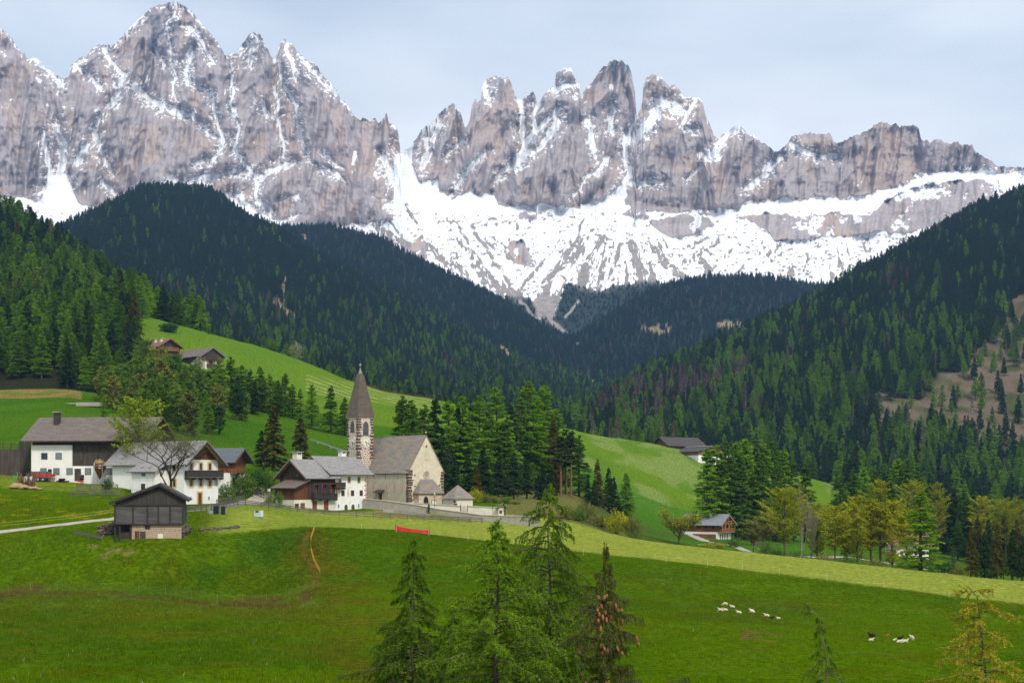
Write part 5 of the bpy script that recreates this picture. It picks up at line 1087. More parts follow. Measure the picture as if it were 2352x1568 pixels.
MB().lathe([(.42, 28.2), (.30, 28.6), (.10, 29.3), (.06, 29.5), (.06, 29.7), (.24, 29.8), (.30, 30.0), (.2, 30.2), (.03, 30.3), (.02, 30.9)], 10, (cxx, cyy, 0)).build('spire_cap', plain('weathered_copper_grey', (.22, .23, .2), .6), spr)
LOUV = planks('grey_louvre_boards', (.16, .16, .17), (.09, .09, .1), .16, False, .2)
for face, s, off, zc, h in (('F', cxx, (0, ty), 16.25, 3.1), ('S', cyy, (tx, 0), 16.7, 2.5)):
    arch(T, face, s, zc - h / 2, 1.45, h, RING, LOUV, off=off, ring=.12, name='belfry_window', pointed=True)
CLK = plain('pale_clock_stone', (.74, .70, .60), .9, .08); NUM = plain('dark_clock_paint', (.05, .042, .035), .8); GOLD = plain('gilded_hands', (.16, .09, .03), .5, .2)
ROMAN = ['XII', 'I', 'II', 'III', 'IIII', 'V', 'VI', 'VII', 'VIII', 'IX', 'X', 'XI']
def clock(face, s, z, off, r=1.28):
    g = pl(face); m = lambda a, d, q: np.array(g(a, d, q)) + np.array((off[0], off[1], 0)); N = 28
    sg = -1 if face == 'S' else 1           # reading direction across the wall
    dv = m(0, 1, 0) - m(0, 0, 0)
    o = MB().extr([m(s + r * math.cos(2 * math.pi * i / N), 0, z + r * math.sin(2 * math.pi * i / N)) for i in range(N)], tuple(dv * .09)).build('clock', CLK, T)
    for r0, nm in ((r * .97, 'outer_ring'), (r * .60, 'inner_ring')):
        b = MB()
        for i in range(N):
            a0, a1 = 2 * math.pi * i / N, 2 * math.pi * (i + 1) / N
            b.extr([m(s + k * math.cos(a), .09, z + k * math.sin(a)) for k, a in ((r0 - .02, a0), (r0, a0), (r0, a1), (r0 - .02, a1))], tuple(dv * .012))
        b.build(nm, NUM, o)
    b = MB()                                  # Roman numerals built of strokes, heads outwards
    for h, tx_ in enumerate(ROMAN):
        a = math.pi / 2 - h * math.pi / 6; wid = {'I': .085, 'V': .16, 'X': .17}; tot = sum(wid[c] for c in tx_); x = -tot / 2
        er, et = (math.cos(a), math.sin(a)), (math.sin(a), -math.cos(a))
        pt = lambda xx, yy: m(s + sg * ((r * .63 + yy * r * .29) * er[0] + xx * et[0]), .1, z + (r * .63 + yy * r * .29) * er[1] + xx * et[1])
        for c in tx_:
            w = wid[c]; segs = {'I': [((w / 2, 0), (w / 2, 1))], 'V': [((0.01, 1), (w / 2, 0)), ((w / 2, 0), (w - .01, 1))], 'X': [((0.01, 0), (w - .01, 1)), ((.01, 1), (w - .01, 0))]}[c]
            for p0, p1 in segs: b.beam(pt(x + p0[0], p0[1]), pt(x + p1[0], p1[1]), .022, .022)
            x += w
    b.build('numeral', NUM, o)
    hm, mm = 5 + 18 / 60, 18                  # eighteen past five
    for nm, ang, ln, wd in (('hour_hand', hm / 12, .62, .13), ('minute_hand', mm / 60, .98, .085)):
        a = math.pi / 2 - ang * 2 * math.pi; tip = m(s + sg * r * ln * math.cos(a), .14, z + r * ln * math.sin(a)); tail = m(s - sg * r * .2 * math.cos(a), .14, z - r * .2 * math.sin(a))
        MB().beam(tail, tip, wd, .05 if face == 'F' else wd).build(nm, GOLD, o)
clock('F', cxx, 13.3, (0, ty)); clock('S', cyy, 13.3, (tx, 0))
for y in (.1, L_ + 4.4):
    f_ = MB().tube([(4.7, y, 14.5), (4.7, y, 16.2)], .04).build('roof_cross', BEAMK, K)
    MB().ball((4.7, y, 15.1), .2).build('gilt_ball', plain('gilt_metal', (.75, .5, .18), .3, .1, 3., .5, .7), f_); MB().box(4.4, 5.0, y - .03, y + .03, 15.75, 15.82).build('cross_arm', BEAMK, f_)
# small square chapel
G = thing('chapel', 'small square chapel with pyramid slate roof right of the church', 'chapel', at(1045, 1168, 315), R(36.6))
MB().box(0, 4.5, 0, 4.5, -1.5, 2.25).build('wall', CREAM, G)
b = MB().add([(-.4, -.4, 2.05), (4.9, -.4, 2.05), (4.9, 4.9, 2.05), (-.4, 4.9, 2.05), (2.1, 2.25, 4.9), (2.4, 2.25, 4.9)], [(3, 2, 1, 0), (0, 1, 5, 4), (1, 2, 5), (2, 3, 4, 5), (3, 0, 4)]); b.build('roof', SH_SLATE, G)
b = MB()
for i, z in enumerate((.2, .75, 1.3)): b.box(-.03, .3 + .25 * (i % 2), -.04, 0, z, z + .4).box(-.04, 0, -.03, .55 - .25 * (i % 2), z, z + .4)
b.build('corner_quoin', QUO, G); MB().box(4.55, 4.8, 4.4, 4.6, 2.0, 4.0).build('pinnacle', RING, G)
def wall_run(name, label, pts, th, mat, cap=None, h=None, cat='wall', group=None):
    """a wall along photo points (column, top row, bottom row, distance)"""
    T_ = [P(u, vt, D) for u, vt, vb, D in pts]; Bm = [P(u, vb, D) for u, vt, vb, D in pts]; c = T_[0].copy(); c.z = Bm[0].z
    t = thing(name, label, cat, c, 0, group); b = MB(); k = MB()
    for i in range(len(pts) - 1):
        d = (T_[i + 1] - T_[i]); n_ = Vector((-d.y, d.x, 0)).normalized() * th
        q = [Bm[i] - c - Vector((0, 0, 1.2)), Bm[i + 1] - c - Vector((0, 0, 1.2)), T_[i + 1] - c, T_[i] - c]
        b.extr(q, n_)
        if cap: e = n_.normalized() * .12; k.extr([q[3] - e, q[2] - e, q[2] - e + Vector((0, 0, .14)), q[3] - e + Vector((0, 0, .14))], n_ + 2 * e)
    b.build('masonry', mat, t)
    if cap: k.build('coping', cap, t)
    return t
COPE = plain('pinkish_coping', (.48, .40, .32), .9, .2)
wall_run('retaining_wall', 'long grey retaining wall sloping down below the church', [(834,1146,1163,313),(882,1150,1168,311),(930,1156,1171,309),(958,1160,1175,308),(1005,1169,1187,306),(1058,1176,1193,304),(1107,1183,1200,302),(1170,1185,1202,300),(1236,1186,1204,298)], .5, GREYW, COPE)
wall_run('churchyard_wall', 'white churchyard wall left of the iron gate below the porch', [(930,1155.5,1167,312.5),(976,1157,1172,312),(1020,1160,1175,311),(1057,1162.5,1179,310)], .4, CREAM, COPE)
wall_run('churchyard_wall', 'white churchyard wall between the iron gate and the wayside shrine', [(1075,1162.5,1180,309),(1110,1164,1182,308),(1147,1166,1183,307)], .4, CREAM, COPE)
gt = thing('iron_gate', 'dark iron gate in the white churchyard wall', 'gate', P(1058, 1178, 310), R(0))
MB().box(-.05, .08, -.1, .1, -.6, 1.75).build('gate_post', BEAMK, gt); MB().box(1.35, 1.48, -.1, .1, -.6, 1.75).build('gate_post', BEAMK, gt)
b = MB()
for i in range(8): b.box(.15 + i * .15, .19 + i * .15, -.02, .02, -.5, 1.3 + .25 * math.sin(i * .45))
b.box(.1, 1.34, -.02, .02, .3, .36); b.build('gate_leaf', plain('rusty_iron', (.07, .035, .03), .7), gt)
wall_run('garden_wall', 'low pale kerb wall round the vegetable bed below the church', [(880,1169,1172,306),(905,1168.5,1172,306),(950,1174,1177,303),(982,1179.5,1182,300)], .25, GREYW)
sh = thing('wayside_shrine', 'little shingle roofed wayside shrine at the end of the churchyard wall', 'shrine', P(1147, 1186, 306), R(12))
MB().box(-.2, .9, 0, .5, -.6, 1.7).build('shrine_wall', CREAM, sh); MB().slab([(-.7, -.5, 1.65), (.75, -.5, 2.75), (.75, 1., 2.75), (-.7, 1., 1.65)], .12).slab([(1.5, -.5, 1.65), (.755, -.5, 2.75), (.755, 1., 2.75), (1.5, 1., 1.65)], .12).build('roof', SH_BROWN, sh)
MB().box(-.02, .55, -.03, -.002, .6, 1.3).build('niche', BROWNWOOD, sh); MB().box(1.0, 1.2, -.3, -.1, -.6, 1.9).build('post', BEAMK, sh); MB().tube([(.7, -.3, 1.6), (1.1, -.3, 1.1)], .05).build('brace', BEAMK, sh)

# --- chalet on the right -----------------------------------------------------------------------
H = thing('chalet', 'honey coloured wooden chalet with smooth grey roof above a white ground floor', 'house', at(1650, 1245, 490), R(52))
MB().box(0, 8.2, 0, 13, -3, 3.3).build('wall', WHITE, H); gwalls(8.0, 12.8, 3.304, 6.1, 8.9, 'y').build('timber_wall', NEWLOG, H).location = (.1, .1, 0)
rf = groof(8.2, 13, 6.1, 8.95, 'y', 1.8, 1.1, .2).build('roof', SH_PLAIN, H)
verge(8.2, 13, 6.1, 8.95, 'y', 1.8, 1.1, BEAMY, H, .3)
balcony(H, 'F', -.2, 8.2, 3.3, 1.05, 1.5, NEWWOOD, BEAMY)
b = MB()
for x in (.1, 2.2, 4.1, 6.0, 8.0): b.box(x, x + .16, -1.5, -1.34, 3.3, 5.9 + .6 * min(x, 8.2 - x))
b.beam((2.2, -1.42, 6.7), (6.0, -1.42, 6.7), .14, .16).beam((4.2, -1.42, 4.6), (6.0, -1.42, 6.5), .12, .14).beam((.2, -1.42, 6.0), (8.1, -1.42, 6.0), .14, .16); b.build('gable_frame', BEAMY, H)
for s, w in ((2.0, 1.2), (5.6, 1.5)): win(H, 'F', s, 4.9, w, 1.5, BEAM, None, .1, off=(0, .1))
for s in (1.2, 2.6, 4.0, 5.6): win(H, 'F', s, 1.7, .55, 1.9, WHITE, None, .06, .04)
for s, w in ((1.9, .9), (4.6, .5), (7.6, .95), (10.5, .9)): win(H, 'S', s, 4.9, w, .9, BEAM, None, .08, off=(.1, 0))
MB().box(-.06, 0, .9, 9.5, .5, 2.6).build('garage_boarding', NEWWOOD, H); MB().box(-1.2, -1.1, .5, 9.0, -1.2, .5).build('terrace_railing', OLDWOOD, H)
for y in (4.5, 9.3): chimney(H, 3.0, y, 7.6, 9.3, .7, WHITE, STEEL)
wall_run('stone_terrace_wall', 'rough grey stone terrace wall under the wooden chalet', [(1580,1236,1243,486),(1612,1240,1250,480),(1645,1246,1262,476),(1668,1252,1262,478)], .8, STONE_D)
ca = thing('carport', 'small dark roofed carport on stone piers right of the chalet', 'carport', hit(1716, 1252, 400, 620), R(8))
MB().slab([(0, -.4, 2.5), (2.9, -.4, 2.5), (2.9, 3, 2.75), (0, 3, 2.75)], .22).build('roof', SH_DARK, ca)
for x in (.2, 2.5): MB().box(x, x + .22, 0, .22, -1, 2.45).build('post', BEAM, ca)
MB().box(1.6, 4.6, .3, 1.2, -1, .9).build('pier', STONE_D, ca)
wall_run('stone_parapet', 'pale stone parapet of the lane right of the chalet', [(1700,1250,1262,500),(1728,1256,1266,470),(1750,1262,1270,450)], .5, STONE_B)
# --- barns on the crest of the right meadow -----------------------------------------------------
Kb = thing('meadow_barn', 'long brown barn with dark roof on the crest of the right meadow', 'barn', at(1536.6, 1040, 722), R(32))
gwalls(21, 12, -4, 3.9, 7.6, 'x').build('wall', planks('sunny_brown_boards', (.26, .15, .08), (.17, .10, .055), .3), Kb); MB().box(-.05, 21.05, -.05, 12, -4, 1.6).build('base_wall', WHITE, Kb)
groof(21, 12, 3.95, 7.65, 'x', 1.4, 1.2, .25).build('roof', SH_DARK, Kb); verge(21, 12, 3.95, 7.65, 'x', 1.4, 1.2, BEAMK, Kb, .3)
door(Kb, 'S', 6.2, 1.9, 3.2, 3.2, NEWWOOD, BEAM, .2)
Kc = thing('meadow_barn', 'low wide barn with pale ridge strip beside the crest barn', 'barn', at(1604, 1051, 700), R(25))
gwalls(18, 28, -4, 3.0, 5.4, 'y').build('wall', planks('fresh_larch_boards', (.36, .23, .12), (.28, .17, .09), .3), Kc); MB().box(-.05, 18.05, -.05, 28, -4, 1.2).build('base_wall', WHITE, Kc)
rf = groof(18, 28, 3.05, 5.45, 'y', 1., 1., .25).build('roof', SH_DARK, Kc); MB().box(8.0, 10.0, -.6, 28.5, 5.5, 5.72).build('ridge_strip', plain('white_ridge_sheet', (.7, .7, .66)), rf)
Kd = thing('hut', 'small grey roofed hut left behind the crest barn', 'hut', at(1496, 1031, 760), R(20))
gwalls(7, 6, -3, 1.4, 3.0, 'x').build('wall', OLDWOOD, Kd); groof(7, 6, 1.4, 3.0, 'x', .8, .8).build('roof', SH_BROWN, Kd)
# --- the upper farm ---------------------------------------------------------------------------------
La = thing('hill_farm_barn', 'grey roofed brown barn of the upper farm with open hay loft', 'barn', at(460.6, 842, 636), R(41))
gwalls(11, 23, 2.9, 4.9, 8.4, 'y').build('timber_wall', planks('honey_brown_boards', (.21, .12, .065), (.13, .08, .05), .3), La); MB().box(.3, 10.6, .5, 22, -4, 2.9).build('base_wall', TANW, La)
groof(11, 23, 4.95, 8.45, 'y', 1.2, 1.0, .22).build('roof', SH_BROWN, La); verge(11, 23, 4.95, 8.45, 'y', 1.2, 1.0, STEEL, La, .2)
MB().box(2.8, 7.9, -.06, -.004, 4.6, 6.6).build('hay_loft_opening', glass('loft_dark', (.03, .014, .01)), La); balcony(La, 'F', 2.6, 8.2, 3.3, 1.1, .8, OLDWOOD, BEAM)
balcony(La, 'F', 3.0, 8.6, .4, 1.0, .8, OLDWOOD, BEAM, off=(0, .5)); door(La, 'F', 5.2, .4, 1.6, 2.2, BROWNWOOD, BEAM, .1, off=(0, .5)); MB().box(2.5, 3.4, .4, .5, -1.5, 2.9).box(7.2, 8.1, .4, .5, -1.5, 2.9).box(9.7, 10.6, .42, .5, -3, 2.9).build('plaster_pier', WHITE, La)
MB().box(-.05, .3, 1.0, 20, -3, 4.4).build('side_boarding', OLDWOOD, La); door(La, 'S', 6.5, -.6, 2.2, 2.8, plain('grey_white_door', (.5, .49, .45)), BEAM, .12, off=(-.05, 0))
Lb = thing('hill_farmhouse', 'red roofed farmhouse of the upper farm half hidden by brown trees', 'house', at(362, 812, 652), R(41))
gwalls(10.5, 18, -5, 3.4, 6.6, 'y').build('wall', planks('warm_brown_boards', (.24, .13, .07), (.15, .085, .05), .3), Lb); groof(10.5, 18, 3.45, 6.65, 'y', 2.0, 1.1, .24).build('roof', SH_RED, Lb); verge(10.5, 18, 3.45, 6.65, 'y', 2.0, 1.1, BEAM, Lb, .3)
balcony(Lb, 'F', 4.6, 9.4, 1.7, 1.1, 1.4, NEWWOOD, BEAMY); win(Lb, 'F', 5.6, 4.2, 3.0, 1.2, BEAM, None, .1)
for y in (3, 8): chimney(Lb, 3.3, y, 5.0, 7.0, .9, CREAM, STEEL)
# --- red roofed house among the trees on the right ----------------------------------------------------
p = hit(2058, 1276, 440, 620)
J = thing('red_roofed_house', 'white house with red roof and green awning hidden among the right hand trees', 'house', p, R(9))
gwalls(11.5, 9, -3, 4.6, 7.6, 'x').build('wall', WHITE, J); groof(11.5, 9, 4.65, 7.65, 'x', 1.4, 1.6, .24).build('roof', SH_RED, J)
MB().box(-4.2, 0, -1.5, 4, 2.4, 2.5).build('awning', plain('pale_green_awning', (.33, .45, .38), .6), J); MB().box(-4, 1.2, -1.2, 4, 4.3, 4.42).build('terrace_roof', plain('pale_sheet_roof', (.55, .55, .5), .6), J)
for x in (-3.9, -2.2, -.6): MB().box(x, x + .16, -1.1, -.94, -1, 4.3).build('post', BEAM, J)
MB().box(-4.6, .2, -1.6, -1.5, -.2, .8).build('railing', NEWWOOD, J); door(J, 'F', 4.3, -.1, 1.5, 2.3, BROWNWOOD, BEAM, .1)
for s in (2, 6.5, 9): win(J, 'F', s, 3.2, .9, 1.2, BROWNWOOD, None, .1)
for s in (2, 7, 9.6): win(J, 'F', s, .9, .9, 1.2, BROWNWOOD, None, .1)
chimney(J, 3, 4, 6.6, 8.5, .8, WHITE, STEEL)
# ================================================================ paths, fences, small things
def ribbon(name, pts, w, mat, lift=.05, dmin=150., dmax=420.):
    W = []
    for p in pts: W.append(hit(p[0], p[1], dmin, dmax) if len(p) == 2 else onground(p[0], p[2]))
    Q = []
    for a, b in zip(W[:-1], W[1:]):
        n_ = max(2, int((b - a).length / 1.2))
        Q += [a.lerp(b, i / n_) for i in range(n_)]
    Q.append(W[-1]); vs, fs = [], []
    for i, q in enumerate(Q):
        t = (Q[min(i + 3, len(Q) - 1)] - Q[max(i - 3, 0)]); s = Vector((-t.y, t.x, 0)).normalized() * w / 2
        for k in (-1, -.5, 0, .5, 1):
            r = q + s * k * -1; vs.append((r.x, r.y, gz(r.x, r.y) + lift + .12 * (1 - abs(k))))
    for i in range(len(Q) - 1): fs += [(i * 5 + k, i * 5 + k + 1, i * 5 + k + 6, i * 5 + k + 5) for k in range(4)]
    return tag(put(name, MB().add(vs, fs).mesh(name, mat)), kind='structure')
GRAVEL = plain('pale_gravel', (.31, .28, .225), .95, .35, .6, .05)
ASPH = plain('grey_lane_surface', (.20, .185, .165), .95, .3, .5, .05)
ribbon('path', [(-30, 1230, 227), (60, 1222, 229), (150, 1211, 232), (200, 1203, 235), (262, 1193, 239), (300, 1190, 244)], 2.2, GRAVEL)
ribbon('road', [(415, 0, 259), (450, 0, 263), (490, 0, 270), (525, 0, 279), (560, 0, 290), (600, 0, 296), (640, 0, 299.5)], 3.0, ASPH)
ribbon('road', [(560, 0, 291), (585, 0, 300), (600, 0, 312), (585, 0, 330)], 3.2, GRAVEL)
ribbon('road', [(1560, 1238, 520), (1620, 1237, 470), (1690, 1262, 462), (1760, 1268, 400), (1830, 1275, 430), (1950, 1285, 452), (2060, 1290, 440), (2180, 1300, 430)], 3.4, GRAVEL)
def rail_fence(name, label, pts, step=2.4, h=1.05, rails=(.35, .75, 1.0), mat=None, dmin=200., dmax=420., group=None, th=.085):
    mat = mat or GREYRAIL; W = [onground(p[0], p[2]) if len(p) == 3 else hit(p[0], p[1], dmin, dmax) for p in pts]; Q = [W[0]]
    for a, b in zip(W[:-1], W[1:]):
        n_ = max(1, round((b - a).length / step)); Q += [a.lerp(b, i / n_) for i in range(1, n_ + 1)]
    rf_ = random.Random(len(Q)); Q = [Vector((q.x, q.y, gz(q.x, q.y))) for q in Q]
    c = Q[0].copy(); t = thing(name, label, 'fence', c, 0, group)
    for r in rails:
        b = MB()
        for q0, q1 in zip(Q[:-1], Q[1:]): b.beam(q0 - c + Vector((0, -.06, r + rf_.uniform(-.03, .03))), q1 - c + Vector((0, -.06, r + rf_.uniform(-.03, .03))), .05, th * 1.6)
        b.build('rail', mat, t)
    me = None
    for q in Q[:95]:
        if me is None: me = MB().box(-th, th, -th * .7, th * .7, -.4, h).mesh('post', mat)
        o = put('post', me, t, q - c, rf_.uniform(-.2, .2)); o.rotation_euler[0] = rf_.uniform(-.05, .05); o.rotation_euler[1] = rf_.uniform(-.05, .05); o.scale[2] = rf_.uniform(.95, 1.12)
    return t
rail_fence('rail_fence', 'long grey rail fence in front of the rectory and the church wall', [(600,0,284),(634,0,287),(666,0,289),(683,0,289.5),(712,0,290),(745,0,290.5),(779,0,291),(818,0,291.5),(857,0,292),(896,0,292.5),(935,0,293),(974,0,293.5),(1013,0,294),(1052,0,294.5),(1107,0,296)])
rail_fence('rail_fence', 'grey rail fence along the near side of the lane below the farmhouse', [(416,0,256),(449,0,259),(486,0,265),(528,0,276),(546,0,281),(564,0,284),(600,0,284)])
rail_fence('rail_fence', 'grey rail fence along the far side of the lane by the shrubs', [(498,0,283),(530,0,290),(561,0,298)])
rail_fence('rail_fence', 'short grey rail fence in the gap between farmhouse and timber house', [(568,0,318),(606,0,308)], 1.8, 1.2)
rail_fence('rail_fence', 'weathered rail fence left of the farmhouse by the conifer bush', [(163,0,268),(217,0,272),(277,0,275)], 2.4)
rail_fence('rail_fence', 'short weathered rail fence above the other one beside the conifer bush', [(177,0,281),(235,0,283),(270,0,286)], 2.2)
rail_fence('rail_fence', 'broken low fence leaning by the wall left of the dark barn', [(172,0,224),(205,0,222),(235,0,220)], 2.2, .7, (.25, .5))
rail_fence('rail_fence', 'brown rail fence on the skyline of the upper meadow', [(840,0,722),(880,0,728),(920,0,733),(960,0,736),(1000,0,738)], 5, 1.3, (.5, 1.1), BROWNWOOD, th=.12)
gr = [onground(u, d) for u, d in ((702, 458), (730, 452), (760, 447), (800, 442), (842, 436))]
t = thing('guard_rail', 'grey steel guard rail along the hillside lane left of the steeple', 'guard rail', gr[0])
b = MB()
for q0, q1 in zip(gr[:-1], gr[1:]): b.beam(q0 - gr[0] + Vector((0, 0, .8)), q1 - gr[0] + Vector((0, 0, .8)), .1, .4)
b.build('rail', STEEL, t)
for q in gr: MB().box(-.07, .07, -.07, .07, -.4, .9).build('post', STEEL, t, loc=q - gr[0])
# electric netting round the hollow
POLE = plain('lime_green_fence_pole', (.22, .27, .06), .6, .15); NETO = plain('orange_plastic_net', (.62, .24, .04), .7, .3); NETG = plain('faded_green_netting', (.16, .17, .05), .8, .4)
def net_fence(label, pts, h, pm, nm, th=.018, net=True, top=None, lean=0.):
    W = [hit(u, v, 150, 262) for u, v in pts]; c = W[0]; t = thing('net_fence', label, 'fence', c)
    me = MB().tube([(0, 0, -.2), (lean * .3, 0, h)], .022, 5).mesh('post', pm)
    for i, q in enumerate(W): put('post', me, t, q - c)
    b = MB()
    for q0, q1 in zip(W[:-1], W[1:]):
        n_ = max(2, int((q1 - q0).length / 1.0)); S_ = [q0.lerp(q1, i / n_) for i in range(n_ + 1)]; S_ = [Vector((q.x, q.y, gz(q.x, q.y))) - c for q in S_]
        for r in (np.linspace(.06, h * .95, 6) if net else top): b.tube([q + Vector((0, 0, r)) for q in S_], th, 3, False)
        if net:
            for q, q2 in zip(S_[:-1], S_[1:]):
                for k in range(3): p_ = q.lerp(q2, k / 3); b.tube([p_ + Vector((0, 0, .05)), p_ + Vector((0, 0, h * .95))], th * .8, 3, False)
    b.build('netting' if net else 'wire', nm, t); return t
EP = [(-40,1372),(19,1365),(70,1357),(132,1357),(195,1357),(257,1357),(319,1362),(380,1367),(440,1375),(499,1382),(558,1384),(612,1382),(666,1375),(721,1350)]
net_fence('low electric net fence on lime green poles round the grassy hollow', EP, 1.05, POLE, NETG, .007)
net_fence('bright orange net fence running down the edge of the hollow', [(722,1217),(714,1241),(714,1264),(721,1290),(735,1316)], .65, plain('orange_net_pole', (.5, .3, .08)), NETO, .012)
net_fence('thin yellow rope fence on short sticks beside the gravel track', [(-20,1216),(66,1208),(132,1200),(170,1196),(225,1188),(262,1182)], .95, GREYRAIL, plain('yellow_rope', (.55, .5, .08)), .02, False, (.5, .9))
net_fence('row of thin white electric poles along the lower edge of the hay strip', [(830,1216),(910,1222),(985,1231),(1075,1241),(1180,1252),(1340,1274),(1530,1292),(1625,1302),(1705,1310),(1790,1320),(1900,1334),(2030,1351),(2180,1370)], 1.0, plain('white_fence_pole', (.5, .5, .45)), plain('pale_wire', (.4, .4, .34)), .005, False, (.9,))
# dry stone walls near the barn
def stones(label, pts, h, n, seed):
    W = [onground(*p) for p in pts]; c = W[0]; rs = random.Random(seed); t = thing('dry_stone_wall', label, 'wall', c); b = MB()
    for i in range(n):
        f = rs.random() * (len(W) - 1.001); k = int(f); q = W[k].lerp(W[k + 1], f - k) - c; r = rs.uniform(.16, .38)
        b.ball((q.x + rs.uniform(-.2, .2), q.y + rs.uniform(-.25, .25), q.z + rs.uniform(-.1, h)), r, rs.uniform(.9, 1.6), 1, rs.uniform(.55, .9), 6, 4)
    b.build('stone', STONE_D, t)
stones('dark dry stone wall left of the blackened barn', [(228, 222.5), (250, 222.5), (270, 223)], 1.5, 90, 1)
stones('tumbled stone wall at the right corner of the blackened barn', [(415, 221), (427, 223), (437, 226)], .9, 60, 2)
stones('low row of half buried stones at the foot of the bank', [(462, 228), (490, 230), (520, 232), (550, 234)], .25, 60, 3)

# vehicles and farm things ------------------------------------------------------------------------
DARKP = plain('dark_blue_car_paint', (.012, .016, .026), .25, .1, 2., .6); RUB = plain('black_rubber', (.015, .015, .015), .9, .2); REDP = plain('red_painted_steel', (.50, .03, .02), .5, .15)
cp = onground(262, 236.5); car = thing('parked_car', 'dark blue car with its nose out behind the blackened barn', 'car', cp + Vector((0, 0, .05)), R(14))
prof = [(0, .35), (.05, .62), (.35, .78), (1.15, .93), (1.75, 1.38), (2.3, 1.47), (3.2, 1.42), (3.9, 1.05), (4.2, .95), (4.25, .4), (3.75, .28), (.5, .26)]
b = MB().extr([(x, -.82, z) for x, z in prof], (0, 1.64, 0)); o = b.build('body', DARKP, car); bv = o.modifiers.new('b', 'BEVEL'); bv.width = .08; bv.segments = 2
MB().extr([(1.28, -.84, .97), (1.8, -.84, 1.33), (2.35, -.84, 1.40), (3.15, -.84, 1.36), (3.6, -.84, 1.02)], (0, .015, 0)).build('side_window', GLASS, car); MB().extr([(1.12, -.68, .97), (1.12, .68, .97), (1.71, .6, 1.39), (1.71, -.6, 1.39)], (-.03, 0, .02)).build('windscreen', GLASS, car)
wm = MB().lathe([(.02, -.1), (.2, -.1), (.21, -.07), (.32, -.08), (.33, 0), (.32, .1), (.02, .1)], 14).mesh('wheel', RUB); hm = MB().lathe([(.02, 0), (.19, 0), (.19, .03), (.02, .05)], 10).mesh('rim', STEEL)
for x in (.85, 3.4):
    for y in (-.76, .76):
        w_ = put('wheel', wm, car, (x, y, .33)); w_.rotation_euler = (R(90) * (1 if y < 0 else -1), 0, 0); put('rim', hm, w_, (0, 0, .085))
for y in (-.55, .55): MB().ball((.1, y, .68), .16, .6, 1.1, .55).build('headlight', plain('clear_lamp_glass', (.7, .72, .75), .2, .05, 2., .6), car)
bt = A.matrix_basis
tr = thing('hay_trailer', 'red farm trailer with grey side boards parked against the white barn', 'trailer', bt @ Vector((1.0, -2.2, -.1)), R(-8))
MB().box(0, 4.2, 0, 1.7, .95, 1.42).build('side_panel', REDP, tr); MB().box(.1, 3.1, .02, .1, 1.424, 1.95).box(.1, 3.1, 1.6, 1.68, 1.424, 1.95).box(3.4, 4.1, .02, .1, 1.424, 1.9).build('side_board', GREYRAIL, tr)
for x in (.08, 1.7, 3.2, 4.05): MB().box(x, x + .07, -.03, .02, .95, 2.0).build('rack_post', BEAMK, tr)
MB().box(3.45, 3.5, .02, 1.6, 1.43, 2.4).build('rack_post', BEAMK, tr)
MB().box(.3, 3.9, .5, 1.2, .75, .945).build('chassis', STEEL, tr)
for x in (1.4, 2.4):
    for y in (.12, 1.4): w_ = put('wheel', wm, tr, (x, y, .38)); w_.rotation_euler = (R(90), 0, 0); w_.scale = (1.15, 1.15, 1); put('rim', hm, w_, (0, 0, .1))
MB().box(3.8, 3.9, .8, .9, .0, .95).box(.2, .3, .8, .9, 0, .8).build('support_leg', STEEL, tr)
cg = thing('calf_crate', 'white mesh crate standing under the left end of the red trailer', 'crate', bt @ Vector((.2, -3.3, -.15)), R(-8))
b = MB()
for i in range(9): b.box(i * .19, i * .19 + .04, 0, .04, 0, 1.0)
for z in (0, .33, .66, .98): b.box(0, 1.6, -.01, .05, z, z + .05)
b.box(0, 1.6, .1, .15, .1, .9); b.build('panel', plain('white_mesh_panel', (.6, .6, .56)), cg)
ti = thing('tyre_stack', 'two black tyres lying against the white barn wall', 'tyres', bt @ Vector((6.6, -.8, .0)), 0); b = MB()
for x in (0, .0): b.lathe([(.25, 0), (.6, 0), (.65, .12), (.6, .24), (.25, .24)], 14, (x, 0, 0))
b.build('tyre', RUB, ti); MB().lathe([(.25, .25), (.6, .25), (.65, .37), (.6, .49), (.25, .49)], 14, (.1, 0, 0)).build('tyre', RUB, ti); MB().box(-1.0, 1.4, -.3, .3, -.2, .06).build('pallet', OLDWOOD, ti)
mo = thing('covered_machine', 'small machine under a black cover beside the barn door', 'machine', bt @ Vector((10.9, -1.0, -.1)), 0)
MB().ball((0, 0, .55), .42, 1., .8, 1.1, 9, 6).ball((.1, 0, 1.05), .33, 1.1, .8, .8, 9, 5).build('cover', plain('black_tarpaulin', (.02, .022, .025), .5, .3), mo, True); MB().box(-.9, .2, -.3, .2, -.1, .2).build('deck', REDP, mo); MB().tube([(-.1, 0, 1), (-.15, 0, 1.8)], .03).build('lever', STEEL, mo)
du = onground(45, 281); dh = thing('dung_heap', 'straw coloured muck heap left of the white barn', 'heap', du); b = MB(); rs_ = random.Random(4)
for i in range(34): f = i / 33; b.ball((f * 5.2 - 1.2, rs_.uniform(-.5, .5), .9 * (1 - f) * rs_.uniform(.4, 1.)), rs_.uniform(.35, .8) * (1.05 - f * .5), 1.3, 1, .6, 7, 5)
b.build('straw', plain('straw_and_muck', (.30, .22, .10), .95, .55, 5.), dh)
rk_w = onground(62, 285); sw_ = thing('root_pile', 'heap of dark roots and planks at the corner of the barn', 'heap', rk_w); b = MB()
for i in range(30): x, y = rs_.uniform(-1.5, 1.3), rs_.uniform(-.6, .6); b.beam((x, y, -.2), (x + rs_.uniform(-.8, .8), y + rs_.uniform(-.4, .4), rs_.uniform(.8, 3.0)), .16, .16)
b.build('plank', plain('grey_red_scrap_wood', (.15, .085, .06), .9, .5), sw_)
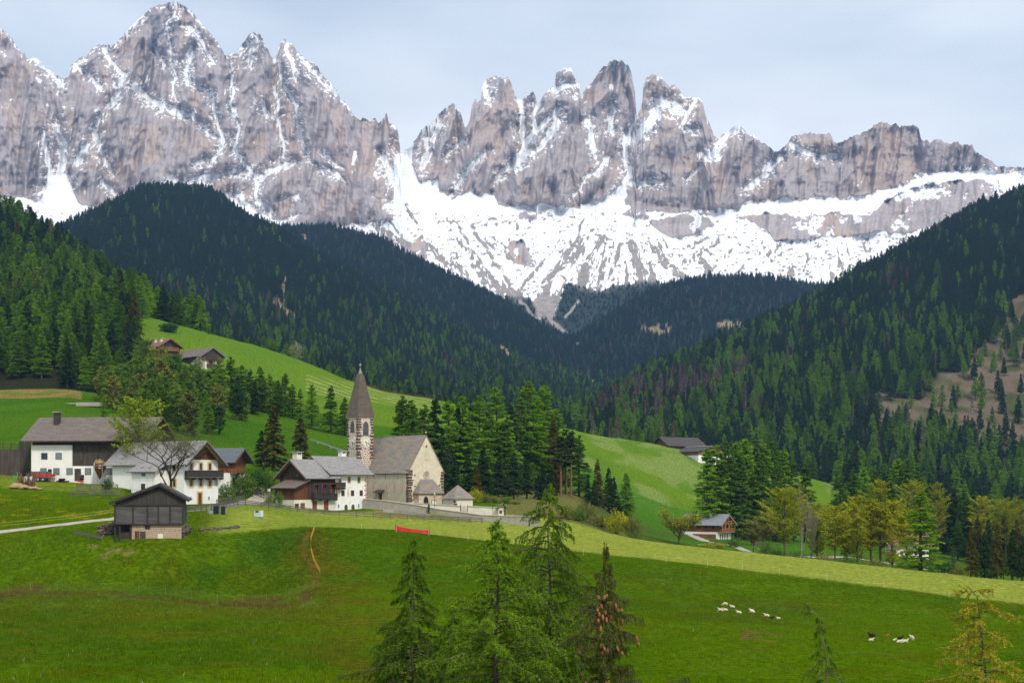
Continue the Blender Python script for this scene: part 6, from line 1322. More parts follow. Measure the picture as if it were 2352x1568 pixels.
gf_ = onground(31, 287); fr_ = thing('green_frame', 'bright green steel implement frame by the boarded ramp wall', 'implement', gf_); b = MB()
for x in (0, 1.3): b.box(x, x + .14, 0, .14, -.2, 2.0)
b.box(-.3, 1.7, -.02, .12, -.05, .1).box(-.1, 1.5, -.01, .13, 1.5, 1.65).beam((.7, .07, 1.6), (.7, .07, 2.5), .14, .14); b.build('steel_tube', plain('green_machine_paint', (.03, .32, .10), .5, .2), fr_)
# water tank, beehives, sign, tarp
ib = thing('water_tank', 'white cage water tank standing on the mown grass', 'tank', hit(584, 1188, 230, 300), R(-18))
MB().box(0, 1.15, 0, 1.0, .15, 1.15).build('tank_bottle', plain('white_tank_plastic', (.62, .68, .66), .5, .1), ib); b = MB()
for i in range(6): b.box(i * .225 - .01, i * .225 + .03, -.04, -.005, .1, 1.18)
for z in (.15, .5, .85, 1.15): b.box(-.03, 1.18, -.05, -.008, z, z + .035)
b.build('cage', STEEL, ib); MB().box(.25, .8, -.06, -.03, .85, 1.13).build('opening', GLASS, ib); MB().box(-.05, 1.2, -.03, 1.03, -.05, .14).build('pallet', plain('turquoise_pallet', (.05, .28, .26)), ib)
sp_ = hit(490, 1181, 225, 290); so_ = thing('solar_unit', 'pair of dark panels with grey box on a post by the lane', 'panel', sp_, R(8))
MB().box(.0, .9, 0, .1, .1, 1.45).build('panel', plain('blue_black_panel', (.012, .017, .03), .3), so_); MB().box(1.25, 1.95, .05, .15, .0, 1.4).build('panel', plain('blue_black_panel', (.012, .017, .03), .3), so_)
MB().box(-.7, -.05, .1, .5, -.1, .65).build('battery_box', plain('grey_box', (.25, .27, .27)), so_); MB().tube([(1.08, 0, -.3), (1.08, 0, 2.6)], .05).build('post', GREYRAIL, so_); MB().tube([(-1.0, .1, -.2), (-.6, .1, 1.5)], .03).beam((-.6, .1, 1.5), (1.1, .1, 1.4), .04, .04).build('strut', STEEL, so_)
sg = hit(618, 1142, 260, 330); si = thing('road_sign', 'small white sign on a grey pole left of the timber farmhouse', 'sign', sg, 0)
MB().tube([(0, 0, -.3), (0, 0, 1.75)], .04).build('pole', STEEL, si); MB().box(-.3, .3, -.05, -.02, 1.25, 1.75).build('sign_panel', plain('white_sign_face', (.75, .76, .76), .5, .05), si)
lp = onground(998, 307.2); lm = thing('lamp_post', 'thin black lamp post in front of the church porch', 'lamp post', lp)
MB().tube([(0, 0, -.5), (0, 0, 3.6)], [.06, .04], 6).build('post', BEAMK, lm); MB().lathe([(.05, 0), (.16, .05), (.2, .35), (.1, .5), (.02, .62)], 8, (0, 0, 3.55)).build('lantern', plain('milky_lantern_glass', (.4, .38, .3), .3), lm)
l2 = onground(1132, 303.5); lm2 = thing('black_post', 'plain black post before the wall left of the wayside shrine', 'post', l2); MB().tube([(0, 0, -.5), (0, 0, 4.4)], [.06, .05], 6).build('shaft', BEAMK, lm2); MB().ball((0, 0, 4.45), .09).build('cap', BEAMK, lm2)
ta, tb = hit(908, 1219, 235, 290), hit(987, 1225, 235, 290); c = ta.copy(); tp_ = thing('red_tarpaulin', 'bright red tarpaulin stretched low across the edge of the hay strip', 'tarpaulin', c); rows_ = []
N_ = 26
for j in range(5):
    for i in range(N_ + 1):
        f = i / N_; q = ta.lerp(tb, f) - c; hh = .95 - .42 * math.sin(min(1, f * 1.25) * math.pi * .62) + .22 * max(0, f - .75) * 4 * (f - .6)
        rows_.append((q.x, q.y + .10 * math.sin(f * 21 + j * .8) + .05 * j, gz(ta.x + q.x, ta.y + q.y) - c.z - .05 + hh * j / 4 + .03 * math.sin(f * 33)))
MB().add(rows_, [(j * (N_ + 1) + i, j * (N_ + 1) + i + 1, (j + 1) * (N_ + 1) + i + 1, (j + 1) * (N_ + 1) + i) for j in range(4) for i in range(N_)]).build('sheet', plain('red_tarpaulin_cloth', (.52, .018, .022), .55, .3, 2.), tp_, True)
for q in (ta, tb): MB().tube([(0, .02, -.2), (0, .02, 1.05)], .035).build('stake', GREYRAIL, tp_, loc=q - c)
lg = onground(190, 506); lo = thing('log_stack', 'stack of pale grey logs at the edge of the wood above the barn', 'logs', lg, R(5)); b = MB(); rs_ = random.Random(8)
for k in range(5):
    for i in range(9 - k): b.tube([(-2 + rs_.uniform(-.4, .4), i * .3 + k * .15, .2 + k * .26), (6.5 + rs_.uniform(-.6, .6), i * .3 + k * .15, .2 + k * .26)], .15, 6)
b.build('log', plain('grey_cut_logs', (.33, .29, .25), .9, .4), lo)
pk = thing('plank_heap', 'long pale planks lying on the grass left of the log stack', 'planks', onground(165, 512), R(-6)); b = MB()
for i in range(7): b.box(-6 + rs_.uniform(-1, 1), 3 + rs_.uniform(-1, 1), i * .3, i * .3 + .22, .05, .3)
b.build('plank', plain('pale_sawn_planks', (.45, .42, .38), .9, .3), pk)

# sheep -----------------------------------------------------------------------------------------------
def sheep_mesh(name, lying, turn):
    s = -1 if turn else 1
    if lying:
        J = [(0,0,.34,.27),(.30,0,.36,.25),(-.32,0,.33,.24),(-.52,0,.28,.12),(.50,.03*s,.46,.17),(.60,.06*s,.66,.115),(.70,.10*s,.73,.095),(.84,.14*s,.69,.055),(.36,.20,.16,.08),(.62,.22,.08,.05),(.80,.22,.06,.04),(.36,-.20,.16,.08),(.60,-.24,.08,.05),(-.36,.24,.16,.10),(-.12,.34,.08,.05),(-.36,-.24,.16,.10),(-.12,-.34,.08,.05),(.66,.17*s+.06,.76,.03),(.66,.0,.78,.03)]
        E = [(0,1),(0,2),(2,3),(1,4),(4,5),(5,6),(6,7),(1,8),(8,9),(9,10),(1,11),(11,12),(2,13),(13,14),(2,15),(15,16),(6,17),(6,18)]
    else:
        hz, hx = (.28, .78) if turn == 2 else (.98, .72)
        J = [(0,0,.66,.25),(.30,0,.68,.24),(-.34,0,.67,.23),(-.52,0,.66,.10),(.50,0,.74 if turn != 2 else .6,.16),(.62,.02,.86 if turn != 2 else .44,.11),(hx,.04,hz,.09),(hx+.15,.05,hz-.05,.05),(.32,.13,.42,.09),(.33,.13,.22,.05),(.34,.13,.02,.04),(.30,-.13,.42,.09),(.30,-.13,.22,.05),(.30,-.13,.02,.04),(-.36,.14,.42,.11),(-.42,.14,.25,.055),(-.38,.14,.02,.04),(-.36,-.14,.42,.11),(-.40,-.14,.25,.055),(-.38,-.14,.02,.04),(hx-.04,.13,hz+.03,.03),(hx-.04,-.07,hz+.03,.03)]
        E = [(0,1),(0,2),(2,3),(1,4),(4,5),(5,6),(6,7),(1,8),(8,9),(9,10),(1,11),(11,12),(12,13),(2,14),(14,15),(15,16),(2,17),(17,18),(18,19),(6,20),(6,21)]
    me = bpy.data.meshes.new(name); me.from_pydata([j[:3] for j in J], E, []); return me, [j[3] for j in J]
SHM = dict(white=plain('cream_fleece', (.52, .45, .34), .95, .2, 14., .02), black=plain('black_fleece', (.018, .016, .015), .95, .3, 14., .02), brown=plain('rust_brown_fleece', (.20, .085, .04), .95, .3, 14., .02))
def sheep(u, v, col_, pose, rz, label, size=1.):
    me, rad = sheep_mesh('sheep', pose == 'lying', 0 if pose == 'lying' else (2 if pose == 'grazing' else 1)); me.materials.append(SHM[col_])
    p = hit(u, v, 140, 215); o = put('sheep', me, None, p + Vector((0, 0, -.02)), rz); o.scale = (size,) * 3
    sk = o.modifiers.new('skin', 'SKIN'); sk.use_smooth_shade = True
    for d, r in zip(me.skin_vertices[0].data, rad): d.radius = (r, r * .95)
    me.skin_vertices[0].data[0].use_root = True
    ss = o.modifiers.new('smooth', 'SUBSURF'); ss.levels = 1; ss.render_levels = 2
    dg_ = bpy.context.evaluated_depsgraph_get(); dg_.update(); m2 = bpy.data.meshes.new_from_object(o.evaluated_get(dg_)); o.modifiers.clear(); o.data = m2
    if not m2.materials: m2.materials.append(SHM[col_])
    tag(o, label, 'sheep', 'sheep on the lower meadow')
    f = MB()
    hx, hz = {'lying': (.78, .72), 'grazing': (.86, .26), 'standing': (.80, .98)}[pose]
    MB().ball((hx, -.02, hz + .02), .018).ball((hx, .16 if pose == 'lying' else .1, hz + .02), .018).build('eye', RUB, o)
    return o
SZ = .60
sheep(1666, 1391, 'white', 'grazing', R(172), 'cream sheep grazing on its feet at the top of the left flock', SZ); sheep(1683, 1395, 'white', 'lying', R(165), 'cream sheep lying just below the grazing one', SZ)
sheep(1656, 1402, 'white', 'lying', R(172), 'cream sheep lying at the far left of the flock', SZ); sheep(1667, 1402, 'white', 'lying', R(178), 'cream sheep lying close behind the leftmost one', SZ * .95)
sheep(1698, 1408, 'white', 'lying', R(165), 'cream sheep lying alone in the middle of the left flock', SZ); sheep(1729, 1406, 'white', 'lying', R(168), 'cream sheep lying in front of another right of the flock middle', SZ); sheep(1727, 1403, 'white', 'lying', R(176), 'cream sheep half hidden behind the one in front', SZ * .9)
sheep(1762, 1415, 'white', 'lying', R(165), 'cream sheep lying beside the black one', SZ); sheep(1772, 1420, 'black', 'lying', R(15), 'small black sheep lying between two cream ones', SZ * .8); sheep(1789, 1421, 'white', 'lying', R(172), 'cream lamb lying at the right end of the left flock', SZ * .75)
sheep(2004, 1462, 'black', 'lying', R(172), 'black sheep stretched out at the left of the right hand flock', SZ * 1.15); sheep(2000, 1471, 'white', 'lying', R(-12), 'cream sheep lying below the black one at the left', SZ * .8); sheep(2037, 1461, 'brown', 'lying', R(20), 'rust brown sheep lying alone', SZ * .8)
sheep(2054, 1470, 'white', 'lying', R(10), 'tiny cream lamb lying left of the dark sheep', SZ * .6); sheep(2068, 1467, 'black', 'lying', R(12), 'dark sheep lying behind two cream ones', SZ * .95); sheep(2065, 1475, 'white', 'lying', R(-18), 'cream sheep lying in front of the dark one', SZ * .9); sheep(2078, 1474, 'white', 'lying', R(-14), 'cream sheep lying with its head up right of the pair', SZ * .9)
sheep(2095, 1470, 'white', 'standing', R(110), 'cream sheep standing up at the right of the flock', SZ)

# broadleaved trees and shrubs ------------------------------------------------------------------------------
BL = {}
def btree(kind, u, vb, vt, wpx, label, dmin, dmax, seed, cat='tree', name='broadleaf_tree', group=None, D=None, **kw):
    p = onground(u, D) if D else hit(u, vb, dmin, dmax); s = F / p.y; h, w = (VH - (p.z) / p.y * F - vt) / s, wpx / s
    lead = kw.pop('lead', 0); rz = kw.pop('rz', 0)
    tm, cm = leader(name, h, w / 2 * 1.4, kind, seed, **kw) if lead else broadleaf(name, h, w, kind, seed, **kw); t = thing(name, label, cat, p, rz, group); put('trunk', tm, t)
    if cm: put('crown', cm, t)
    return t
def bush(kind, u, vb, vt, wpx, label, dmin, dmax, seed, group=None, n=1300, lf=None, D=None, name='shrub', cat='shrub'):
    p = onground(u, D) if D else hit(u, vb, dmin, dmax); s = F / p.y; h, w = (VH - (p.z) / p.y * F - vt) / s, wpx / s
    st, cm = shrub(name, h, w, kind, seed, n, lf or max(.16, .05 * w + .05)); t = thing(name, label, cat, p - Vector((0, 0, .05)), 0, group); put('stems', st, t); put('crown', cm, t); return t
btree('birch', 318, 1110, 922, 104, 'yellow green birch standing behind the farmhouse roof', 0, 0, 21, D=293.6, lead=1, base=.12, nb=130, per=40, lf=.40, up=.8)
btree('bud', 388, 1150, 950, 190, 'nearly bare tree with dark trunk in front of the farmhouse', 0, 0, 22, rz=1.5, D=267, trunk=.27, nleaf=6500, lf=.12, fork=3, depth=6, spread=.9, tall=.3, name='bare_tree', bark=plain('dark_ash_bark', (.055, .043, .033), .95, .3))
btree('bud', 499, 1146, 1072, 42, 'small crooked bare tree against the white house wall', 0, 0, 23, D=287, trunk=.4, nleaf=120, lf=.15, spread=.9, tall=.2, name='bare_tree')
bush('leaf', 520, 1143, 1108, 50, 'round green shrub in front of the white house', 0, 0, 31, D=291); bush('leaf', 558, 1140, 1085, 62, 'tall yellow green shrub right of the white house', 0, 0, 32, D=306, n=2200); bush('deep', 590, 1140, 1072, 60, 'big dark green shrub beside the lane gap', 0, 0, 33, D=314, n=2200); bush('leaf', 618, 1146, 1080, 48, 'tall green shrub left of the timber farmhouse gable', 0, 0, 34, D=318, n=2000)
bush('leaf', 642, 1156, 1127, 22, 'small bright green bush at the corner of the timber farmhouse', 0, 0, 35, D=293); bush('pale', 618, 1148, 1125, 24, 'pale feathery bush under the white sign', 0, 0, 36, D=296); bush('deep', 246, 1122, 1093, 30, 'dark green conifer bush left of the farmhouse', 0, 0, 37, D=279); bush('deep', 985, 1164, 1153, 6, 'tiny dark cypress before the church porch', 0, 0, 38, D=306, n=300)
for i, (u, vb, vt, w, k) in enumerate([(1092,1152,1120,34,'gold'),(1112,1156,1132,28,'bud'),(1135,1160,1138,38,'bud'),(1160,1168,1140,30,'leaf'),(1180,1172,1150,34,'bud')]): bush(k, u, vb, vt, w, '%s %s shrub from the left on the bank behind the chapel' % (ORD[i], {'gold': 'golden', 'bud': 'brown', 'leaf': 'green'}[k]), 0, 0, 41 + i, 'shrubs behind the chapel', D=338 + 3 * i)
for i, (u, vb, vt, w, k) in enumerate([(1345,1205,1150,50,'bud'),(1380,1212,1180,44,'bud'),(1418,1222,1172,62,'gold'),(1455,1228,1180,46,'bud'),(1330,1195,1165,40,'leaf'),(1300,1185,1160,40,'bud')]): bush(k, u, vb, vt, w, '%s budding bush from the left in the row under the knoll' % ORD[i], 0, 0, 51 + i, 'budding bushes under the knoll', D=335 - i * 2, n=2000)
btree('gold', 1556, 1238, 1160, 112, 'wide golden green tree left of the wooden chalet', 0, 0, 61, D=420, trunk=.2, nleaf=3800, lf=.42, spread=.85, tall=.4, multi=2)
bush('leaf', 1688, 1260, 1232, 44, 'green bush right of the chalet terrace', 0, 0, 62, D=455); bush('gold', 1640, 1262, 1246, 60, 'low golden hedge along the bank below the chalet', 0, 0, 63, D=440)
for i, (u, D, vt, w, k) in enumerate([(1802,330,1128,88,'gold'),(1877,345,1158,52,'gold'),(1918,335,1166,66,'gold'),(1945,350,1180,44,'gold'),(1968,345,1142,58,'gold'),(2000,335,1150,46,'gold'),(2022,335,1104,66,'gold'),(2050,335,1150,62,'gold'),(2082,325,1170,54,'gold'),(2095,520,1105,60,'gold'),(2155,540,1110,44,'gold'),(2255,520,1140,52,'gold'),(2310,520,1145,60,'gold'),(2345,520,1150,44,'gold'),(1760,420,1180,46,'bud'),(1730,430,1200,40,'bud')]):
    btree(k, u, 0, vt, w, '%s tree from the left in the golden row behind the hay strip' % ORD[i] if i < 8 else ('golden tree among the dark conifers on the right, %s from the left' % ORD[i - 8] if k == 'gold' else 'thin budding tree right of the chalet, %s' % ('beside the lane' if i == 14 else 'nearest its gable')), 0, 0, 71 + i, group='golden trees on the right', D=D, lead=1, base=[.3, .22, .36][i % 3], nb=130, per=58, lf=.30, up=[.8, .95, .7][i % 3])
btree('bud', 1848, 0, 1085, 40, 'tall dead tree with a twisted grey crown in the golden row', 0, 0, 91, D=335, trunk=.35, nleaf=260, lf=.3, spread=.4, tall=1., name='bare_tree', bark=BARKG); btree('bud', 1862, 0, 1150, 34, 'slim bare tree beside the twisted dead one', 0, 0, 92, D=342, trunk=.4, nleaf=160, lf=.25, spread=.4, tall=1., name='bare_tree', bark=BARKG)
for i, (u, D, vt, w, k) in enumerate([(1785,325,1255,40,'deep'),(1830,322,1262,44,'leaf'),(1890,318,1268,50,'bud'),(1950,312,1272,46,'leaf'),(2010,306,1280,50,'bud'),(2070,300,1288,46,'leaf'),(2160,285,1285,70,'deep'),(2205,285,1300,40,'bud'),(1760,400,1240,40,'leaf'),(2190,430,1248,16,'deep')]): bush(k, u, 0, vt, w, '%s low bush from the left under the golden trees' % ORD[i], 0, 0, 101 + i, 'bushes under the golden trees', D=D, n=1500)
# mixed young wood behind the barns
rs_ = random.Random(12); lbl = 'young broadleaved tree in the mixed copse behind the white barn'
for i in range(112):
    u = rs_.uniform(225, 640); D = rs_.uniform(425, 555); p = onground(u, D); vb = VH - p.z / D * F
    if u > 470 and D < 430 + (u - 470) * .5: continue
    k = rs_.choice(['leaf', 'leaf', 'bud', 'deep', 'larch', 'larchd']) if u > 330 else rs_.choice(['bud', 'leaf', 'leaf', 'larch'])
    h = rs_.uniform(7, 13) * (1.2 if 300 < u < 420 else 1)
    if k in ('larch', 'larchd'): tree(k, p - Vector((0, 0, .2)), h, '%s in the mixed copse behind the white barn' % DESC[k], 'copse conifers behind the barn', 1.2, rs=rs_)
    else:
        if (k, i % 3) not in BL: BL[k, i % 3] = leader('broadleaf_tree', 11, 2.9, k, 130 + i % 3 + 7 * len(BL), base=.08, nb=100, per=34, lf=.42, up=.75)
        t = thing('broadleaf_tree', {'leaf': 'fresh green ', 'bud': 'brown budding ', 'deep': 'dark green '}[k] + lbl, 'tree', p - Vector((0, 0, .2)), rs_.uniform(0, 6), 'copse trees behind the barn'); t.scale = (h / 11,) * 3
        put('trunk', BL[k, i % 3][0], t); put('crown', BL[k, i % 3][1], t)
for i, (u, vb, vt, w, k) in enumerate([(300,912,800,50,'bud'),(335,905,785,56,'leaf'),(368,905,800,48,'bud'),(395,908,820,44,'leaf'),(280,925,840,40,'leaf'),(350,930,850,50,'leaf'),(410,925,860,36,'bud')]): btree(k, u, vb, vt, w, '%s %s tree from the left in the clump hiding the red roofed farm' % (ORD[i], {'bud': 'brown', 'leaf': 'green'}[k]), 0, 0, 141 + i, group='trees hiding the upper farm', D=585 - 6 * i, lead=1, base=.1, nb=100, per=36, lf=.5)
bush('pale', 456, 0, 818, 24, 'pale flowering bush before the barn of the upper farm', 0, 0, 151, D=622, lf=.4); bush('deep', 412, 0, 812, 14, 'dark narrow bush at the corner of the upper barn', 0, 0, 152, D=628, lf=.4); bush('deep', 389, 0, 741, 40, 'dark green bush alone on the upper meadow', 0, 0, 153, D=700, lf=.55, n=2200)
bush('pale', 680, 0, 783, 34, 'pale flowering tree on the meadow skyline', 0, 0, 154, D=738, lf=.5, cat='tree', name='flowering_tree'); bush('leaf', 628, 0, 780, 28, 'green tree on the meadow skyline left of the pale one', 0, 0, 155, D=735, lf=.5, cat='tree', name='broadleaf_tree')
# ================================================================ the trees close to the viewer
FGN = dict(larch=leafmat('near_larch_needles', (.05, .105, .006), (.19, .31, .018), .42), larch2=leafmat('near_larch_fresh_needles', (.065, .135, .006), (.23, .37, .018), .42), gold=leafmat('near_golden_needles', (.20, .20, .012), (.58, .50, .05), .4), spruce=leafmat('near_spruce_needles', (.04, .06, .012), (.15, .17, .028), .2))
TWIG = plain('dark_lichened_bark', (.075, .062, .05), .95, .45, 5., .05); PALEB = plain('pale_lichened_bark', (.20, .17, .13), .95, .4, 5., .05)
def near_tree(name, label, cat, u, vtop, D, needles, seed, crown, bark=TWIG, zfrom=-13., nb=70, tw=13, tuft=11, droop=.5, up=.25, lf=.085, hang=.5, lean=None, tufts_above=False, trunk_r=.13, wild=.25):
    """crown: list of (height below the top in metres, half width) ; branches and twigs are real tubes, needles small blades along the twigs"""
    rs = np.random.RandomState(seed); top = P(u, vtop, D); g = gz(top.x, top.y); H = top.z - g; base = Vector((top.x, top.y, g))
    t = thing(name, label, cat, base)
    lean = lean or (lambda h: (0, 0)); tx = lambda h: lean(H - h)
    stem = []
    for i in range(49):
        h = -.3 + (H + .3) * (1 - (1 - i / 48) ** 2.2); a, b_ = tx(h); stem.append(Vector((a + .05 * math.sin(h * 1.3 + seed), b_ + .05 * math.cos(h * 1.1 + seed), h)))
    MB().tube(stem, [max(.010, trunk_r * (1 - (1 - (1 - i / 48) ** 2.2)) + .008) for i in range(49)], 7).build('trunk', bark, t, True)
    dz = [c[0] for c in crown]; wz = [c[1] for c in crown]
    B = MB(); LP, LA = [], []
    for i in range(nb):
        d = (i + rs.rand()) / nb; d = d ** .85 * dz[-1]; h = H - d
        if h < .4: continue
        L = float(np.interp(d, dz, wz)) * (.62 + .58 * rs.rand()) * (1 + wild * (rs.rand() < .18)); az = 2.4 * i + rs.rand() * .9
        if L < .06: L = .06
        dx, dy = math.cos(az), math.sin(az); a, b_ = tx(h); p = Vector((a, b_, h)); pts = [p]; n_ = 7
        dr = droop * (.5 + rs.rand()); u_ = up * (.6 + .8 * rs.rand()); yaw = rs.normal() * .25
        for k in range(1, n_ + 1):
            s = k / n_; r = L * s; aa = az + yaw * s
            pts.append(Vector((a + math.cos(aa) * r, b_ + math.sin(aa) * r, h + L * (u_ * s - dr * s * s + .22 * dr * s ** 5) + rs.normal() * .03)))
        r0 = .010 + .011 * L; B.tube(pts, [r0 * (1 - .85 * k / n_) for k in range(n_ + 1)], 4, False)
        m = max(3, int(tw * (.3 + L * .55)))
        for j in range(m):
            s = (.12 + .88 * (j + rs.rand()) / m); f = s * n_; k = min(n_ - 1, int(f)); q = pts[k].lerp(pts[k + 1], f - k); dv = (pts[k + 1] - pts[k]).normalized()
            side = Vector((-dv.y, dv.x, 0)) * (1 if j % 2 else -1); ln = (.16 + .30 * rs.rand()) * min(1.2, .45 + L * .45) * (1.25 - .5 * s)
            hg = hang * (.4 + rs.rand()); d2 = (dv * (.5 + .3 * rs.rand()) + side * (.75 * rs.rand()) + Vector((0, 0, -hg))).normalized()
            if tufts_above and rs.rand() < .6: d2 = (dv * .7 + side * .5 + Vector((0, 0, .15 - .2 * rs.rand()))).normalized()
            e1 = q + d2 * ln * .55; e2 = e1 + (d2 + Vector((0, 0, -hg * .8))).normalized() * ln * .6
            B.tube([q, e1, e2], [.007, .0055, .003], 3, False)
            for w_ in range(tuft):
                x = (w_ + rs.rand()) / tuft; o = q.lerp(e1, x * 2) if x < .5 else e1.lerp(e2, x * 2 - 1); LP.append(o); LA.append(d2)
        for w_ in range(int(L * (60 if tufts_above else 18))):                     # tufts on the branch itself
            x = rs.rand() ** .8 * n_; k = min(n_ - 1, int(x)); LP.append(pts[k].lerp(pts[k + 1], x - k)); LA.append((pts[k + 1] - pts[k]).normalized())
    for k in range(40): q_ = stem[48 - rs.randint(0, 14)]; LP.append(q_ + Vector(rs.normal(size=3) * .03)); LA.append(Vector((rs.normal(), rs.normal(), 1.4)).normalized())
    B.build('branches', bark, t)
    LP = np.array([tuple(x) for x in LP]); LA = np.array([tuple(x) for x in LA]); LP = np.repeat(LP, 2, 0) + rs.normal(size=(2 * len(LP), 3)) * .018; LA = np.repeat(LA, 2, 0) * .55 + rs.normal(size=(len(LP), 3)) * .55
    ln = lf * (.6 + .8 * rs.rand(len(LP))); cl = vnoise(LP[:, 0] * 1.7 + seed, LP[:, 2] * 1.7 + LP[:, 1], seed)
    V, Fc, S = leaves(rs, LP, LA, ln, ln * .36, np.clip(.5 * cl + .5 * rs.rand(len(LP)), 0, 1))
    put('crown', crown_mesh(name + '_near_crown', V, Fc, S, needles), t)
    return t, H, B
# three larches side by side, the middle one broad, the right one tallest
near_tree('larch_tree', 'slender feathery larch in front of the meadow left of the two other near larches', 'larch', 948, 1238, 52, FGN['larch'], 1, [(0,.05),(.8,.45),(2,.85),(3,1.4),(4,1.8),(5.2,2.2),(9,2.6)], nb=135, tw=19, droop=.55, hang=.85)
near_tree('larch_tree', 'broad bright green larch in the middle of the three near larches', 'larch', 1141, 1198, 46, FGN['larch2'], 2, [(0,.05),(.5,.35),(1,.75),(2,1.0),(2.6,1.4),(3.4,1.9),(4.3,2.25),(5.5,2.6),(9,2.8)], nb=150, tw=18, droop=.38, up=.28, hang=.45, lf=.09)
near_tree('larch_tree', 'tallest near larch with drooping twigs standing before the end of the church wall', 'larch', 1262, 1112, 55, FGN['larch'], 3, [(0,.06),(.5,.5),(1.0,.85),(1.9,1.3),(2.8,1.6),(4,1.75),(5.5,2.2),(7,2.3),(11,2.6)], nb=140, tw=18, droop=.75, up=.35, hang=1.1)
# the spruce hung with cones
sp_t, H_, _ = near_tree('spruce_tree', 'near spruce hung with reddish brown cones right of the larches', 'spruce', 1392, 1246, 49, FGN['spruce'], 4, [(0,.03),(.5,.10),(.9,.24),(1.3,.42),(1.55,.9),(2.0,.75),(2.6,1.15),(3.0,1.5),(3.6,.8),(4.4,1.0),(5.0,2.0),(8,2.4)], nb=105, tw=30, tuft=13, droop=.42, up=.42, hang=1.6, lf=.06, trunk_r=.1, wild=.3)
CONE = plain('red_brown_spruce_cone', (.30, .125, .062), .8, .3, 40., .15)
cm_ = MB().lathe([(.008, .0), (.026, -.02), (.036, -.06), (.034, -.11), (.02, -.15), (.004, -.165)], 7).mesh('cone', CONE, True); rs_ = np.random.RandomState(9)
for i in range(92):
    d = rs_.choice([1.55, 1.8, 2.0, 2.2, 2.4, 2.7, 3.0, 3.3, 4.3, 4.8]) + rs_.normal() * .08; L = float(np.interp(d, [1.4, 1.9, 2.6, 3.1, 3.4, 5], [.45, .6, .85, 1.35, .7, 1.3])) * (.25 + .75 * rs_.rand()); a = rs_.rand() * 6.28
    c_ = put('cone', cm_, sp_t, (L * math.cos(a), L * math.sin(a), H_ - d - .10 - .05 * L)); c_.rotation_euler = (rs_.normal() * .15, rs_.normal() * .15, a); c_.scale = (1.25, 1.25, 1.0 + .35 * rs_.rand())
# the young larch with a bowed tip, and the golden one at the right edge
near_tree('larch_tree', 'thin young larch with a bowed drooping tip at the bottom edge', 'larch', 1876, 1384, 50, FGN['larch'], 5, [(0,.12),(.25,.5),(.6,.18),(1.3,.3),(1.7,.55),(2.2,.75),(2.8,.8),(5,1.0)], bark=PALEB, nb=44, tw=12, droop=.95, up=.5, hang=1.1, lean=lambda d: (-.42 * max(0, 1 - d / .55) ** 1.5 + .30 * min(d, 2) / 2, 0), trunk_r=.055, wild=.1)
near_tree('larch_tree', 'sparse golden green larch with long level boughs at the right edge', 'larch', 2246, 1345, 42, FGN['gold'], 6, [(0,.1),(.12,.7),(.3,.35),(.9,.9),(1.3,1.25),(1.7,.8),(2.2,1.35),(2.7,1.6),(3.0,1.0),(5,1.6)], bark=TWIG, nb=52, tw=20, tuft=12, droop=.30, up=.12, hang=.45, lf=.07, lean=lambda d: (-.25 * max(0, 1 - d / .3) + .18 * min(d, 2.5) / 2.5, 0), trunk_r=.09, tufts_above=True, wild=.5)
near_tree('larch_tree', 'young larch between the three near larches and the coned spruce', 'larch', 1330, 1400, 53, FGN['larch'], 7, [(0,.05),(.6,.4),(1.5,.8),(2.5,1.2),(6,1.6)], nb=90, tw=16, droop=.6, hang=.9)
near_tree('larch_tree', 'low young larch filling the gap at the bottom between the left two', 'larch', 1040, 1395, 51, FGN['larch'], 8, [(0,.05),(.6,.4),(1.5,.9),(2.5,1.4),(6,1.9)], nb=100, tw=16, droop=.5, hang=.8)
near_tree('larch_tree', 'low young larch at the bottom between the broad and the tallest near larch', 'larch', 1205, 1360, 54, FGN['larch2'], 11, [(0,.05),(.6,.45),(1.5,1.0),(2.5,1.5),(6,2)], nb=90, tw=16, droop=.5, hang=.8)
near_tree('larch_tree', 'low feathery larch at the bottom left end of the near trees', 'larch', 895, 1440, 53, FGN['larch'], 12, [(0,.05),(.6,.4),(1.5,.9),(2.5,1.3),(6,1.8)], nb=80, tw=16, droop=.55, hang=.8)
# ================================================================ light, sky, air
sc_ = bpy.context.scene
SUN_EL, SUN_AZ = 46, 158            # degrees above the horizon / clockwise from straight ahead (behind the viewer, to the right)
w = bpy.data.worlds.new('World'); sc_.world = w; w.use_nodes = True; t = w.node_tree; bg = t.nodes['Background']
sky = t.nodes.new('ShaderNodeTexSky'); sky.sky_type = 'NISHITA'; sky.sun_disc = False
sky.sun_elevation = R(SUN_EL); sky.sun_rotation = R(SUN_AZ); sky.altitude = 1300
tc = t.nodes.new('ShaderNodeTexCoord'); mp = t.nodes.new('ShaderNodeMapping'); mp.inputs['Scale'].default_value = (2.2, 2.2, 7.0)
t.links.new(tc.outputs['Generated'], mp.inputs[0])
sx = t.nodes.new('ShaderNodeSeparateXYZ'); t.links.new(tc.outputs['Generated'], sx.inputs[0])
mr = t.nodes.new('ShaderNodeMapRange'); mr.interpolation_type = 'SMOOTHSTEP'; mr.inputs[1].default_value = .3; mr.inputs[2].default_value = .95; mr.inputs[3].default_value = 1; mr.inputs[4].default_value = 1.7
t.links.new(sx.outputs[2], mr.inputs[0])
nz = t.nodes.new('ShaderNodeTexNoise'); nz.inputs['Scale'].default_value = 1.15; nz.inputs['Detail'].default_value = 4; nz.inputs['Roughness'].default_value = .45
t.links.new(mp.outputs[0], nz.inputs['Vector'])
rp = t.nodes.new('ShaderNodeValToRGB'); e = rp.color_ramp.elements
e[0].position = .40; e[0].color = (7.4, 8.3, 9.2, 1); e[1].position = .62; e[1].color = (11.6, 11.9, 12.0, 1)
t.links.new(nz.outputs['Fac'], rp.inputs[0])
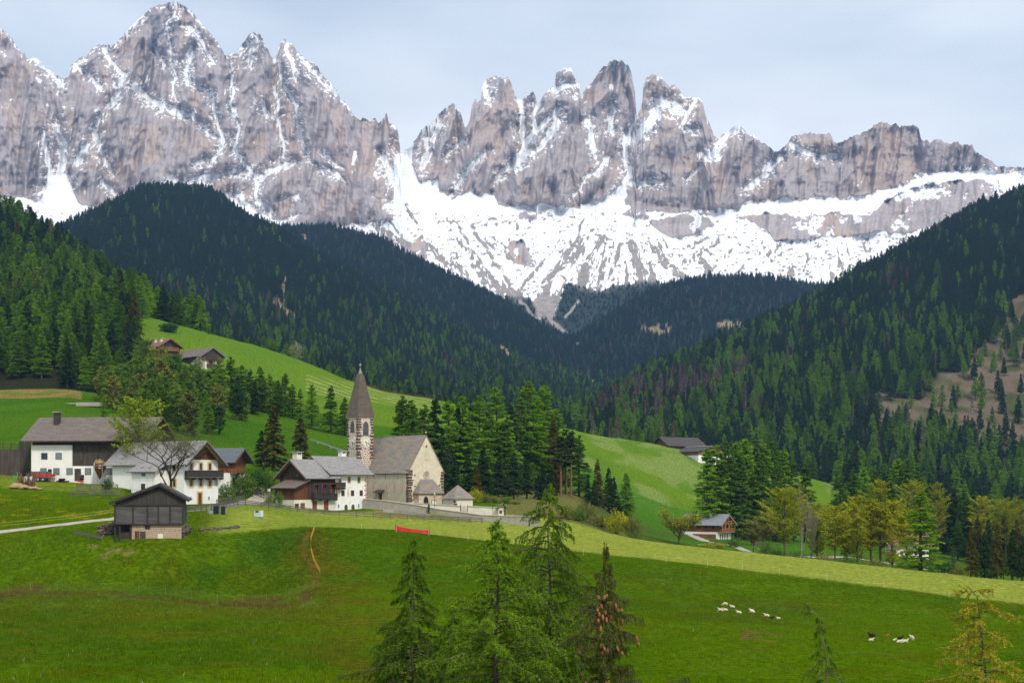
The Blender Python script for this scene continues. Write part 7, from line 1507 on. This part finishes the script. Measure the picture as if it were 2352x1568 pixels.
mx = t.nodes.new('ShaderNodeMix'); mx.data_type = 'RGBA'; mx.inputs[0].default_value = .92
t.links.new(sky.outputs[0], mx.inputs[6]); t.links.new(rp.outputs[0], mx.inputs[7]); 
zm = t.nodes.new('ShaderNodeVectorMath'); zm.operation = 'SCALE'; t.links.new(mx.outputs[2], zm.inputs[0]); t.links.new(mr.outputs[0], zm.inputs['Scale']); t.links.new(zm.outputs[0], bg.inputs[0])
bg.inputs[1].default_value = .095
sun = bpy.data.lights.new('sun', 'SUN'); sun.energy = 2.9; sun.angle = R(7); sun.color = (1, .93, .82)
so = bpy.data.objects.new('sun', sun); C.objects.link(so)
az, el = R(SUN_AZ), R(SUN_EL); dirv = Vector((math.sin(az) * math.cos(el), math.cos(az) * math.cos(el), math.sin(el)))
so.rotation_euler = (-dirv).to_track_quat('-Z', 'Y').to_euler(); so.location = (60, -80, 120)
# valley air
def haze_box():
    m = bpy.data.materials.new('valley_air'); m.use_nodes = True; tt = m.node_tree
    for nd in list(tt.nodes): tt.nodes.remove(nd)
    o = tt.nodes.new('ShaderNodeOutputMaterial'); v = tt.nodes.new('ShaderNodeVolumePrincipled')
    v.inputs['Color'].default_value = (.30, .55, 1, 1); v.inputs['Density'].default_value = HAZE; v.inputs['Anisotropy'].default_value = .2
    tt.links.new(v.outputs[0], o.inputs['Volume'])
    b = MB().box(-6500, 6500, -60, 8200, -260, 2450)
    return tag(b.build('haze', m), kind='stuff')
HAZE = 4.6e-5
haze_box()
vs = sc_.view_settings; vs.view_transform = 'Standard'; vs.look = 'None'; vs.exposure = 0; vs.gamma = 1; vs.use_curve_mapping = False
cy = sc_.cycles; cy.max_bounces = 6; cy.diffuse_bounces = 3; cy.transmission_bounces = 3; cy.volume_bounces = 0; cy.transparent_max_bounces = 4
cy.caustics_reflective = cy.caustics_refractive = False
cy.use_denoising = True; cy.denoiser = 'OPENIMAGEDENOISE'; cy.denoising_prefilter = 'NONE'; cy.denoising_input_passes = 'RGB_ALBEDO_NORMAL'; cy.use_light_tree = False
